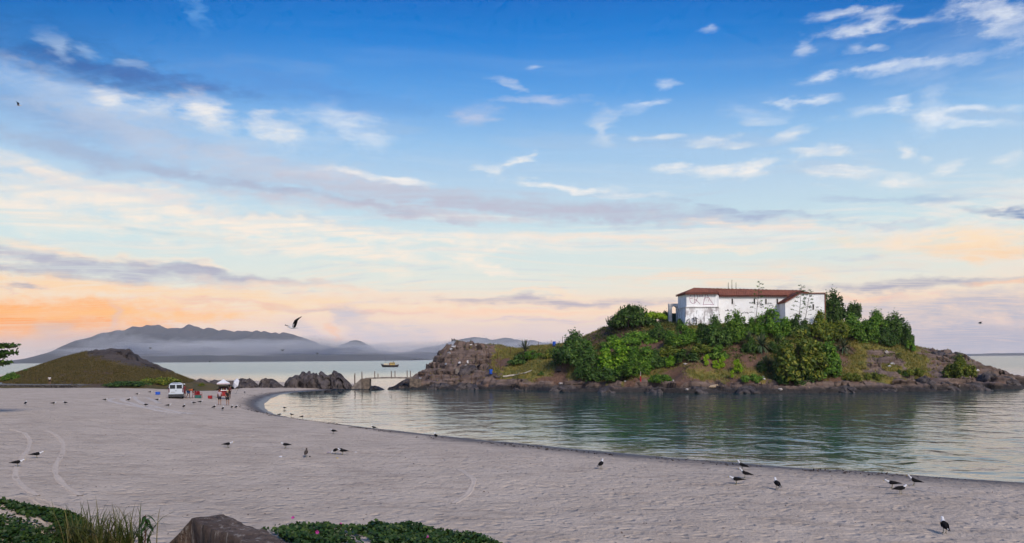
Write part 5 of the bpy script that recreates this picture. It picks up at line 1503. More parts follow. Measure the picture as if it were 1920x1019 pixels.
log([(944, 708), (965, 705), (985, 701), (997, 696)], .2, 'long pale curved log lying below the grass right of the headland')
log([(1262, 714), (1266, 722)], .12, 'short bleached branch right of the waterside leafy mound')
log([(1297, 717), (1312, 728)], .11, 'thin bleached branch beside the yellow plank')
log([(1061, 722), (1098, 721)], .1, 'long dark branch on the shore left of the white ball', m=m_bark)
log([(1495, 723), (1518, 729)], .16, 'thick brown log on the rocks below the largest olive bush', m=m_wood)
log([(1785, 722), (1800, 725)], .12, 'pale driftwood among the right-hand rocks')
w_ = on_isl(1332, 727)
rt = empty('plank', tuple(w_), label='yellow-brown plank lying on the shore rocks', cat='plank')
MB().prism([(-1.25, -.28), (.5, -.34), (1.35, .1), (1.0, .35), (-1.2, .22)], .02, [.06, .18, .5, .5, .12]).build('board', m_wood, rt)
MB().box((-.4, 0, .15), (.12, .5, .06), ry=-.2).build('batten', m_palew, rt)
m_pale = mat('pale_stone', (0.42, 0.38, 0.36), (0.25, 0.22, 0.21), scale=2.5, rough=0.9, coord='Pos')
def boulder(px, py, r, label, m=m_white2, seed=0, hf=isl_h, group='pale stones on the island', y0=110):
    w_ = hit(px, py, hf, y0, 215) or W(px, py, 165)
    bm = bmesh.new(); bmesh.ops.create_icosphere(bm, subdivisions=2, radius=1)
    rs = np.random.RandomState(seed + int(px))
    for v in bm.verts:
        k = 1 + .3 * float(vn(np.array([v.co.x * 2 + seed]), np.array([v.co.y * 2.]), np.array([v.co.z * 2.]), seed=seed)[0])
        v.co = Vector((v.co.x * r * 1.3 * k, v.co.y * r * k, v.co.z * r * .8 * k + r * .35))
    me = bpy.data.meshes.new('stone'); bm.to_mesh(me); bm.free(); me.materials.append(m)
    o = bpy.data.objects.new('stone', me); COL.objects.link(o); o.location = w_
    tag(o, label, 'stone', group)
for k, (a, b, r, l) in enumerate([(1172, 716, .28, 'round white ball-like stone on the shore left of the red-footed post'), (1288, 732, .34, 'flat pale stone at the waterline left of the plank'), (1463, 732, .4, 'pale tan stone at the waterline below the leafy mound'),
                                  (1431, 707, .28, 'white stone right of the shore leafy mound, the upper of two'), (1432, 712, .4, 'white stone right of the shore leafy mound, the lower of two'), (1262, 664, .3, 'white painted stone on the slope beside the bright clump'), (1285, 684, .45, 'grey-white slab below the scrub left of the lime shrubs'),
                                  (1052, 721, .45, 'pale stone on the shore below the wind-shaped shrub'), (1320, 626, .35, 'pale block below the big dark dome bush'), (930, 708, .5, 'grey boulder at the end of the headland path'), (935, 709, .45, 'grey boulder beside the long pale log'), (1048, 697, .55, 'grey boulder below the left slope grass'),
                                  (1085, 703, .5, 'grey boulder left of the waterside dark shrub'), (1662, 663, .5, 'pale boulder high on the right slope'), (1673, 684, .5, 'white-stained stone on the right slope, upper'), (1668, 688, .4, 'white-stained stone on the right slope, lower'), (1832, 696, .55, 'white-stained rock right of the lone round bush'), (1855, 703, .45, 'white-stained rock near the right tip'),
                                  (1103, 659, .4, 'pale stone on the bare slope right of the wind-shaped shrub'), (1770, 668, .5, 'pale spotted stone on the right rock hump')]):
    boulder(a, b, r * (.6 if 'white' in l else .75), l, m=m_white2 if l.startswith(('white', 'round white')) else (m_rock if 'grey boulder' in l else m_pale), seed=k)
# big shore boulders on the right tip and headland give the waterline its broken edge
m_shore = mat('shore_rock', (0.10, 0.083, 0.08), (0.04, 0.033, 0.033), scale=0.9, rough=0.8, bump=0.25, bscale=2.0, coord='Pos')
RS = 'boulders along the island shore'
_k = 0
for (a0, a1, py, hp_, l) in [(1718, 1748, 720, 17, 'tilted dark slab left of the lone round bush'), (1755, 1790, 728, 14, 'dark shore slab below the lone round bush'), (1838, 1872, 711, 16, 'dark rock right of the lone round bush'), (1868, 1905, 716, 12, 'dark rock near the right tip of the island'), (1800, 1850, 727, 12, 'long low slab at the right shore'),
                             (1640, 1680, 732, 12, 'dark shore slab below the right slope'), (1560, 1610, 733, 11, 'dark slab at the shore right of the largest olive bush'), (1380, 1420, 734, 13, 'dark shore slab right of the plank'), (1285, 1330, 733, 11, 'dark slab under the plank'), (1210, 1260, 734, 10, 'dark slab below the waterside leafy mound'), (1120, 1170, 733, 11, 'dark slab below the waterside dark shrub'),
                             (1030, 1085, 732, 12, 'dark slab at the shore left of the dark branch'), (960, 1010, 730, 10, 'dark slab below the long pale log'), (850, 900, 729, 13, 'dark sea slab under the headland path'), (800, 850, 729, 12, 'dark sea slab at the left foot of the headland'), (1740, 1775, 669, 12, 'rock hump on the skyline right of the saddle'), (1768, 1812, 670, 11, 'long rock hump on the right skyline'),
                             (858, 900, 697, 14, 'low ledge above the headland path')]:
    c = (a0 + a1) / 2
    w_ = hit(c, py, isl_h, 110, 215) or W(c, py, 172)
    n_ = 9; rr_ = random.Random(_k + 50)
    prof = [(a0 + (a1 - a0) * i / n_, py - hp_ * (0.15 + .85 * math.sin(math.pi * min(max(i / n_, .0), 1)) ** .45) * rr_.uniform(.75, 1.05) + (0 if 0 < i < n_ else hp_ * .3)) for i in range(n_ + 1)]
    ridge_rock('rock', prof, w_.y + 1.4, 4.0, l, 140 + _k, m=m_shore if py > 700 else m_rock, base=w_.z - 1.0, rough=.42, dens=5, group=RS)
    _k += 1
# the red-footed post on the shore
w_ = on_isl(1201, 715)
rt = empty('marker_post', tuple(w_), label='thin marker post with red foot under the mid green bush', cat='post')
MB().tube([(0, 0, -.2), (0, 0, .85)], [.13, .11], 8).build('foot', mat('red_paint', (0.35, 0.015, 0.03), rough=.5), rt)
MB().tube([(0, 0, .85), (0.02, 0, 1.7)], [.06, .04], 6).build('shaft', m_palew, rt)
# white daubs painted on the headland rock, belonging to the island ground
def daub(px, py, w, h, seed):
    rs = random.Random(seed); n = 12; P_ = []
    for k in range(n):
        a = 2 * math.pi * k / n; r = rs.uniform(.55, 1.1)
        q = hit(px + math.cos(a) * w * r, py + math.sin(a) * h * r, isl_h, 120, 215)
        if q: P_.append(q + Vector((0, -.22, .16)))
    if len(P_) < 6: return
    c = sum(P_, Vector()) / len(P_)
    mesh_np('paint_mark', [c] + P_, [(0, i + 1, (i + 1) % len(P_) + 1) for i in range(len(P_))], m_white2, island)
for k, d in enumerate([(861.5, 682, 3, 2), (877, 680, 2, 4), (875, 687, 4, 1.5), (883, 648, 4, 1.2), (912, 646, 4, 2), (836, 684, 3, 2), (850, 651, 5, 3), (846, 656, 4, 3), (842, 664, 4, 3), (893, 649, 2, 1.2), (788, 711, 2.5, 3)]):
    daub(*d, seed=k)
# square post on the headland path
w_ = on_isl(858, 701)
rt = empty('plinth', tuple(w_), label='small stone plinth at the foot of the headland face', cat='plinth')
MB().box((0, 0, .45), (.9, .7, 1.1)).build('block', m_conc, rt); MB().box((0, 0, 1.05), (1.05, .85, .12)).build('cap', m_conc, rt)

# ------------------------------------------------------------------ birds
m_bw = mat('white_feathers', (0.55, 0.55, 0.58), rough=0.8); m_bb = mat('black_feathers', (0.008, 0.008, 0.010), (0.014, 0.013, 0.014), scale=20, rough=0.9, spec=0.05)
m_br = mat('brown_feathers', (0.07, 0.05, 0.04), (0.035, 0.026, 0.022), scale=25, rough=0.8); m_beak = mat('bird_beak', (0.45, 0.30, 0.04), rough=0.5); m_leg = mat('bird_leg', (0.14, 0.13, 0.06), rough=0.6)
def gull_proto(pose, juv=False):
    """facing +X, feet on z = 0, 0.44 m tall when upright"""
    if pose == 'up':
        R = [(-.30, 0, .13, .012, .006), (-.22, 0, .155, .035, .018), (-.12, 0, .185, .06, .05), (-.02, 0, .215, .078, .078), (.07, 0, .255, .072, .078), (.12, 0, .31, .047, .055), (.14, 0, .355, .038, .042), (.165, 0, .39, .04, .04), (.195, 0, .395, .032, .032), (.215, 0, .39, .012, .014)]
        bk = [(.21, 0, .39), (.265, 0, .378)]
    elif pose == 'flat':
        R = [(-.33, 0, .185, .012, .006), (-.24, 0, .19, .035, .018), (-.13, 0, .205, .062, .05), (-.02, 0, .215, .08, .078), (.09, 0, .225, .07, .07), (.15, 0, .25, .047, .05), (.185, 0, .285, .037, .04), (.215, 0, .305, .038, .036), (.245, 0, .302, .03, .03), (.262, 0, .297, .012, .012)]
        bk = [(.26, 0, .298), (.31, 0, .285)]
    else:  # pecking
        R = [(-.30, 0, .28, .012, .006), (-.21, 0, .265, .035, .02), (-.11, 0, .245, .062, .05), (0, 0, .225, .08, .078), (.1, 0, .19, .068, .068), (.16, 0, .145, .045, .05), (.2, 0, .105, .036, .04), (.225, 0, .075, .036, .036), (.24, 0, .05, .026, .026), (.246, 0, .04, .01, .01)]
        bk = [(.245, 0, .042), (.265, 0, .0)]
    dk = m_br if juv else m_bb
    def col(c):
        if juv: return 1
        i = min(range(len(R)), key=lambda k: abs(R[k][0] - c.x) + .3 * abs(R[k][2] - c.z))
        if c.x < -.2: return 1 if c.z > R[i][2] else 0
        return 1 if (c.z > R[i][2] - .05 and c.x < R[4][0] - .02) else 0
    rt = bpy.data.objects.new('gull', None); COL.objects.link(rt)
    MB().loft(R, 12, fn=col).build('body', [m_bw, dk], rt, smooth=True)
    MB().tube(bk, [.014, .004], 6).build('beak', m_beak, rt)
    for s in (-1, 1):
        a, b = R[4], R[1]
        mb = MB()
        pts_ = [(a[0] + .03, s * (a[3] + .0), a[2] + .01), (0, s * .083, R[3][2] + .01), (-.13, s * .066, R[2][2] + .01), (-.26, s * .03, R[1][2] + .01), (-.37, s * .012, R[0][2] + .005)]
        hh_ = [.028, .055, .048, .026, .006]
        v = []
        for (x, y, z), h_ in zip(pts_, hh_):
            v += [(x, y + s * .006, z + h_), (x, y + s * .014, z), (x, y + s * .004, z - h_ * .75), (x, y - s * .012, z)]
        f = [(4 * i + k, 4 * i + (k + 1) % 4, 4 * i + 4 + (k + 1) % 4, 4 * i + 4 + k) for i in range(4) for k in range(4)] + [(0, 1, 2, 3), (19, 18, 17, 16)]
        mb.add(v, f).build('wing', dk, rt)
        MB().tube([(-.01, s * .035, .17), (-.02, s * .035, .085), (0, s * .035, .01)], .008, 5).tube([(-.015, s * .035, .006), (.05, s * .04, .004)], [.006, .012], 4).build('leg', m_leg, rt)
    return rt
PROTO = {k: gull_proto(k) for k in ('up', 'flat', 'peck')}
PROTO['juv'] = gull_proto('up', True)
_used = set()
def gull(px, py, face, pose, label, group='gulls on the beach', z=None, size=1.0):
    w_ = hit(px, py, terr, 8, 240)
    if z is not None:
        w_ = W0(px, py, z)
    if pose in _used:
        o = copy_tree(PROTO[pose])
    else:
        o = PROTO[pose]; _used.add(pose)
    o.location = w_; o.rotation_euler = (0, 0, math.radians(face)); o.scale = (size,) * 3
    tag(o, label, 'gull', group)
R_ = 0; L__ = 180
for g in [(1771, 1000, 80, 'up', 'black-backed gull nearest the camera, alone at the lower right'), (1689, 927, 15, 'flat', 'largest gull of the right-hand trio, facing right'), (1672, 916, 170, 'flat', 'dark gull on the left of the right-hand trio'), (1713, 911, 165, 'up', 'white-headed gull at the right of the right-hand trio'),
          (1457, 918, 95, 'up', 'gull seen from behind, rightmost of the four near the water edge'), (1391, 881, 140, 'up', 'topmost of the four gulls near the water edge'), (1396, 897, 165, 'up', 'second gull down in the group of four near the water edge'), (1380, 909, 175, 'flat', 'lowest gull of the four, facing left'), (1127, 879, 60, 'up', 'lone gull in mid sand below the dark water'),
          (817, 823, 120, 'up', 'lone dark gull at the curved water edge in the middle'), (625, 814, 150, 'flat', 'gull on the sand above the feeding group'), (574, 857, 95, 'juv', 'brown young gull left of the feeding pair'), (629, 852, 190, 'peck', 'gull bending to peck at scraps'), (642, 853, 170, 'flat', 'gull standing right beside the pecking one'),
          (535, 841, 175, 'flat', 'gull facing left on the middle sand left of the feeding group'), (428, 840, 5, 'flat', 'gull facing right alone on the middle left sand'), (70, 860, 20, 'flat', 'dark gull by the left tyre tracks'), (34, 876, 12, 'flat', 'gull facing right nearest the left edge of the sand'),
          (48, 760, 100, 'up', 'leftmost small gull on the far sand'), (101, 760, 10, 'flat', 'small gull below the stone ledge, left of two'), (122, 759, 160, 'flat', 'small gull below the stone ledge, right of two'), (198, 753, 0, 'flat', 'small gull left of the pale tyre curves'), (242, 753, 60, 'up', 'small gull between the pale tyre curves'),
          (258, 742, 10, 'flat', 'small gull left of the blue crate, the farther of two'), (282, 738, 20, 'flat', 'small gull just left of the blue crate'), (273, 763, 160, 'flat', 'small gull at the lower end of the tyre curves'), (296, 753, 0, 'flat', 'small gull below the blue crate'), (316, 764, 15, 'flat', 'larger gull in front of the van'), (345, 766, 90, 'up', 'small round gull in front of the van, right of the larger one'),
          (363, 759, 170, 'flat', 'small gull below the bending person'), (376, 757, 30, 'flat', 'small gull below the red chairs'), (402, 767, 60, 'up', 'small gull left of the standing couple'), (418, 770, 90, 'up', 'small gull right in front of the standing couple'), (435, 767, 90, 'up', 'small gull right of the standing couple, left of two'), (443, 767, 80, 'up', 'small gull right of the standing couple, right of two'),
          (459, 738, 90, 'up', 'small gull on the far sand beyond the parasol')]:
    gull(*g)
for g in [(700, 806, 170, 'up', 'gull wading at the water edge left of centre'), (546, 781, 170, 'up', 'middle of three gulls wading in the bay corner'), (525, 781, 0, 'flat', 'left of three gulls wading in the bay corner'), (567, 785, 10, 'flat', 'right of three gulls wading in the bay corner'), (533, 768, 170, 'flat', 'gull in the shallows above the three wading gulls')]:
    gull(*g, group='gulls wading at the water edge', z=0.0)
# vultures resting on the headland
for (a, b, l) in ((848.2, 640.5, 'left black bird perched on top of the headland'), (852.3, 640, 'right black bird perched on top of the headland')):
    w_ = on_isl(a, b + 1.5)
    o = copy_tree(PROTO['juv']); o.location = w_ + Vector((0, 0, .03)); o.rotation_euler = (0, 0, 2.0); o.scale = (1.9,) * 3; o.name = 'perched_bird'
    tag(o, l, 'bird', 'birds perched on the headland')

def flying(px, py, Y, size, face, label, up=(0.9, 0.5), name='flying_gull', roll=0.0, pitch=0.0):
    w_ = W(px, py, Y)
    rt = empty(name, tuple(w_), label=label, cat='gull', group='gulls in flight')
    rt.rotation_euler = (roll, pitch, math.radians(face)); rt.scale = (size,) * 3
    R = [(-.3, 0, 0, .06, .006), (-.2, 0, 0, .04, .02), (-.08, 0, -.005, .06, .05), (.05, 0, 0, .065, .06), (.15, 0, .01, .045, .045), (.21, 0, .02, .036, .036), (.25, 0, .015, .02, .02), (.265, 0, .01, .008, .008)]
    MB().loft(R, 10, fn=lambda c: 1 if (c.z > .01 and c.x < .1) else 0).build('body', [m_bw, m_bb], rt, smooth=True)
    MB().tube([(.26, 0, .01), (.31, 0, 0)], [.012, .003], 5).build('beak', m_beak, rt)
    for s, e in ((1, up[0]), (-1, up[1])):
        st = [(0, .15, .0), (.2, .17, .03), (.42, .13, .045), (.62, .075, -.02), (.75, .015, -.1)]
        v = []
        for (d, ch, sw) in st:
            ee = e if d > .01 else e
            y = s * (.05 + d * math.cos(e)); z = .03 + d * math.sin(e) - (.25 * max(0, d - .42) if e > .2 else 0)
            v += [(sw + ch * .45 + .02, y, z), (sw, y, z + .018), (sw - ch * .75, y, z - .004), (sw, y, z - .006)]
        f = [(4 * i + k, 4 * i + (k + 1) % 4, 4 * i + 4 + (k + 1) % 4, 4 * i + 4 + k) for i in range(4) for k in range(4)] + [(0, 1, 2, 3), (19, 18, 17, 16)]
        mi = []
        for i in range(4):
            mi += [1, 1, 1, 1 if i > 0 else 0]
        mesh_np('wing', v, f, [m_bw, m_bb], rt, mat_idx=mi + [1, 1])
flying(549, 615, 36, 0.95, 228, 'black-backed gull flying low across the far mountain with wings raised', up=(0.85, 0.2), roll=0.0, pitch=-.05)
flying(35, 198, 120, 1.4, 20, 'tiny bird in the upper left sky', up=(.3, .3), name='flying_bird')
flying(1838, 607, 130, 1.3, 160, 'tiny bird in the sky over the right tip of the island', up=(.35, .35), name='flying_bird')
flying(282, 654, 150, 1.1, 10, 'tiny bird before the mountain above the left hill', up=(.3, .3), name='flying_bird')
flying(530, 658, 150, 1.1, 170, 'tiny bird before the fog left of the jagged rock', up=(.4, .4), name='flying_bird')
flying(595, 664, 160, 1.1, 30, 'tiny bird low over the sea above the jagged rock', up=(.4, .3), name='flying_bird')
flying(393, 679, 160, 1.1, 190, 'tiny bird skimming the sea above the red cart', up=(.2, .3), name='flying_bird')

# ------------------------------------------------------------------ fishing boat
bw = W0(731, 688.5); Yb = bw.y; sb = Yb / FPX
boat = empty('fishing_boat', (bw.x, bw.y, 0), label='yellow and dark fishing boat at anchor beyond the footbridge', cat='boat')
m_hull = mat('boat_hull', (0.03, 0.022, 0.026), (0.05, 0.03, 0.03), scale=.6, rough=.6); m_yel = mat('boat_yellow', (0.55, 0.40, 0.12), (0.40, 0.28, 0.08), scale=.8, rough=.6); m_cream = mat('boat_cream', (0.62, 0.55, 0.40), rough=.6)
m_glass = mat('dark_glass', (0.02, 0.025, 0.03), rough=.08, spec=.6)
hl = 16.5 * sb
st = [(-1.0, .0, 1.65), (-.9, .5, 1.35), (-.6, .9, 1.0), (-.1, 1.0, .85), (.5, .95, .85), (.85, .8, 1.0), (1.0, .7, 1.15)]
v = []; bwid = 2.3; nh = 7
for (u, w, zt) in st:
    kl = (-.5 if u > -.8 else .1)
    xt = u * hl; xb = u * hl * .86
    for k in range(nh):
        a = -1 + 2 * k / (nh - 1); ab = abs(a)
        z_ = kl + (zt * 1.6 - kl) * ab ** 1.6
        v.append((xb + (xt - xb) * ab, math.copysign(min(1, ab * 1.25), a) * w * bwid if ab > 0 else 0, z_))
n_s = len(st)
f = [(i * nh + k, i * nh + k + 1, (i + 1) * nh + k + 1, (i + 1) * nh + k) for i in range(n_s - 1) for k in range(nh - 1)]
f += [tuple((n_s - 1) * nh + k for k in range(nh))] + [(i * nh, (i + 1) * nh, (i + 1) * nh + nh - 1, i * nh + nh - 1) for i in range(n_s - 1)]
mesh_np('hull', v, f, m_hull, boat)
vv_ = []
for (u, w, zt) in st:
    for s in (-1, 1):
        for z_ in (zt * 1.6 - .1, zt * 1.6 + .22):
            vv_.append((u * hl * 1.0, s * (w * bwid + .03), z_))
ff_ = []
for i in range(n_s - 1):
    for s in (0, 2):
        ff_.append((4 * i + s, 4 * i + 4 + s, 4 * i + 5 + s, 4 * i + 1 + s))
mesh_np('bulwark', vv_, ff_, m_hull, boat)
MB().box((hl * .28, 0, 2.5), (hl * .62, 3.2, 2.2)).build('wheelhouse', m_yel, boat)
MB().box((hl * .42, 0, 3.75), (hl * .8, 3.6, .18)).build('cabin_roof', m_cream, boat)
MB().box((-hl * .42, 0, 2.2), (hl * .5, 2.4, 1.5)).build('foredeck_house', m_cream, boat)
for k in range(4):
    MB().box((hl * (.05 + .15 * k), -1.62, 2.9), (hl * .09, .06, .7)).build('window', m_glass, boat)
MB().box((hl * .02, -1.64, 2.3), (hl * .1, .06, 1.7)).build('door', mat('boat_door', (.25, .07, .03), rough=.6), boat)
for k in range(3):
    MB().tube([(hl * (.62 + .14 * k), -1.5, 1.5), (hl * (.62 + .14 * k), -1.5, 3.7)], .07, 5).build('stanchion', m_cream, boat)
MB().tube([(-hl * .52, 0, 1.5), (-hl * .54, 0, 9.0)], [.12, .05], 6).build('mast', m_iron, boat)
MB().tube([(-hl * .53, 0, 5.2), (hl * .05, 0, 4.2)], [.06, .05], 5).build('boom', m_iron, boat)
MB().tube([(hl * .12, 0, 3.8), (hl * .12, 0, 5.0)], [.06, .04], 5).build('aerial', m_iron, boat)
MB().box((hl * .42, 0, 4.15), (.9, .9, .6)).build('life_raft', m_hull, boat)
# ------------------------------------------------------------------ people
m_skin = mat('skin', (0.26, 0.14, 0.09), rough=0.6); m_skin2 = mat('skin_dark', (0.12, 0.06, 0.04), rough=0.6)
def cloth(name, c, c2=None):
    return mat(name, c, c2, scale=6, rough=0.9)
def skin_obj(name, verts, edges, rad, m, parent, sub=1):
    me = bpy.data.meshes.new(name); me.from_pydata([tuple(v) for v in verts], edges, []); me.update()
    me.materials.append(m)
    o = bpy.data.objects.new(name, me); COL.objects.link(o); o.parent = parent
    o.modifiers.new('skin', 'SKIN').use_smooth_shade = True
    for i, sv in enumerate(me.skin_vertices[0].data):
        sv.radius = rad[i] if isinstance(rad[i], tuple) else (rad[i], rad[i]); sv.use_root = (i == 0)
    s_ = o.modifiers.new('sub', 'SUBSURF'); s_.levels = sub; s_.render_levels = sub
    return o
def person(loc, face, label, top, bottom, hair, pose='stand', skin=m_skin, h=1.7, long_legs=False, bag=None, cap=None):
    """front of the body faces +X of the figure; joints are laid out by pose"""
    rt = empty('person', tuple(loc), math.radians(face), label=label, cat='person')
    k = h / 1.7
    if pose == 'stand':
        J = dict(pel=(0, 0, .92), spi=(0, 0, 1.12), che=(.01, 0, 1.32), nec=(.0, 0, 1.47), hed=(.025, 0, 1.60), hl=(0, .09, .88), hr=(0, -.09, .88), kl=(.02, .1, .48), kr=(-.01, -.1, .48), al=(-.02, .11, .07), ar=(-.03, -.11, .07), tl=(.12, .12, .03), tr=(.11, -.13, .03),
                 sl=(0, .18, 1.40), sr=(0, -.18, 1.40), el=(-.02, .24, 1.12), er=(.03, -.24, 1.12), wl=(.1, .24, .90), wr=(.2, -.18, 1.0))
    elif pose == 'bend':
        J = dict(pel=(-.1, 0, .88), spi=(.08, 0, 1.0), che=(.28, 0, 1.08), nec=(.42, 0, 1.08), hed=(.54, 0, 1.03), hl=(-.1, .09, .84), hr=(-.1, -.09, .84), kl=(.0, .1, .47), kr=(-.16, -.1, .46), al=(-.02, .11, .07), ar=(-.34, -.11, .09), tl=(.12, .12, .03), tr=(-.2, -.12, .03),
                 sl=(.34, .18, 1.04), sr=(.34, -.18, 1.04), el=(.42, .2, .80), er=(.44, -.2, .82), wl=(.52, .14, .62), wr=(.55, -.14, .64))
    else:  # walk, leaning with a load
        J = dict(pel=(0, 0, .9), spi=(.05, 0, 1.08), che=(.1, 0, 1.27), nec=(.15, 0, 1.42), hed=(.2, 0, 1.54), hl=(0, .09, .86), hr=(0, -.09, .86), kl=(.14, .1, .48), kr=(-.04, -.1, .48), al=(.12, .11, .07), ar=(-.26, -.11, .12), tl=(.26, .12, .04), tr=(-.13, -.12, .03),
                 sl=(.1, .18, 1.35), sr=(.1, -.18, 1.35), el=(.02, .25, 1.08), er=(.16, -.25, 1.08), wl=(.1, .26, .86), wr=(.32, -.22, .98))
    J = {a: Vector(b) * k for a, b in J.items()}
    names = list(J); idx = {a: i for i, a in enumerate(names)}
    V = [J[a] for a in names]
    E = [('pel', 'spi'), ('spi', 'che'), ('che', 'nec'), ('nec', 'hed'), ('pel', 'hl'), ('pel', 'hr'), ('hl', 'kl'), ('hr', 'kr'), ('kl', 'al'), ('kr', 'ar'), ('al', 'tl'), ('ar', 'tr'), ('che', 'sl'), ('che', 'sr'), ('sl', 'el'), ('sr', 'er'), ('el', 'wl'), ('er', 'wr')]
    rd = dict(pel=(.14, .11), spi=(.13, .1), che=(.15, .11), nec=.055, hed=(.075, .09), hl=.085, hr=.085, kl=.055, kr=.055, al=.038, ar=.038, tl=.035, tr=.035, sl=.06, sr=.06, el=.042, er=.042, wl=.03, wr=.03)
    E = [(idx[a], idx[b]) for a, b in E]; rad = [(tuple(q * k for q in rd[a]) if isinstance(rd[a], tuple) else rd[a] * k) for a in names]
    for s, wn, en in ((1, 'wl', 'el'), (-1, 'wr', 'er')):     # palms and fingers
        d = (J[wn] - J[en]).normalized(); pm = len(V); V.append(J[wn] + d * .07 * k); rad.append(.03 * k); E.append((idx[wn], pm))
        side = d.cross(Vector((1, 0, .2))).normalized()
        for fi, (off, ln) in enumerate(((-.028, .07), (-.01, .085), (.01, .08), (.028, .06))):
            V.append(V[pm] + d * ln * k + side * off * k); rad.append(.008 * k); E.append((pm, len(V) - 1))
        V.append(J[wn] + d * .05 * k + side * .055 * k + Vector((.02, 0, 0))); rad.append(.009 * k); E.append((idx[wn], len(V) - 1))
    body = skin_obj('body', V, E, rad, skin, rt)
    def part(nm, chain, rads, m):
        vs = []; es = []; rr = []
        mp = {}
        for (a, b, fa, fb) in chain:
            pa, pb = J[a].lerp(J[b], fa), J[a].lerp(J[b], fb)
            for q, key in ((pa, (a, b, fa)), (pb, (a, b, fb))):
                kk = (round(q.x, 4), round(q.y, 4), round(q.z, 4))
                if kk not in mp:
                    mp[kk] = len(vs); vs.append(q); rr.append(None)
            ia, ib = mp[(round(pa.x, 4), round(pa.y, 4), round(pa.z, 4))], mp[(round(pb.x, 4), round(pb.y, 4), round(pb.z, 4))]
            es.append((ia, ib))
            rr[ia] = rr[ia] or rads.get(a, .07); rr[ib] = rr[ib] or rads.get(b if fb > .6 else a, .07)
        skin_obj(nm, vs, es, [tuple(q * k for q in r) if isinstance(r, tuple) else r * k for r in rr], m, rt)
    part('shirt', [('pel', 'spi', 0, 1), ('spi', 'che', 0, 1), ('che', 'nec', 0, .7), ('che', 'sl', 0, 1), ('che', 'sr', 0, 1), ('sl', 'el', 0, .65), ('sr', 'er', 0, .65)], dict(pel=(.165, .135), spi=(.155, .125), che=(.175, .135), nec=.075, sl=.085, sr=.085, el=.065, er=.065), top)
    fr = .95 if long_legs else .75
    ch = [('pel', 'hl', 0, 1), ('pel', 'hr', 0, 1), ('hl', 'kl', 0, fr), ('hr', 'kr', 0, fr)] + ([('kl', 'al', 0, .9), ('kr', 'ar', 0, .9)] if long_legs else [])
    part('shorts' if not long_legs else 'trousers', ch, dict(pel=(.17, .14), hl=.115, hr=.115, kl=.09, kr=.09, al=.06, ar=.06), bottom)
    # hair: a cap of hair over the skull, and the nose under it
    hv = J['hed']
    bm = bmesh.new(); bmesh.ops.create_uvsphere(bm, u_segments=12, v_segments=8, radius=.112 * k)
    for v in bm.verts:
        v.co.x *= 1.0; v.co.z *= 1.1
        if v.co.z < -.02: v.co.x = min(v.co.x, -.02)
    me = bpy.data.meshes.new('hair'); bm.to_mesh(me); bm.free(); me.materials.append(hair)
    o = bpy.data.objects.new('hair', me); COL.objects.link(o); o.parent = rt; o.location = hv + Vector((-.015, 0, .035)) * k
    if cap:
        c = MB().loft([(-.1, 0, 0, .09, .05), (0, 0, .03, .12, .08), (.1, 0, .0, .1, .05), (.2, 0, -.02, .06, .012)], 10).build('cap', cap, rt); c.location = hv + Vector((0, 0, .08)) * k
    if bag:
        bg = MB().box((-.2, 0, 1.22 * k), (.2, .3, .46), taper=.8).build('backpack', bag, rt)
    return rt
def on_sand(px, py):
    return hit(px, py, terr, 8, 240)
c_dark = cloth('black_cloth', (0.012, 0.012, 0.014)); c_navy = cloth('dark_shorts', (0.02, 0.018, 0.03)); c_pink = cloth('pale_pink_cloth', (0.42, 0.28, 0.34), (0.30, 0.30, 0.33)); c_red = cloth('orange_red_cloth', (0.42, 0.06, 0.025), (0.5, 0.14, 0.04)); c_blue = cloth('blue_cloth', (0.02, 0.06, 0.16))
c_mar = cloth('maroon_cloth', (0.13, 0.02, 0.025)); c_wht = cloth('white_cloth', (0.55, 0.55, 0.58)); h_dark = cloth('dark_hair', (0.02, 0.012, 0.01)); h_blond = cloth('fair_hair', (0.42, 0.32, 0.2)); h_red = cloth('reddish_hair', (0.12, 0.03, 0.02))
p1 = on_sand(412, 760)
person(p1, 105, 'person in pale patterned top and dark shorts facing the red cart', c_pink, c_navy, h_red)
person(on_sand(427, 760.5), 118, 'person in black with fair hair facing the red cart', c_dark, c_dark, h_blond, h=1.72)
van_p = on_sand(330, 748)
person(on_sand(355, 747.5), 5, 'person in orange-red shirt and blue shorts bending over the chairs', c_red, c_blue, h_dark, 'bend', skin=m_skin2, h=1.75)
person(on_sand(345.5, 747), 100, 'person in maroon with white cap standing at the right side of the van', c_mar, c_mar, h_dark, skin=m_skin2, cap=c_wht, long_legs=True)

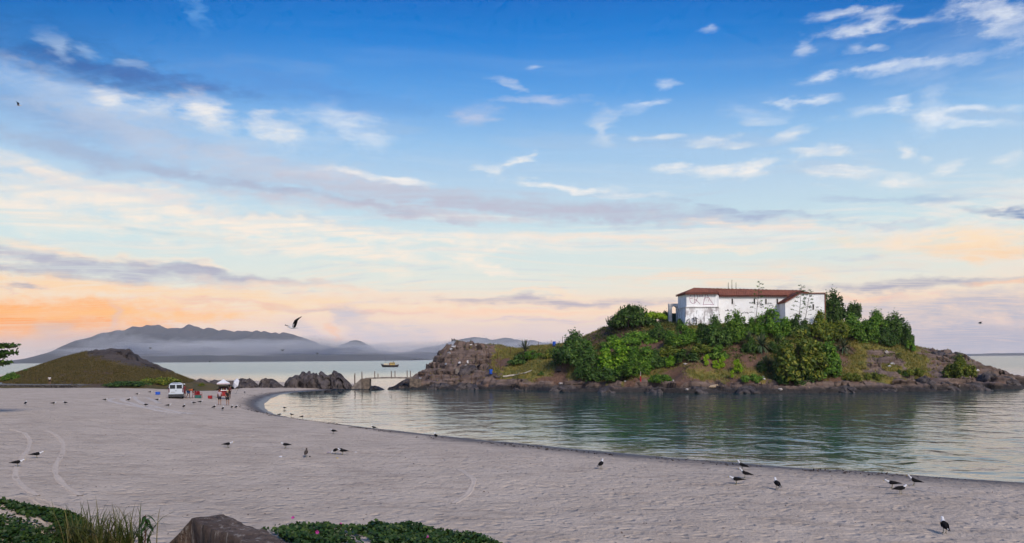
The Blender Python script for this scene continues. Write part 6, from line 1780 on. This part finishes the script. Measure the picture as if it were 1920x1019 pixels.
# ------------------------------------------------------------------ van
m_car = mat('van_white', (0.48, 0.53, 0.60), rough=0.25, spec=.5); m_tyre = mat('tyre', (0.012, 0.012, 0.012), rough=.85); m_bump = mat('bumper_plastic', (0.03, 0.03, 0.034), rough=.6); m_lamp = mat('tail_lamp', (0.10, 0.012, 0.02), rough=.2); m_plate = mat('plate', (0.35, 0.36, 0.38), rough=.5); m_rim = mat('steel_rim', (0.25, 0.25, 0.26), rough=.4, metal=.8)
van = empty('van', tuple(van_p), math.radians(21), label='small white panel van seen from behind on the sand', cat='van')
def build_van():
    # local: rear at y=0 facing the camera, nose towards +y
    sec = [(0.0, .30, 1.72, .80, .70), (.06, .26, 1.78, .83, .72), (.5, .24, 1.82, .83, .72), (1.9, .24, 1.84, .83, .73), (2.5, .24, 1.80, .83, .72), (2.75, .24, 1.70, .83, .70)]
    V = []; F = []; n = 10
    for (y, zb_, zt_, wl, wu) in sec:
        ring = [(-wl, zb_), (-wl, 1.0), (-wl * .98, 1.12), (-wu, zt_ - .12), (-wu + .1, zt_), (wu - .1, zt_), (wu, zt_ - .12), (wl * .98, 1.12), (wl, 1.0), (wl, zb_)]
        V += [(x, y, z) for x, z in ring]
    for i in range(len(sec) - 1):
        for k in range(n):
            F.append((i * n + k, i * n + n + k, i * n + n + (k + 1) % n, i * n + (k + 1) % n))
    F.append(tuple(range(n))); F.append(tuple((len(sec) - 1) * n + k for k in reversed(range(n))))
    mesh_np('body', V, F, m_car, van)
    # bonnet and windscreen
    V = [(-.80, 2.75, .3), (.80, 2.75, .3), (.80, 3.85, .35), (-.80, 3.85, .35), (-.80, 2.75, 1.05), (.80, 2.75, 1.05), (.70, 3.8, .82), (-.70, 3.8, .82)]
    mesh_np('bonnet', V, [(3, 2, 1, 0), (4, 5, 6, 7), (0, 1, 5, 4), (1, 2, 6, 5), (2, 3, 7, 6), (3, 0, 4, 7)], m_car, van)
    mesh_np('windscreen', [(-.7, 2.76, 1.66), (.7, 2.76, 1.66), (.76, 3.3, 1.0), (-.76, 3.3, 1.0), (-.7, 2.74, 1.2), (.7, 2.74, 1.2)], [(0, 1, 2, 3), (4, 3, 2, 5), (0, 3, 4), (1, 5, 2)], m_glass, van)
    for s in (-1, 1):
        d = MB().box((s * .385, -.012, 1.08), (.745, .03, 1.26)).build('rear_door', m_car, van)
        MB().box((s * .375, -.03, 1.44), (.60, .02, .46)).build('window', m_glass, d)
        MB().box((s * .76, -.01, 1.02), (.1, .06, .52)).build('tail_lamp', m_lamp, van)
        MB().box((s * .855, 1.2, 1.35), (.02, 1.0, .4)).build('side_window', m_glass, van)
        mb = MB().tube([(s * .86, 2.55, 1.18), (s * 1.0, 2.5, 1.2)], .03, 6).box((s * 1.02, 2.5, 1.24), (.14, .08, .2)); mb.build('mirror', m_bump, van)
        for y in (.55, 3.1):
            w = empty('wheel'); w.parent = van; w.location = (s * .74, y, .3)
            MB().tube([(-.1, 0, 0), (.1, 0, 0)], .3, 18).build('tyre', m_tyre, w)
            MB().tube([(-.105, 0, 0), (.105, 0, 0)], .17, 12).build('rim', m_rim, w)
    MB().box((0, -.05, .42), (1.68, .16, .26)).build('bumper', m_bump, van)
    MB().box((-.36, -.032, .78), (.42, .02, .12)).build('number_plate', m_plate, van)
    MB().box((0, -.035, .96), (.14, .03, .05)).build('door_handle', m_bump, van)
    MB().box((0, 1.4, 1.86), (1.0, 2.2, .03)).build('roof_panel', m_car, van)
build_van()

# ------------------------------------------------------------------ vendor's cart with parasols
m_red = mat('red_paint_cart', (0.30, 0.012, 0.018), (0.22, 0.01, 0.014), scale=4, rough=.5); m_canv = mat('white_canvas', (0.66, 0.66, 0.70), (0.55, 0.55, 0.60), scale=3, rough=.9); m_teal = mat('teal_plastic', (0.02, 0.10, 0.09), rough=.5)
cw = on_sand(419, 748.5)
cart = empty('vendor_cart', tuple(cw), 0.36, label='red vendor cart with a white pyramid canopy', cat='cart')
MB().box((0, 0, .70), (1.15, .75, .62)).build('cabinet', m_red, cart)
MB().box((0, -.02, 1.05), (1.3, .9, .07)).build('counter', m_red, cart)
MB().box((0, -.42, 1.12), (.9, .05, .12)).build('sign_board', m_canv, cart)
MB().box((0, .3, 1.4), (1.1, .06, .5)).build('display_shelf', mat('cart_shelf', (.05, .02, .02), rough=.7), cart)
for k in range(5):
    MB().tube([(-.4 + .2 * k, .2, 1.09), (-.4 + .2 * k, .2, 1.33), (-.4 + .2 * k, .2, 1.4)], [.05, .05, .02], 7).build('bottle', [m_teal, m_canv, m_yel, m_red, m_canv][k], cart)
for sx in (-1, 1):
    for sy in (-1, 1):
        MB().tube([(sx * .6, sy * .4, .38), (sx * .6, sy * .4, 1.95)], .022, 6).build('canopy_pole', m_bump, cart)
    w = empty('wheel'); w.parent = cart; w.location = (sx * .66, 0, .3)
    MB().tube([(-.04, 0, 0), (.04, 0, 0)], .3, 18).build('tyre', m_tyre, w); MB().tube([(-.05, 0, 0), (.05, 0, 0)], .12, 10).build('rim', m_rim, w)
v = [(-.82, -.7, 1.93), (.82, -.7, 1.93), (.82, .7, 1.93), (-.82, .7, 1.93), (-.78, -.66, 2.08), (.78, -.66, 2.08), (.78, .66, 2.08), (-.78, .66, 2.08), (0, 0, 2.62), (-.1, -.1, 2.5), (.1, -.1, 2.5), (.1, .1, 2.5), (-.1, .1, 2.5)]
mesh_np('canopy', v, [(0, 1, 5, 4), (1, 2, 6, 5), (2, 3, 7, 6), (3, 0, 4, 7), (4, 5, 10, 9), (5, 6, 11, 10), (6, 7, 12, 11), (7, 4, 9, 12), (9, 10, 8), (10, 11, 8), (11, 12, 8), (12, 9, 8)], m_canv, cart)
mesh_np('canopy_band', [(x * 1.004, y * 1.006, 1.97) for x, y in ((-.82, -.7), (.82, -.7), (.82, .7), (-.82, .7))] + [(x * 1.004, y * 1.006, 2.02) for x, y in ((-.82, -.7), (.82, -.7), (.82, .7), (-.82, .7))], [(0, 1, 5, 4), (1, 2, 6, 5), (2, 3, 7, 6), (3, 0, 4, 7)], m_red, cart)
MB().tube([(.2, -.7, .9), (.5, -.95, .95), (-.5, -.95, .95), (-.2, -.7, .9)], .02, 5).build('push_handle', m_bump, cart)
person(cw + Vector((.45, .95, 0)), -95, 'vendor in maroon standing behind the red cart', c_mar, c_dark, h_dark, skin=m_skin2, long_legs=True)
# tilted white parasol
pw = on_sand(440, 739)
par = empty('parasol', tuple(pw), label='white parasol tilted over to the right of the red cart', cat='parasol')
n_ = 6; R_c = 1.0; ap = Vector((-.1, 0, 1.75)); ax = Vector((.5, .62, -.25)).normalized()
u_ = ax.cross(Vector((0, 0, 1))).normalized(); w2 = ax.cross(u_)
rim = [ap + ax * .38 + (u_ * math.cos(2 * math.pi * k / n_ + .5) + w2 * math.sin(2 * math.pi * k / n_ + .5)) * .85 for k in range(n_)]
o = mesh_np('canopy', [ap] + rim, [(0, k + 1, (k + 1) % n_ + 1) for k in range(n_)], m_canv, par)
o.modifiers.new('thick', 'SOLIDIFY').thickness = .015
MB().tube([ap - ax * .05, ap + ax * 1.1, Vector((.15, -.1, -.1))], .02, 6).build('pole', m_bump, par)
for k in range(n_):
    MB().tube([ap + ax * .03, rim[k] + ax * .02], .008, 4).build('rib', m_bump, par)
def crate(px, py, s, m, label, lid=None, name='crate', cat='crate'):
    w_ = on_sand(px, py)
    rt = empty(name, tuple(w_), .2, label=label, cat=cat)
    x, y, z = s
    mb = MB().box((0, 0, .03), (x, y, .05))
    for sx in (-1, 1):
        mb.box((sx * (x / 2 - .015), 0, z / 2), (.03, y - .062, z - .012))
        mb.box((0, sx * (y / 2 - .015), z / 2), (x, .03, z - .01))
    mb.build('tub', m, rt)
    MB().box((0, 0, z + .012), (x * 1.05, y * 1.06, .05)).build('lid' if lid else 'rim', lid or m, rt)
crate(296, 740.5, (.52, .38, .34), m_blue, 'blue plastic crate on the sand left of the van')
crate(394, 748, (.48, .36, .36), m_red, 'red cooler box on the sand left of the cart', lid=m_red, name='cooler_box', cat='cooler')
crate(371.5, 747, (.7, .5, .42), m_teal, 'dark teal box in front of the red chairs', lid=m_red, name='storage_box', cat='box')
def chair(px, py, rz, label, lean=0.0):
    w_ = on_sand(px, py)
    rt = empty('plastic_chair', tuple(w_), rz, label=label, cat='chair', group='red plastic chairs by the van')
    MB().box((0, 0, .43), (.46, .44, .035)).build('seat', m_red, rt)
    mb = MB()
    mb.box((0, .24, .66), (.44, .035, .42), rx=-.2).build('backrest', m_red, rt)
    for sx in (-1, 1):
        MB().tube([(sx * .2, -.2, .42), (sx * .25, -.25, 0)], [.025, .02], 5).build('leg', m_red, rt)
        MB().tube([(sx * .2, .2, .42), (sx * .24, .28, 0)], [.025, .02], 5).build('leg', m_red, rt)
        MB().tube([(sx * .24, -.2, .62), (sx * .24, .25, .66)], .022, 5).tube([(sx * .24, -.2, .62), (sx * .22, -.2, .42)], .02, 5).build('armrest', m_red, rt)
chair(365, 746.5, 1.9, 'red plastic chair under the bending person')
chair(370, 745.5, 2.4, 'red plastic chair just behind the teal box')
chair(374, 746.5, 2.9, 'rightmost red plastic chair right of the teal box')

# ------------------------------------------------------------------ stone ledge, walker, cone and scrap on the sand
lw0, lw1 = on_sand(-60, 728), on_sand(146, 727)
m_rub = mat('ledge_rubble', (0.09, 0.078, 0.07), (0.035, 0.03, 0.03), scale=2.5, rough=.95, bump=.2, bscale=3, coord='Pos')
led_ = empty('stone_ledge', tuple(lw1), label='low rubble ledge at the left edge of the beach', cat='ledge')
dv = lw0 - lw1
rs = random.Random(3)
nst = 70
for k in range(nst):
    for r in range(2):
        u = (k + .5 * r + rs.uniform(-.2, .2)) / nst
        p = dv * u; sz = rs.uniform(.26, .42)
        mb = MB().box((0, 0, 0), (sz, sz, sz * .8), rz=rs.uniform(0, 3), rx=rs.uniform(-.3, .3), ry=rs.uniform(-.3, .3), taper=rs.uniform(.6, .9))
        o = mb.build('stone', m_rub, led_); o.location = (p.x, p.y + rs.uniform(-.15, .15), p.z + .1 + r * .26)
mb = MB()
n_ = Vector((0, 1, 0))
mb.prism([(0 + .2, .1), (dv.x, dv.y + .1), (dv.x - 3, dv.y + 17), (1.5, 15)], [-.4] * 4, [.45, .5, .6, .35])
mb.build('path', MATS['sand'], led_)
top_z = max(lw0.z, lw1.z) + .42
pp = W(93, 719, lw1.y + 4); pp.z = lw1.z + .43
person(pp, -60, 'walker in a white top carrying a dark backpack on the stone ledge', c_wht, c_dark, h_dark, 'walk', bag=c_dark, h=1.62)
cp = W(150, 718, lw1.y + 10); cp.z = lw1.z + .36
cone = empty('traffic_cone', tuple(cp), label='small orange cone at the foot of the left hill', cat='cone')
MB().tube([(0, 0, .03), (0, 0, .75)], [.19, .03], 12).build('cone_body', mat('cone_orange', (.5, .16, .03), rough=.6), cone); MB().box((0, 0, .02), (.5, .5, .05)).build('base', m_bump, cone)

# tyre tracks: strips of churned, paler sand lying in the beach surface
m_trk = mat('churned_sand', (0.54, 0.475, 0.425), (0.43, 0.37, 0.33), scale=4, rough=.95, bump=.05, bscale=9, coord='Pos')
def track(pxs, width, mm=m_trk):
    P_ = [on_sand(a, b) for a, b in pxs]
    t_ = np.linspace(0, len(P_) - 1, len(P_) * 10)
    X = np.interp(t_, range(len(P_)), [p.x for p in P_]); Y_ = np.interp(t_, range(len(P_)), [p.y for p in P_])
    for _ in range(8):
        X[1:-1] = (X[:-2] + X[1:-1] * 2 + X[2:]) / 4; Y_[1:-1] = (Y_[:-2] + Y_[1:-1] * 2 + Y_[2:]) / 4
    dx, dy = np.gradient(X), np.gradient(Y_); l_ = np.hypot(dx, dy) + 1e-6
    nx, ny = -dy / l_, dx / l_
    wv = width / 2 * (1 + .3 * fbm(X * 1.2, Y_ * 1.2, oc=2, seed=4))
    rows = []
    for e, hz_ in ((-1, -.03), (-.75, .02), (-.45, .004), (0, .0), (.45, .004), (.75, .02), (1, -.03)):
        x, y = X + nx * wv * e, Y_ + ny * wv * e
        rows.append(np.stack([x, y, terr(x, y) + hz_ + .012], -1))
    o = grid_mesh('tyre_track', np.array(rows), mm, beach)
    attr(o, 'shore', np.full(len(o.data.vertices), 20.0))
for tr in ([(204, 751), (212, 747), (235, 747), (262, 746)], [(204, 751), (222, 757), (255, 762), (290, 769), (345, 776)], [(232, 748), (228, 751), (245, 756), (262, 762), (300, 766)], [(252, 744), (255, 750), (268, 757), (310, 768), (360, 777)], [(276, 746), (290, 752), (300, 757)]):
    track(tr, .5)
m_trk2 = mat('old_track_sand', (0.53, 0.44, 0.365), (0.45, 0.37, 0.305), scale=3, rough=.95, bump=.04, bscale=8, coord='Pos')
for tr in ([(20, 806), (45, 812), (57, 826), (54, 842), (40, 862), (30, 880), (28, 896), (45, 915), (70, 930)], [(85, 808), (108, 818), (120, 832), (118, 850), (104, 872), (104, 892), (122, 912), (150, 930)], [(860, 880), (890, 900), (880, 925), (850, 945)]):
    track(tr, .24, m_trk2)
for tr in ([(1700, 917), (1760, 925), (1830, 934), (1920, 950)],):
    track(tr, .1)
# darker wrack: weed and litter along the tide line
def wrack():
    rs = np.random.RandomState(12)
    n = 1700
    s_ = rs.uniform(0, len(SH) - 7, n); i = s_.astype(int); u = s_ - i
    A = SH[i]; B = SH[i + 1]
    P_ = A + (B - A) * u[:, None]
    d = B - A; nn = np.stack([-d[:, 1], d[:, 0]], 1); nn /= np.linalg.norm(nn, axis=1)[:, None]
    # land lies on one side of the line
    rgt = sstep(-26, 0, P_[:, 0])
    off = np.abs(rs.normal(size=n)) * .45 + rs.choice([1.0, 2.0, 2.8], n) * (1 - rgt) + rs.choice([4.6, 5.2, 6.0], n) * rgt + .35 * fbm(P_[:, 0] * .3, P_[:, 1] * .3, oc=2, seed=8)
    Q = P_ + nn * off[:, None]; bad = shore_d(Q[:, 0], Q[:, 1]) < .3
    Q[bad] = (P_ - nn * off[:, None])[bad]
    Q = Q[fbm(Q[:, 0] * .25, Q[:, 1] * .25, oc=2, seed=19) > -.05]
    n = len(Q)
    C = np.stack([Q[:, 0], Q[:, 1], sand_h(Q[:, 0], Q[:, 1]) + .03], 1)
    me = leaves_mesh('seaweed', C, np.tile([0, 0, 1.0], (n, 1)), 0.085, rs, aspect=2.2, jit=.35)
    me.materials.append(mat('dry_seaweed', (0.03, 0.022, 0.018), (0.06, 0.04, 0.03), scale=5, rough=.9, coord='Pos'))
    o = bpy.data.objects.new('seaweed', me); COL.objects.link(o); tag(o, 'dark seaweed scraps along the tide line', kind='stuff')
wrack()
def litter():
    rs = np.random.RandomState(5); n = 900
    Y_ = np.exp(rs.uniform(math.log(14), math.log(110), n)); X = rs.uniform(-.62, .62, n) * Y_
    ok = shore_d(X, Y_) > 3.5; X, Y_ = X[ok], Y_[ok]
    C = np.stack([X, Y_, terr(X, Y_) + .015], 1)
    me = leaves_mesh('beach_litter', C, np.tile([0, 0, 1.0], (len(X), 1)), 0.045, rs, aspect=1.7, jit=.4)
    me.materials.append(mat('dark_scraps', (0.05, 0.035, 0.028), (0.14, 0.10, 0.08), scale=9, rough=.9, coord='Pos'))
    o = bpy.data.objects.new('beach_litter', me); COL.objects.link(o); tag(o, 'small dark scraps strewn over the dry sand', kind='stuff')
litter()
def scrap(px, py, s, m, label):
    w_ = on_sand(px, py); bm = bmesh.new(); bmesh.ops.create_icosphere(bm, subdivisions=2, radius=s)
    rr_ = random.Random(int(px))
    for v in bm.verts:
        v.co *= rr_.uniform(.7, 1.2); v.co.z = v.co.z * .45 + s * .3
    me = bpy.data.meshes.new('food_scrap'); bm.to_mesh(me); bm.free(); me.materials.append(m)
    o = bpy.data.objects.new('food_scrap', me); COL.objects.link(o); o.location = w_; tag(o, label, 'litter')
scrap(617, 850, .10, c_pink, 'pinkish scrap the gull is pecking at'); scrap(632, 860, .07, m_yel, 'small yellow scrap below the feeding gulls'); scrap(526, 858, .09, m_canv, 'white scrap left of the brown young gull'); scrap(581, 857, .05, m_bb, 'small dark lump right of the brown young gull'); scrap(667, 849, .06, m_canv, 'white scrap right of the feeding gulls')

# ------------------------------------------------------------------ tree at the left edge: tiers of big leaves
tw = on_sand(-55, 735); Yt = 62.0
tx = FX(-42, Yt); tw = Vector((tx, Yt, float(terr(tx, Yt))))
tree = empty('almond_tree', tuple(tw), label='tree reaching in at the left edge with flat tiers of large leaves', cat='tree')
MB().tube([(0, 0, -.3), (.1, 0, 2.4), (-.05, .05, 5.2), (0, 0, 8.2)], [.26, .2, .15, .06], 9).build('trunk', m_bark, tree)
def tier(py, tip_px, seed):
    rs = np.random.RandomState(seed)
    p1_ = W(tip_px, py, Yt) - tw; C = []; zz = p1_.z
    mb = MB()
    for k in range(9):
        a = rs.uniform(-1.0, 1.0) if k else 0.0
        if k > 5: a += math.pi
        ln = p1_.x * (1.0 if k == 0 else rs.uniform(.6, .98))
        e = Vector((math.cos(a) * ln, math.sin(a) * ln, zz + rs.uniform(-.08, .08)))
        mb.tube([(0, 0, zz - .35), tuple(e * .55 + Vector((0, 0, zz * .45 - .1))), tuple(e)], [.06, .04, .012], 5)
        for q in range(60):
            u = rs.uniform(.3, 1.0) ** .8
            C.append((e.x * u + rs.normal() * .14, e.y * u + rs.normal() * .14, zz + rs.normal() * .09 + .03))
    b_ = mb.build('branch', m_bark, tree)
    C = np.array(C)
    me = leaves_mesh('foliage', C, np.tile([0, -.2, 1.0], (len(C), 1)), .20, rs, aspect=1.7, jit=.8)
    me.materials.append(L_DARK)
    o = bpy.data.objects.new('foliage', me); COL.objects.link(o); o.parent = b_
for k, (py, tip) in enumerate([(649, 30), (662, 24), (681, 22), (638, -12), (668, 10)]):
    tier(py, tip, 60 + k)

# ------------------------------------------------------------------ foreground: broken wall, creepers, grass and seedling
m_ruin = bpy.data.materials.new('ruined_concrete'); m_ruin.use_nodes = True
t = T(m_ruin.node_tree)
pos = t.n('ShaderNodeNewGeometry').outputs['Position']
p_ = t.n('ShaderNodeBsdfPrincipled')
n1 = t.noise(pos, 1.8, 7.0, .7); n2 = t.noise(t.mapping(pos, scale=(5, 5, .9)), 1.5, 6.0, .7); n3 = t.noise(pos, 14.0, 6.0, .7)
c = t.mix(t.mapr(n1, .35, .65), (.075, .045, .032, 1), (.15, .10, .075, 1))
c = t.mix(t.mapr(n2, .54, .64, 0, .85), c, (.36, .31, .27, 1))
c = t.mix(t.mapr(n2, .46, .34, 0, .85), c, (.02, .016, .015, 1))
c = t.mix(t.mapr(n3, .55, .75, 0, .6), c, (.05, .036, .03, 1))
t.put(p_.inputs['Base Color'], c); p_.inputs['Roughness'].default_value = .95
bp_ = t.n('ShaderNodeBump'); bp_.inputs['Distance'].default_value = .11; t.put(bp_.inputs['Height'], t.math('ADD', n3, n1)); t.t.links.new(bp_.outputs[0], p_.inputs['Normal'])
t.t.links.new(p_.outputs[0], t.n('ShaderNodeOutputMaterial').inputs[0])
def ruin():
    # the wall runs from its broken far end towards the viewer's right
    A = Vector((-4.66, 12.12, 0)); d = Vector((1.12, -1.35, 0)).normalized(); nrm = Vector((d.y, -d.x, 0))   # nrm: left-hand face (towards the camera's left)
    nu, nv = 90, 44
    V = np.zeros((nu, nv, 3))
    ring = [(-1, 0.0), (-1.0, 1.0), (-.94, 1.03), (.94, 1.03), (1, 1.0), (1, 0.0)]
    lens = np.cumsum([0] + [math.hypot((ring[i + 1][0] - ring[i][0]) * .2, (ring[i + 1][1] - ring[i][1]) * .95) for i in range(5)])
    sv = np.linspace(0, lens[-1], nv)
    cx = np.interp(sv, lens, [q[0] for q in ring]); cz = np.interp(sv, lens, [q[1] for q in ring])
    for i in range(nu):
        u = -.45 + 5.2 * (i / (nu - 1)) ** 1.2
        # broken sloping end
        hgt = 3.60 if u > 0.02 else 3.60 - (0.02 - u) * 1.15
        hgt += .012 * math.sin(u * 5) + .008 * math.sin(u * 13)
        c_ = A + d * u if u > 0 else A + Vector((1.45, -.1, 0)) * u
        half = .25 if u > -.05 else .25 * max(.35, 1 + (u + .05) * 1.4)
        for j in range(nv):
            V[i, j] = (c_.x - nrm.x * cx[j] * half * -1, c_.y - nrm.y * cx[j] * half * -1, 2.5 + (hgt - 2.5) * cz[j])
    x, y, z = V[..., 0], V[..., 1], V[..., 2]
    k = fbm(x * 3.5, y * 3.5, z * 3.5, oc=4, seed=88)
    V[..., 2] += .02 * k * (cz[None, :] > .9); V[..., 0] += .016 * k; V[..., 1] -= .018 * fbm(x * 6, y * 6, z * 6, oc=3, seed=89)
    o = grid_mesh('broken_wall', V, m_ruin)
    # close the far end
    end = V[0]
    F = [tuple(range(nv))]
    mesh_np('end_face', end, F, m_ruin, o)
    tag(o, 'weathered broken concrete wall at the bottom edge', 'wall')
ruin()
m_pinkf = mat('pink_petals', (.38, .05, .25), rough=.7); m_yleaf = mat('yellow_leaf', (.42, .24, .02), rough=.7)
CREEP = []
def creeper(name, poly_px, n, label, seed, hgt=.11, gap=0.0):
    """beach morning glory: paired leaf lobes on short upright stalks"""
    rs = np.random.RandomState(seed)
    P_ = [W0(a, b, z) for a, b, z in poly_px]
    poly = np.array([(p.x, p.y) for p in P_])
    lo, hi = poly.min(0), poly.max(0)
    C = rs.uniform(lo, hi, (n * 4, 2))
    C = C[inside(C[:, 0], C[:, 1], poly)]
    g_ = fbm(C[:, 0] * 1.3, C[:, 1] * 1.3, oc=3, seed=seed)
    C = C[(g_ + rs.uniform(-.4, .4, len(C))) > -.45 + gap][:n]
    n = len(C)
    z = sand_h(C[:, 0], C[:, 1]) + hgt * rs.uniform(.15, 1, n) * (1 + .6 * fbm(C[:, 0] * 2, C[:, 1] * 2, oc=2, seed=seed + 1))
    c3 = np.stack([C[:, 0], C[:, 1], z], 1)
    nr = np.array([0, -.25, 1.0]) + .55 * rs.normal(size=(n, 3)); nr /= np.linalg.norm(nr, axis=1)[:, None]
    r = rs.normal(size=(n, 3)); a = np.cross(nr, r); a /= np.linalg.norm(a, axis=1)[:, None]; b = np.cross(nr, a)
    s = (.03 * rs.uniform(.6, 1.35, n))[:, None]
    V = []; F = []
    up = nr * s * .35
    pts_ = [c3 - a * s * .9, c3 - a * s * .1 - b * s * 1.0 + up, c3 + a * s * .95 - b * s * .75 + up * 1.2, c3 + a * s * .6, c3 + a * s * .95 + b * s * .75 + up * 1.2, c3 - a * s * .1 + b * s * 1.0 + up]
    V = np.stack(pts_, 1).reshape(-1, 3)
    i0 = np.arange(n) * 6
    F = np.concatenate([np.stack([i0, i0 + 1, i0 + 2, i0 + 3], 1), np.stack([i0, i0 + 3, i0 + 4, i0 + 5], 1)])
    o = fast_mesh(name, V, F, L_CREEP)
    tag(o, label, kind='stuff')
    CREEP.append(o)
    return C
cr1 = creeper('creeper', [(478, 968, 3.45), (600, 968, 3.45), (760, 978, 3.35), (880, 1000, 3.15), (960, 1022, 3.0), (960, 1080, 3.0), (700, 1120, 3.4), (560, 1040, 3.45), (505, 990, 3.45)], 15000, 'dense green beach creeper right of the broken wall', 5)
cr2 = creeper('creeper', [(-160, 938, 3.94), (0, 942, 3.92), (60, 945, 3.88), (110, 957, 3.72), (150, 972, 3.55), (175, 990, 3.45), (150, 1010, 3.5), (120, 1030, 3.6), (70, 1060, 3.8), (0, 1080, 3.9), (-200, 1070, 4.0)], 11000, 'patchy green beach creeper in the bottom left corner', 6, hgt=.06, gap=.02)
rs = np.random.RandomState(3)
def flowers(C, n, m, label, kind):
    ii = rs.choice(len(C), n)
    for q, i in enumerate(ii):
        x, y = C[i]; z = float(sand_h(x, y)) + .15
        if kind == 'flower':
            v = [(0, 0, 0)] + [(math.cos(k * 1.2566) * .03, math.sin(k * 1.2566) * .03, .03) for k in range(5)]
            f = [(0, k + 1, (k + 1) % 5 + 1) for k in range(5)]
        else:
            v = [(-.045, 0, 0), (0, -.03, .02), (.045, 0, .01), (0, .03, .02)]; f = [(0, 1, 2, 3)]
        o = mesh_np('creeper_flower' if kind == 'flower' else 'yellow_leaf', v, f, m); o.location = (x, y, z); o.rotation_euler = (.7, .2 * q, q)
        o.parent = CREEP[0]
flowers(cr1, 7, m_pinkf, 'small pink flower among the creeper right of the broken wall', 'flower')
flowers(cr1, 3, m_yleaf, 'single yellowed leaf among the creeper right of the wall', 'leaf')
def blades(name, px0, px1, Y0, n, hgt, label, seed):
    rs = np.random.RandomState(seed); V = []; F = []
    c = FX((px0 + px1) / 2, Y0); base = Vector((c, Y0, float(sand_h(c, Y0)) - .05))
    for k in range(n):
        cl = rs.choice([-.62, -.25, .1, .45]); x = cl * (px1 - px0) / 2 / FPX * Y0 + rs.normal() * .13; y = rs.normal() * .2
        a = rs.uniform(0, 6.28); h = hgt * rs.uniform(.45, 1.15); ln = h * rs.uniform(.12, 1.05); w = rs.uniform(.005, .0105)
        ca, sa = math.cos(a), math.sin(a); b = len(V)
        for i in range(6):
            u = i / 5
            q = Vector((x + ca * ln * u * u, y + sa * ln * u * u, h * (u - .28 * u ** 3 * (ln / h) * 1.8)))
            ww = w * (1 - u) ** .6
            V += [q + Vector((-sa * ww, ca * ww, 0)) * 1.4, q - Vector((-sa * ww, ca * ww, 0)) * 1.4]
        F += [(b + 2 * i, b + 2 * i + 1, b + 2 * i + 3, b + 2 * i + 2) for i in range(5)]
    o = mesh_np(name, [tuple(v) for v in V], F, leaf_mat('tuft_blades', (.05, .08, .012), (.085, .10, .02), (.22, .17, .06), trans=.3)); o.location = base
    tag(o, label, 'grass')
blades('grass_tuft', 95, 285, 11.6, 520, .82, 'tall tuft of wild grass at the bottom left', 4)
sx_ = FX(267, 11.4); sdl = empty('seedling', (sx_, 11.4, float(sand_h(sx_, 11.4))), label='thin-stemmed seedling with drooping leaves right of the grass tuft', cat='plant')
hS = W(270, 966, 11.4).z - sdl.location.z
MB().tube([(0, 0, -.05), (.02, 0, hS * .5), (.03, 0, hS)], [.008, .007, .005], 6).build('stem', mat('red_stem', (.09, .03, .02), rough=.7), sdl)
rs = random.Random(8)
for k in range(16):
    a = k * 2.4; e = rs.uniform(-.1, .5); L = rs.uniform(.09, .16)
    d = Vector((math.cos(a), math.sin(a), 0)); s = Vector((-math.sin(a), math.cos(a), 0)); v = []
    for i in range(5):
        u = i / 4; q = d * L * u + Vector((0, 0, L * (e * u - .9 * u * u)))
        w = .021 * math.sin(math.pi * min(1, u * .95 + .05)) + .001
        v += [q + s * w, q - s * w]
    o = mesh_np('leaf', [tuple(q) for q in v], [(2 * i, 2 * i + 1, 2 * i + 3, 2 * i + 2) for i in range(4)], L_CREEP, sdl)
    o.location = (.03, 0, hS * (1 - .25 * (k / 16)))
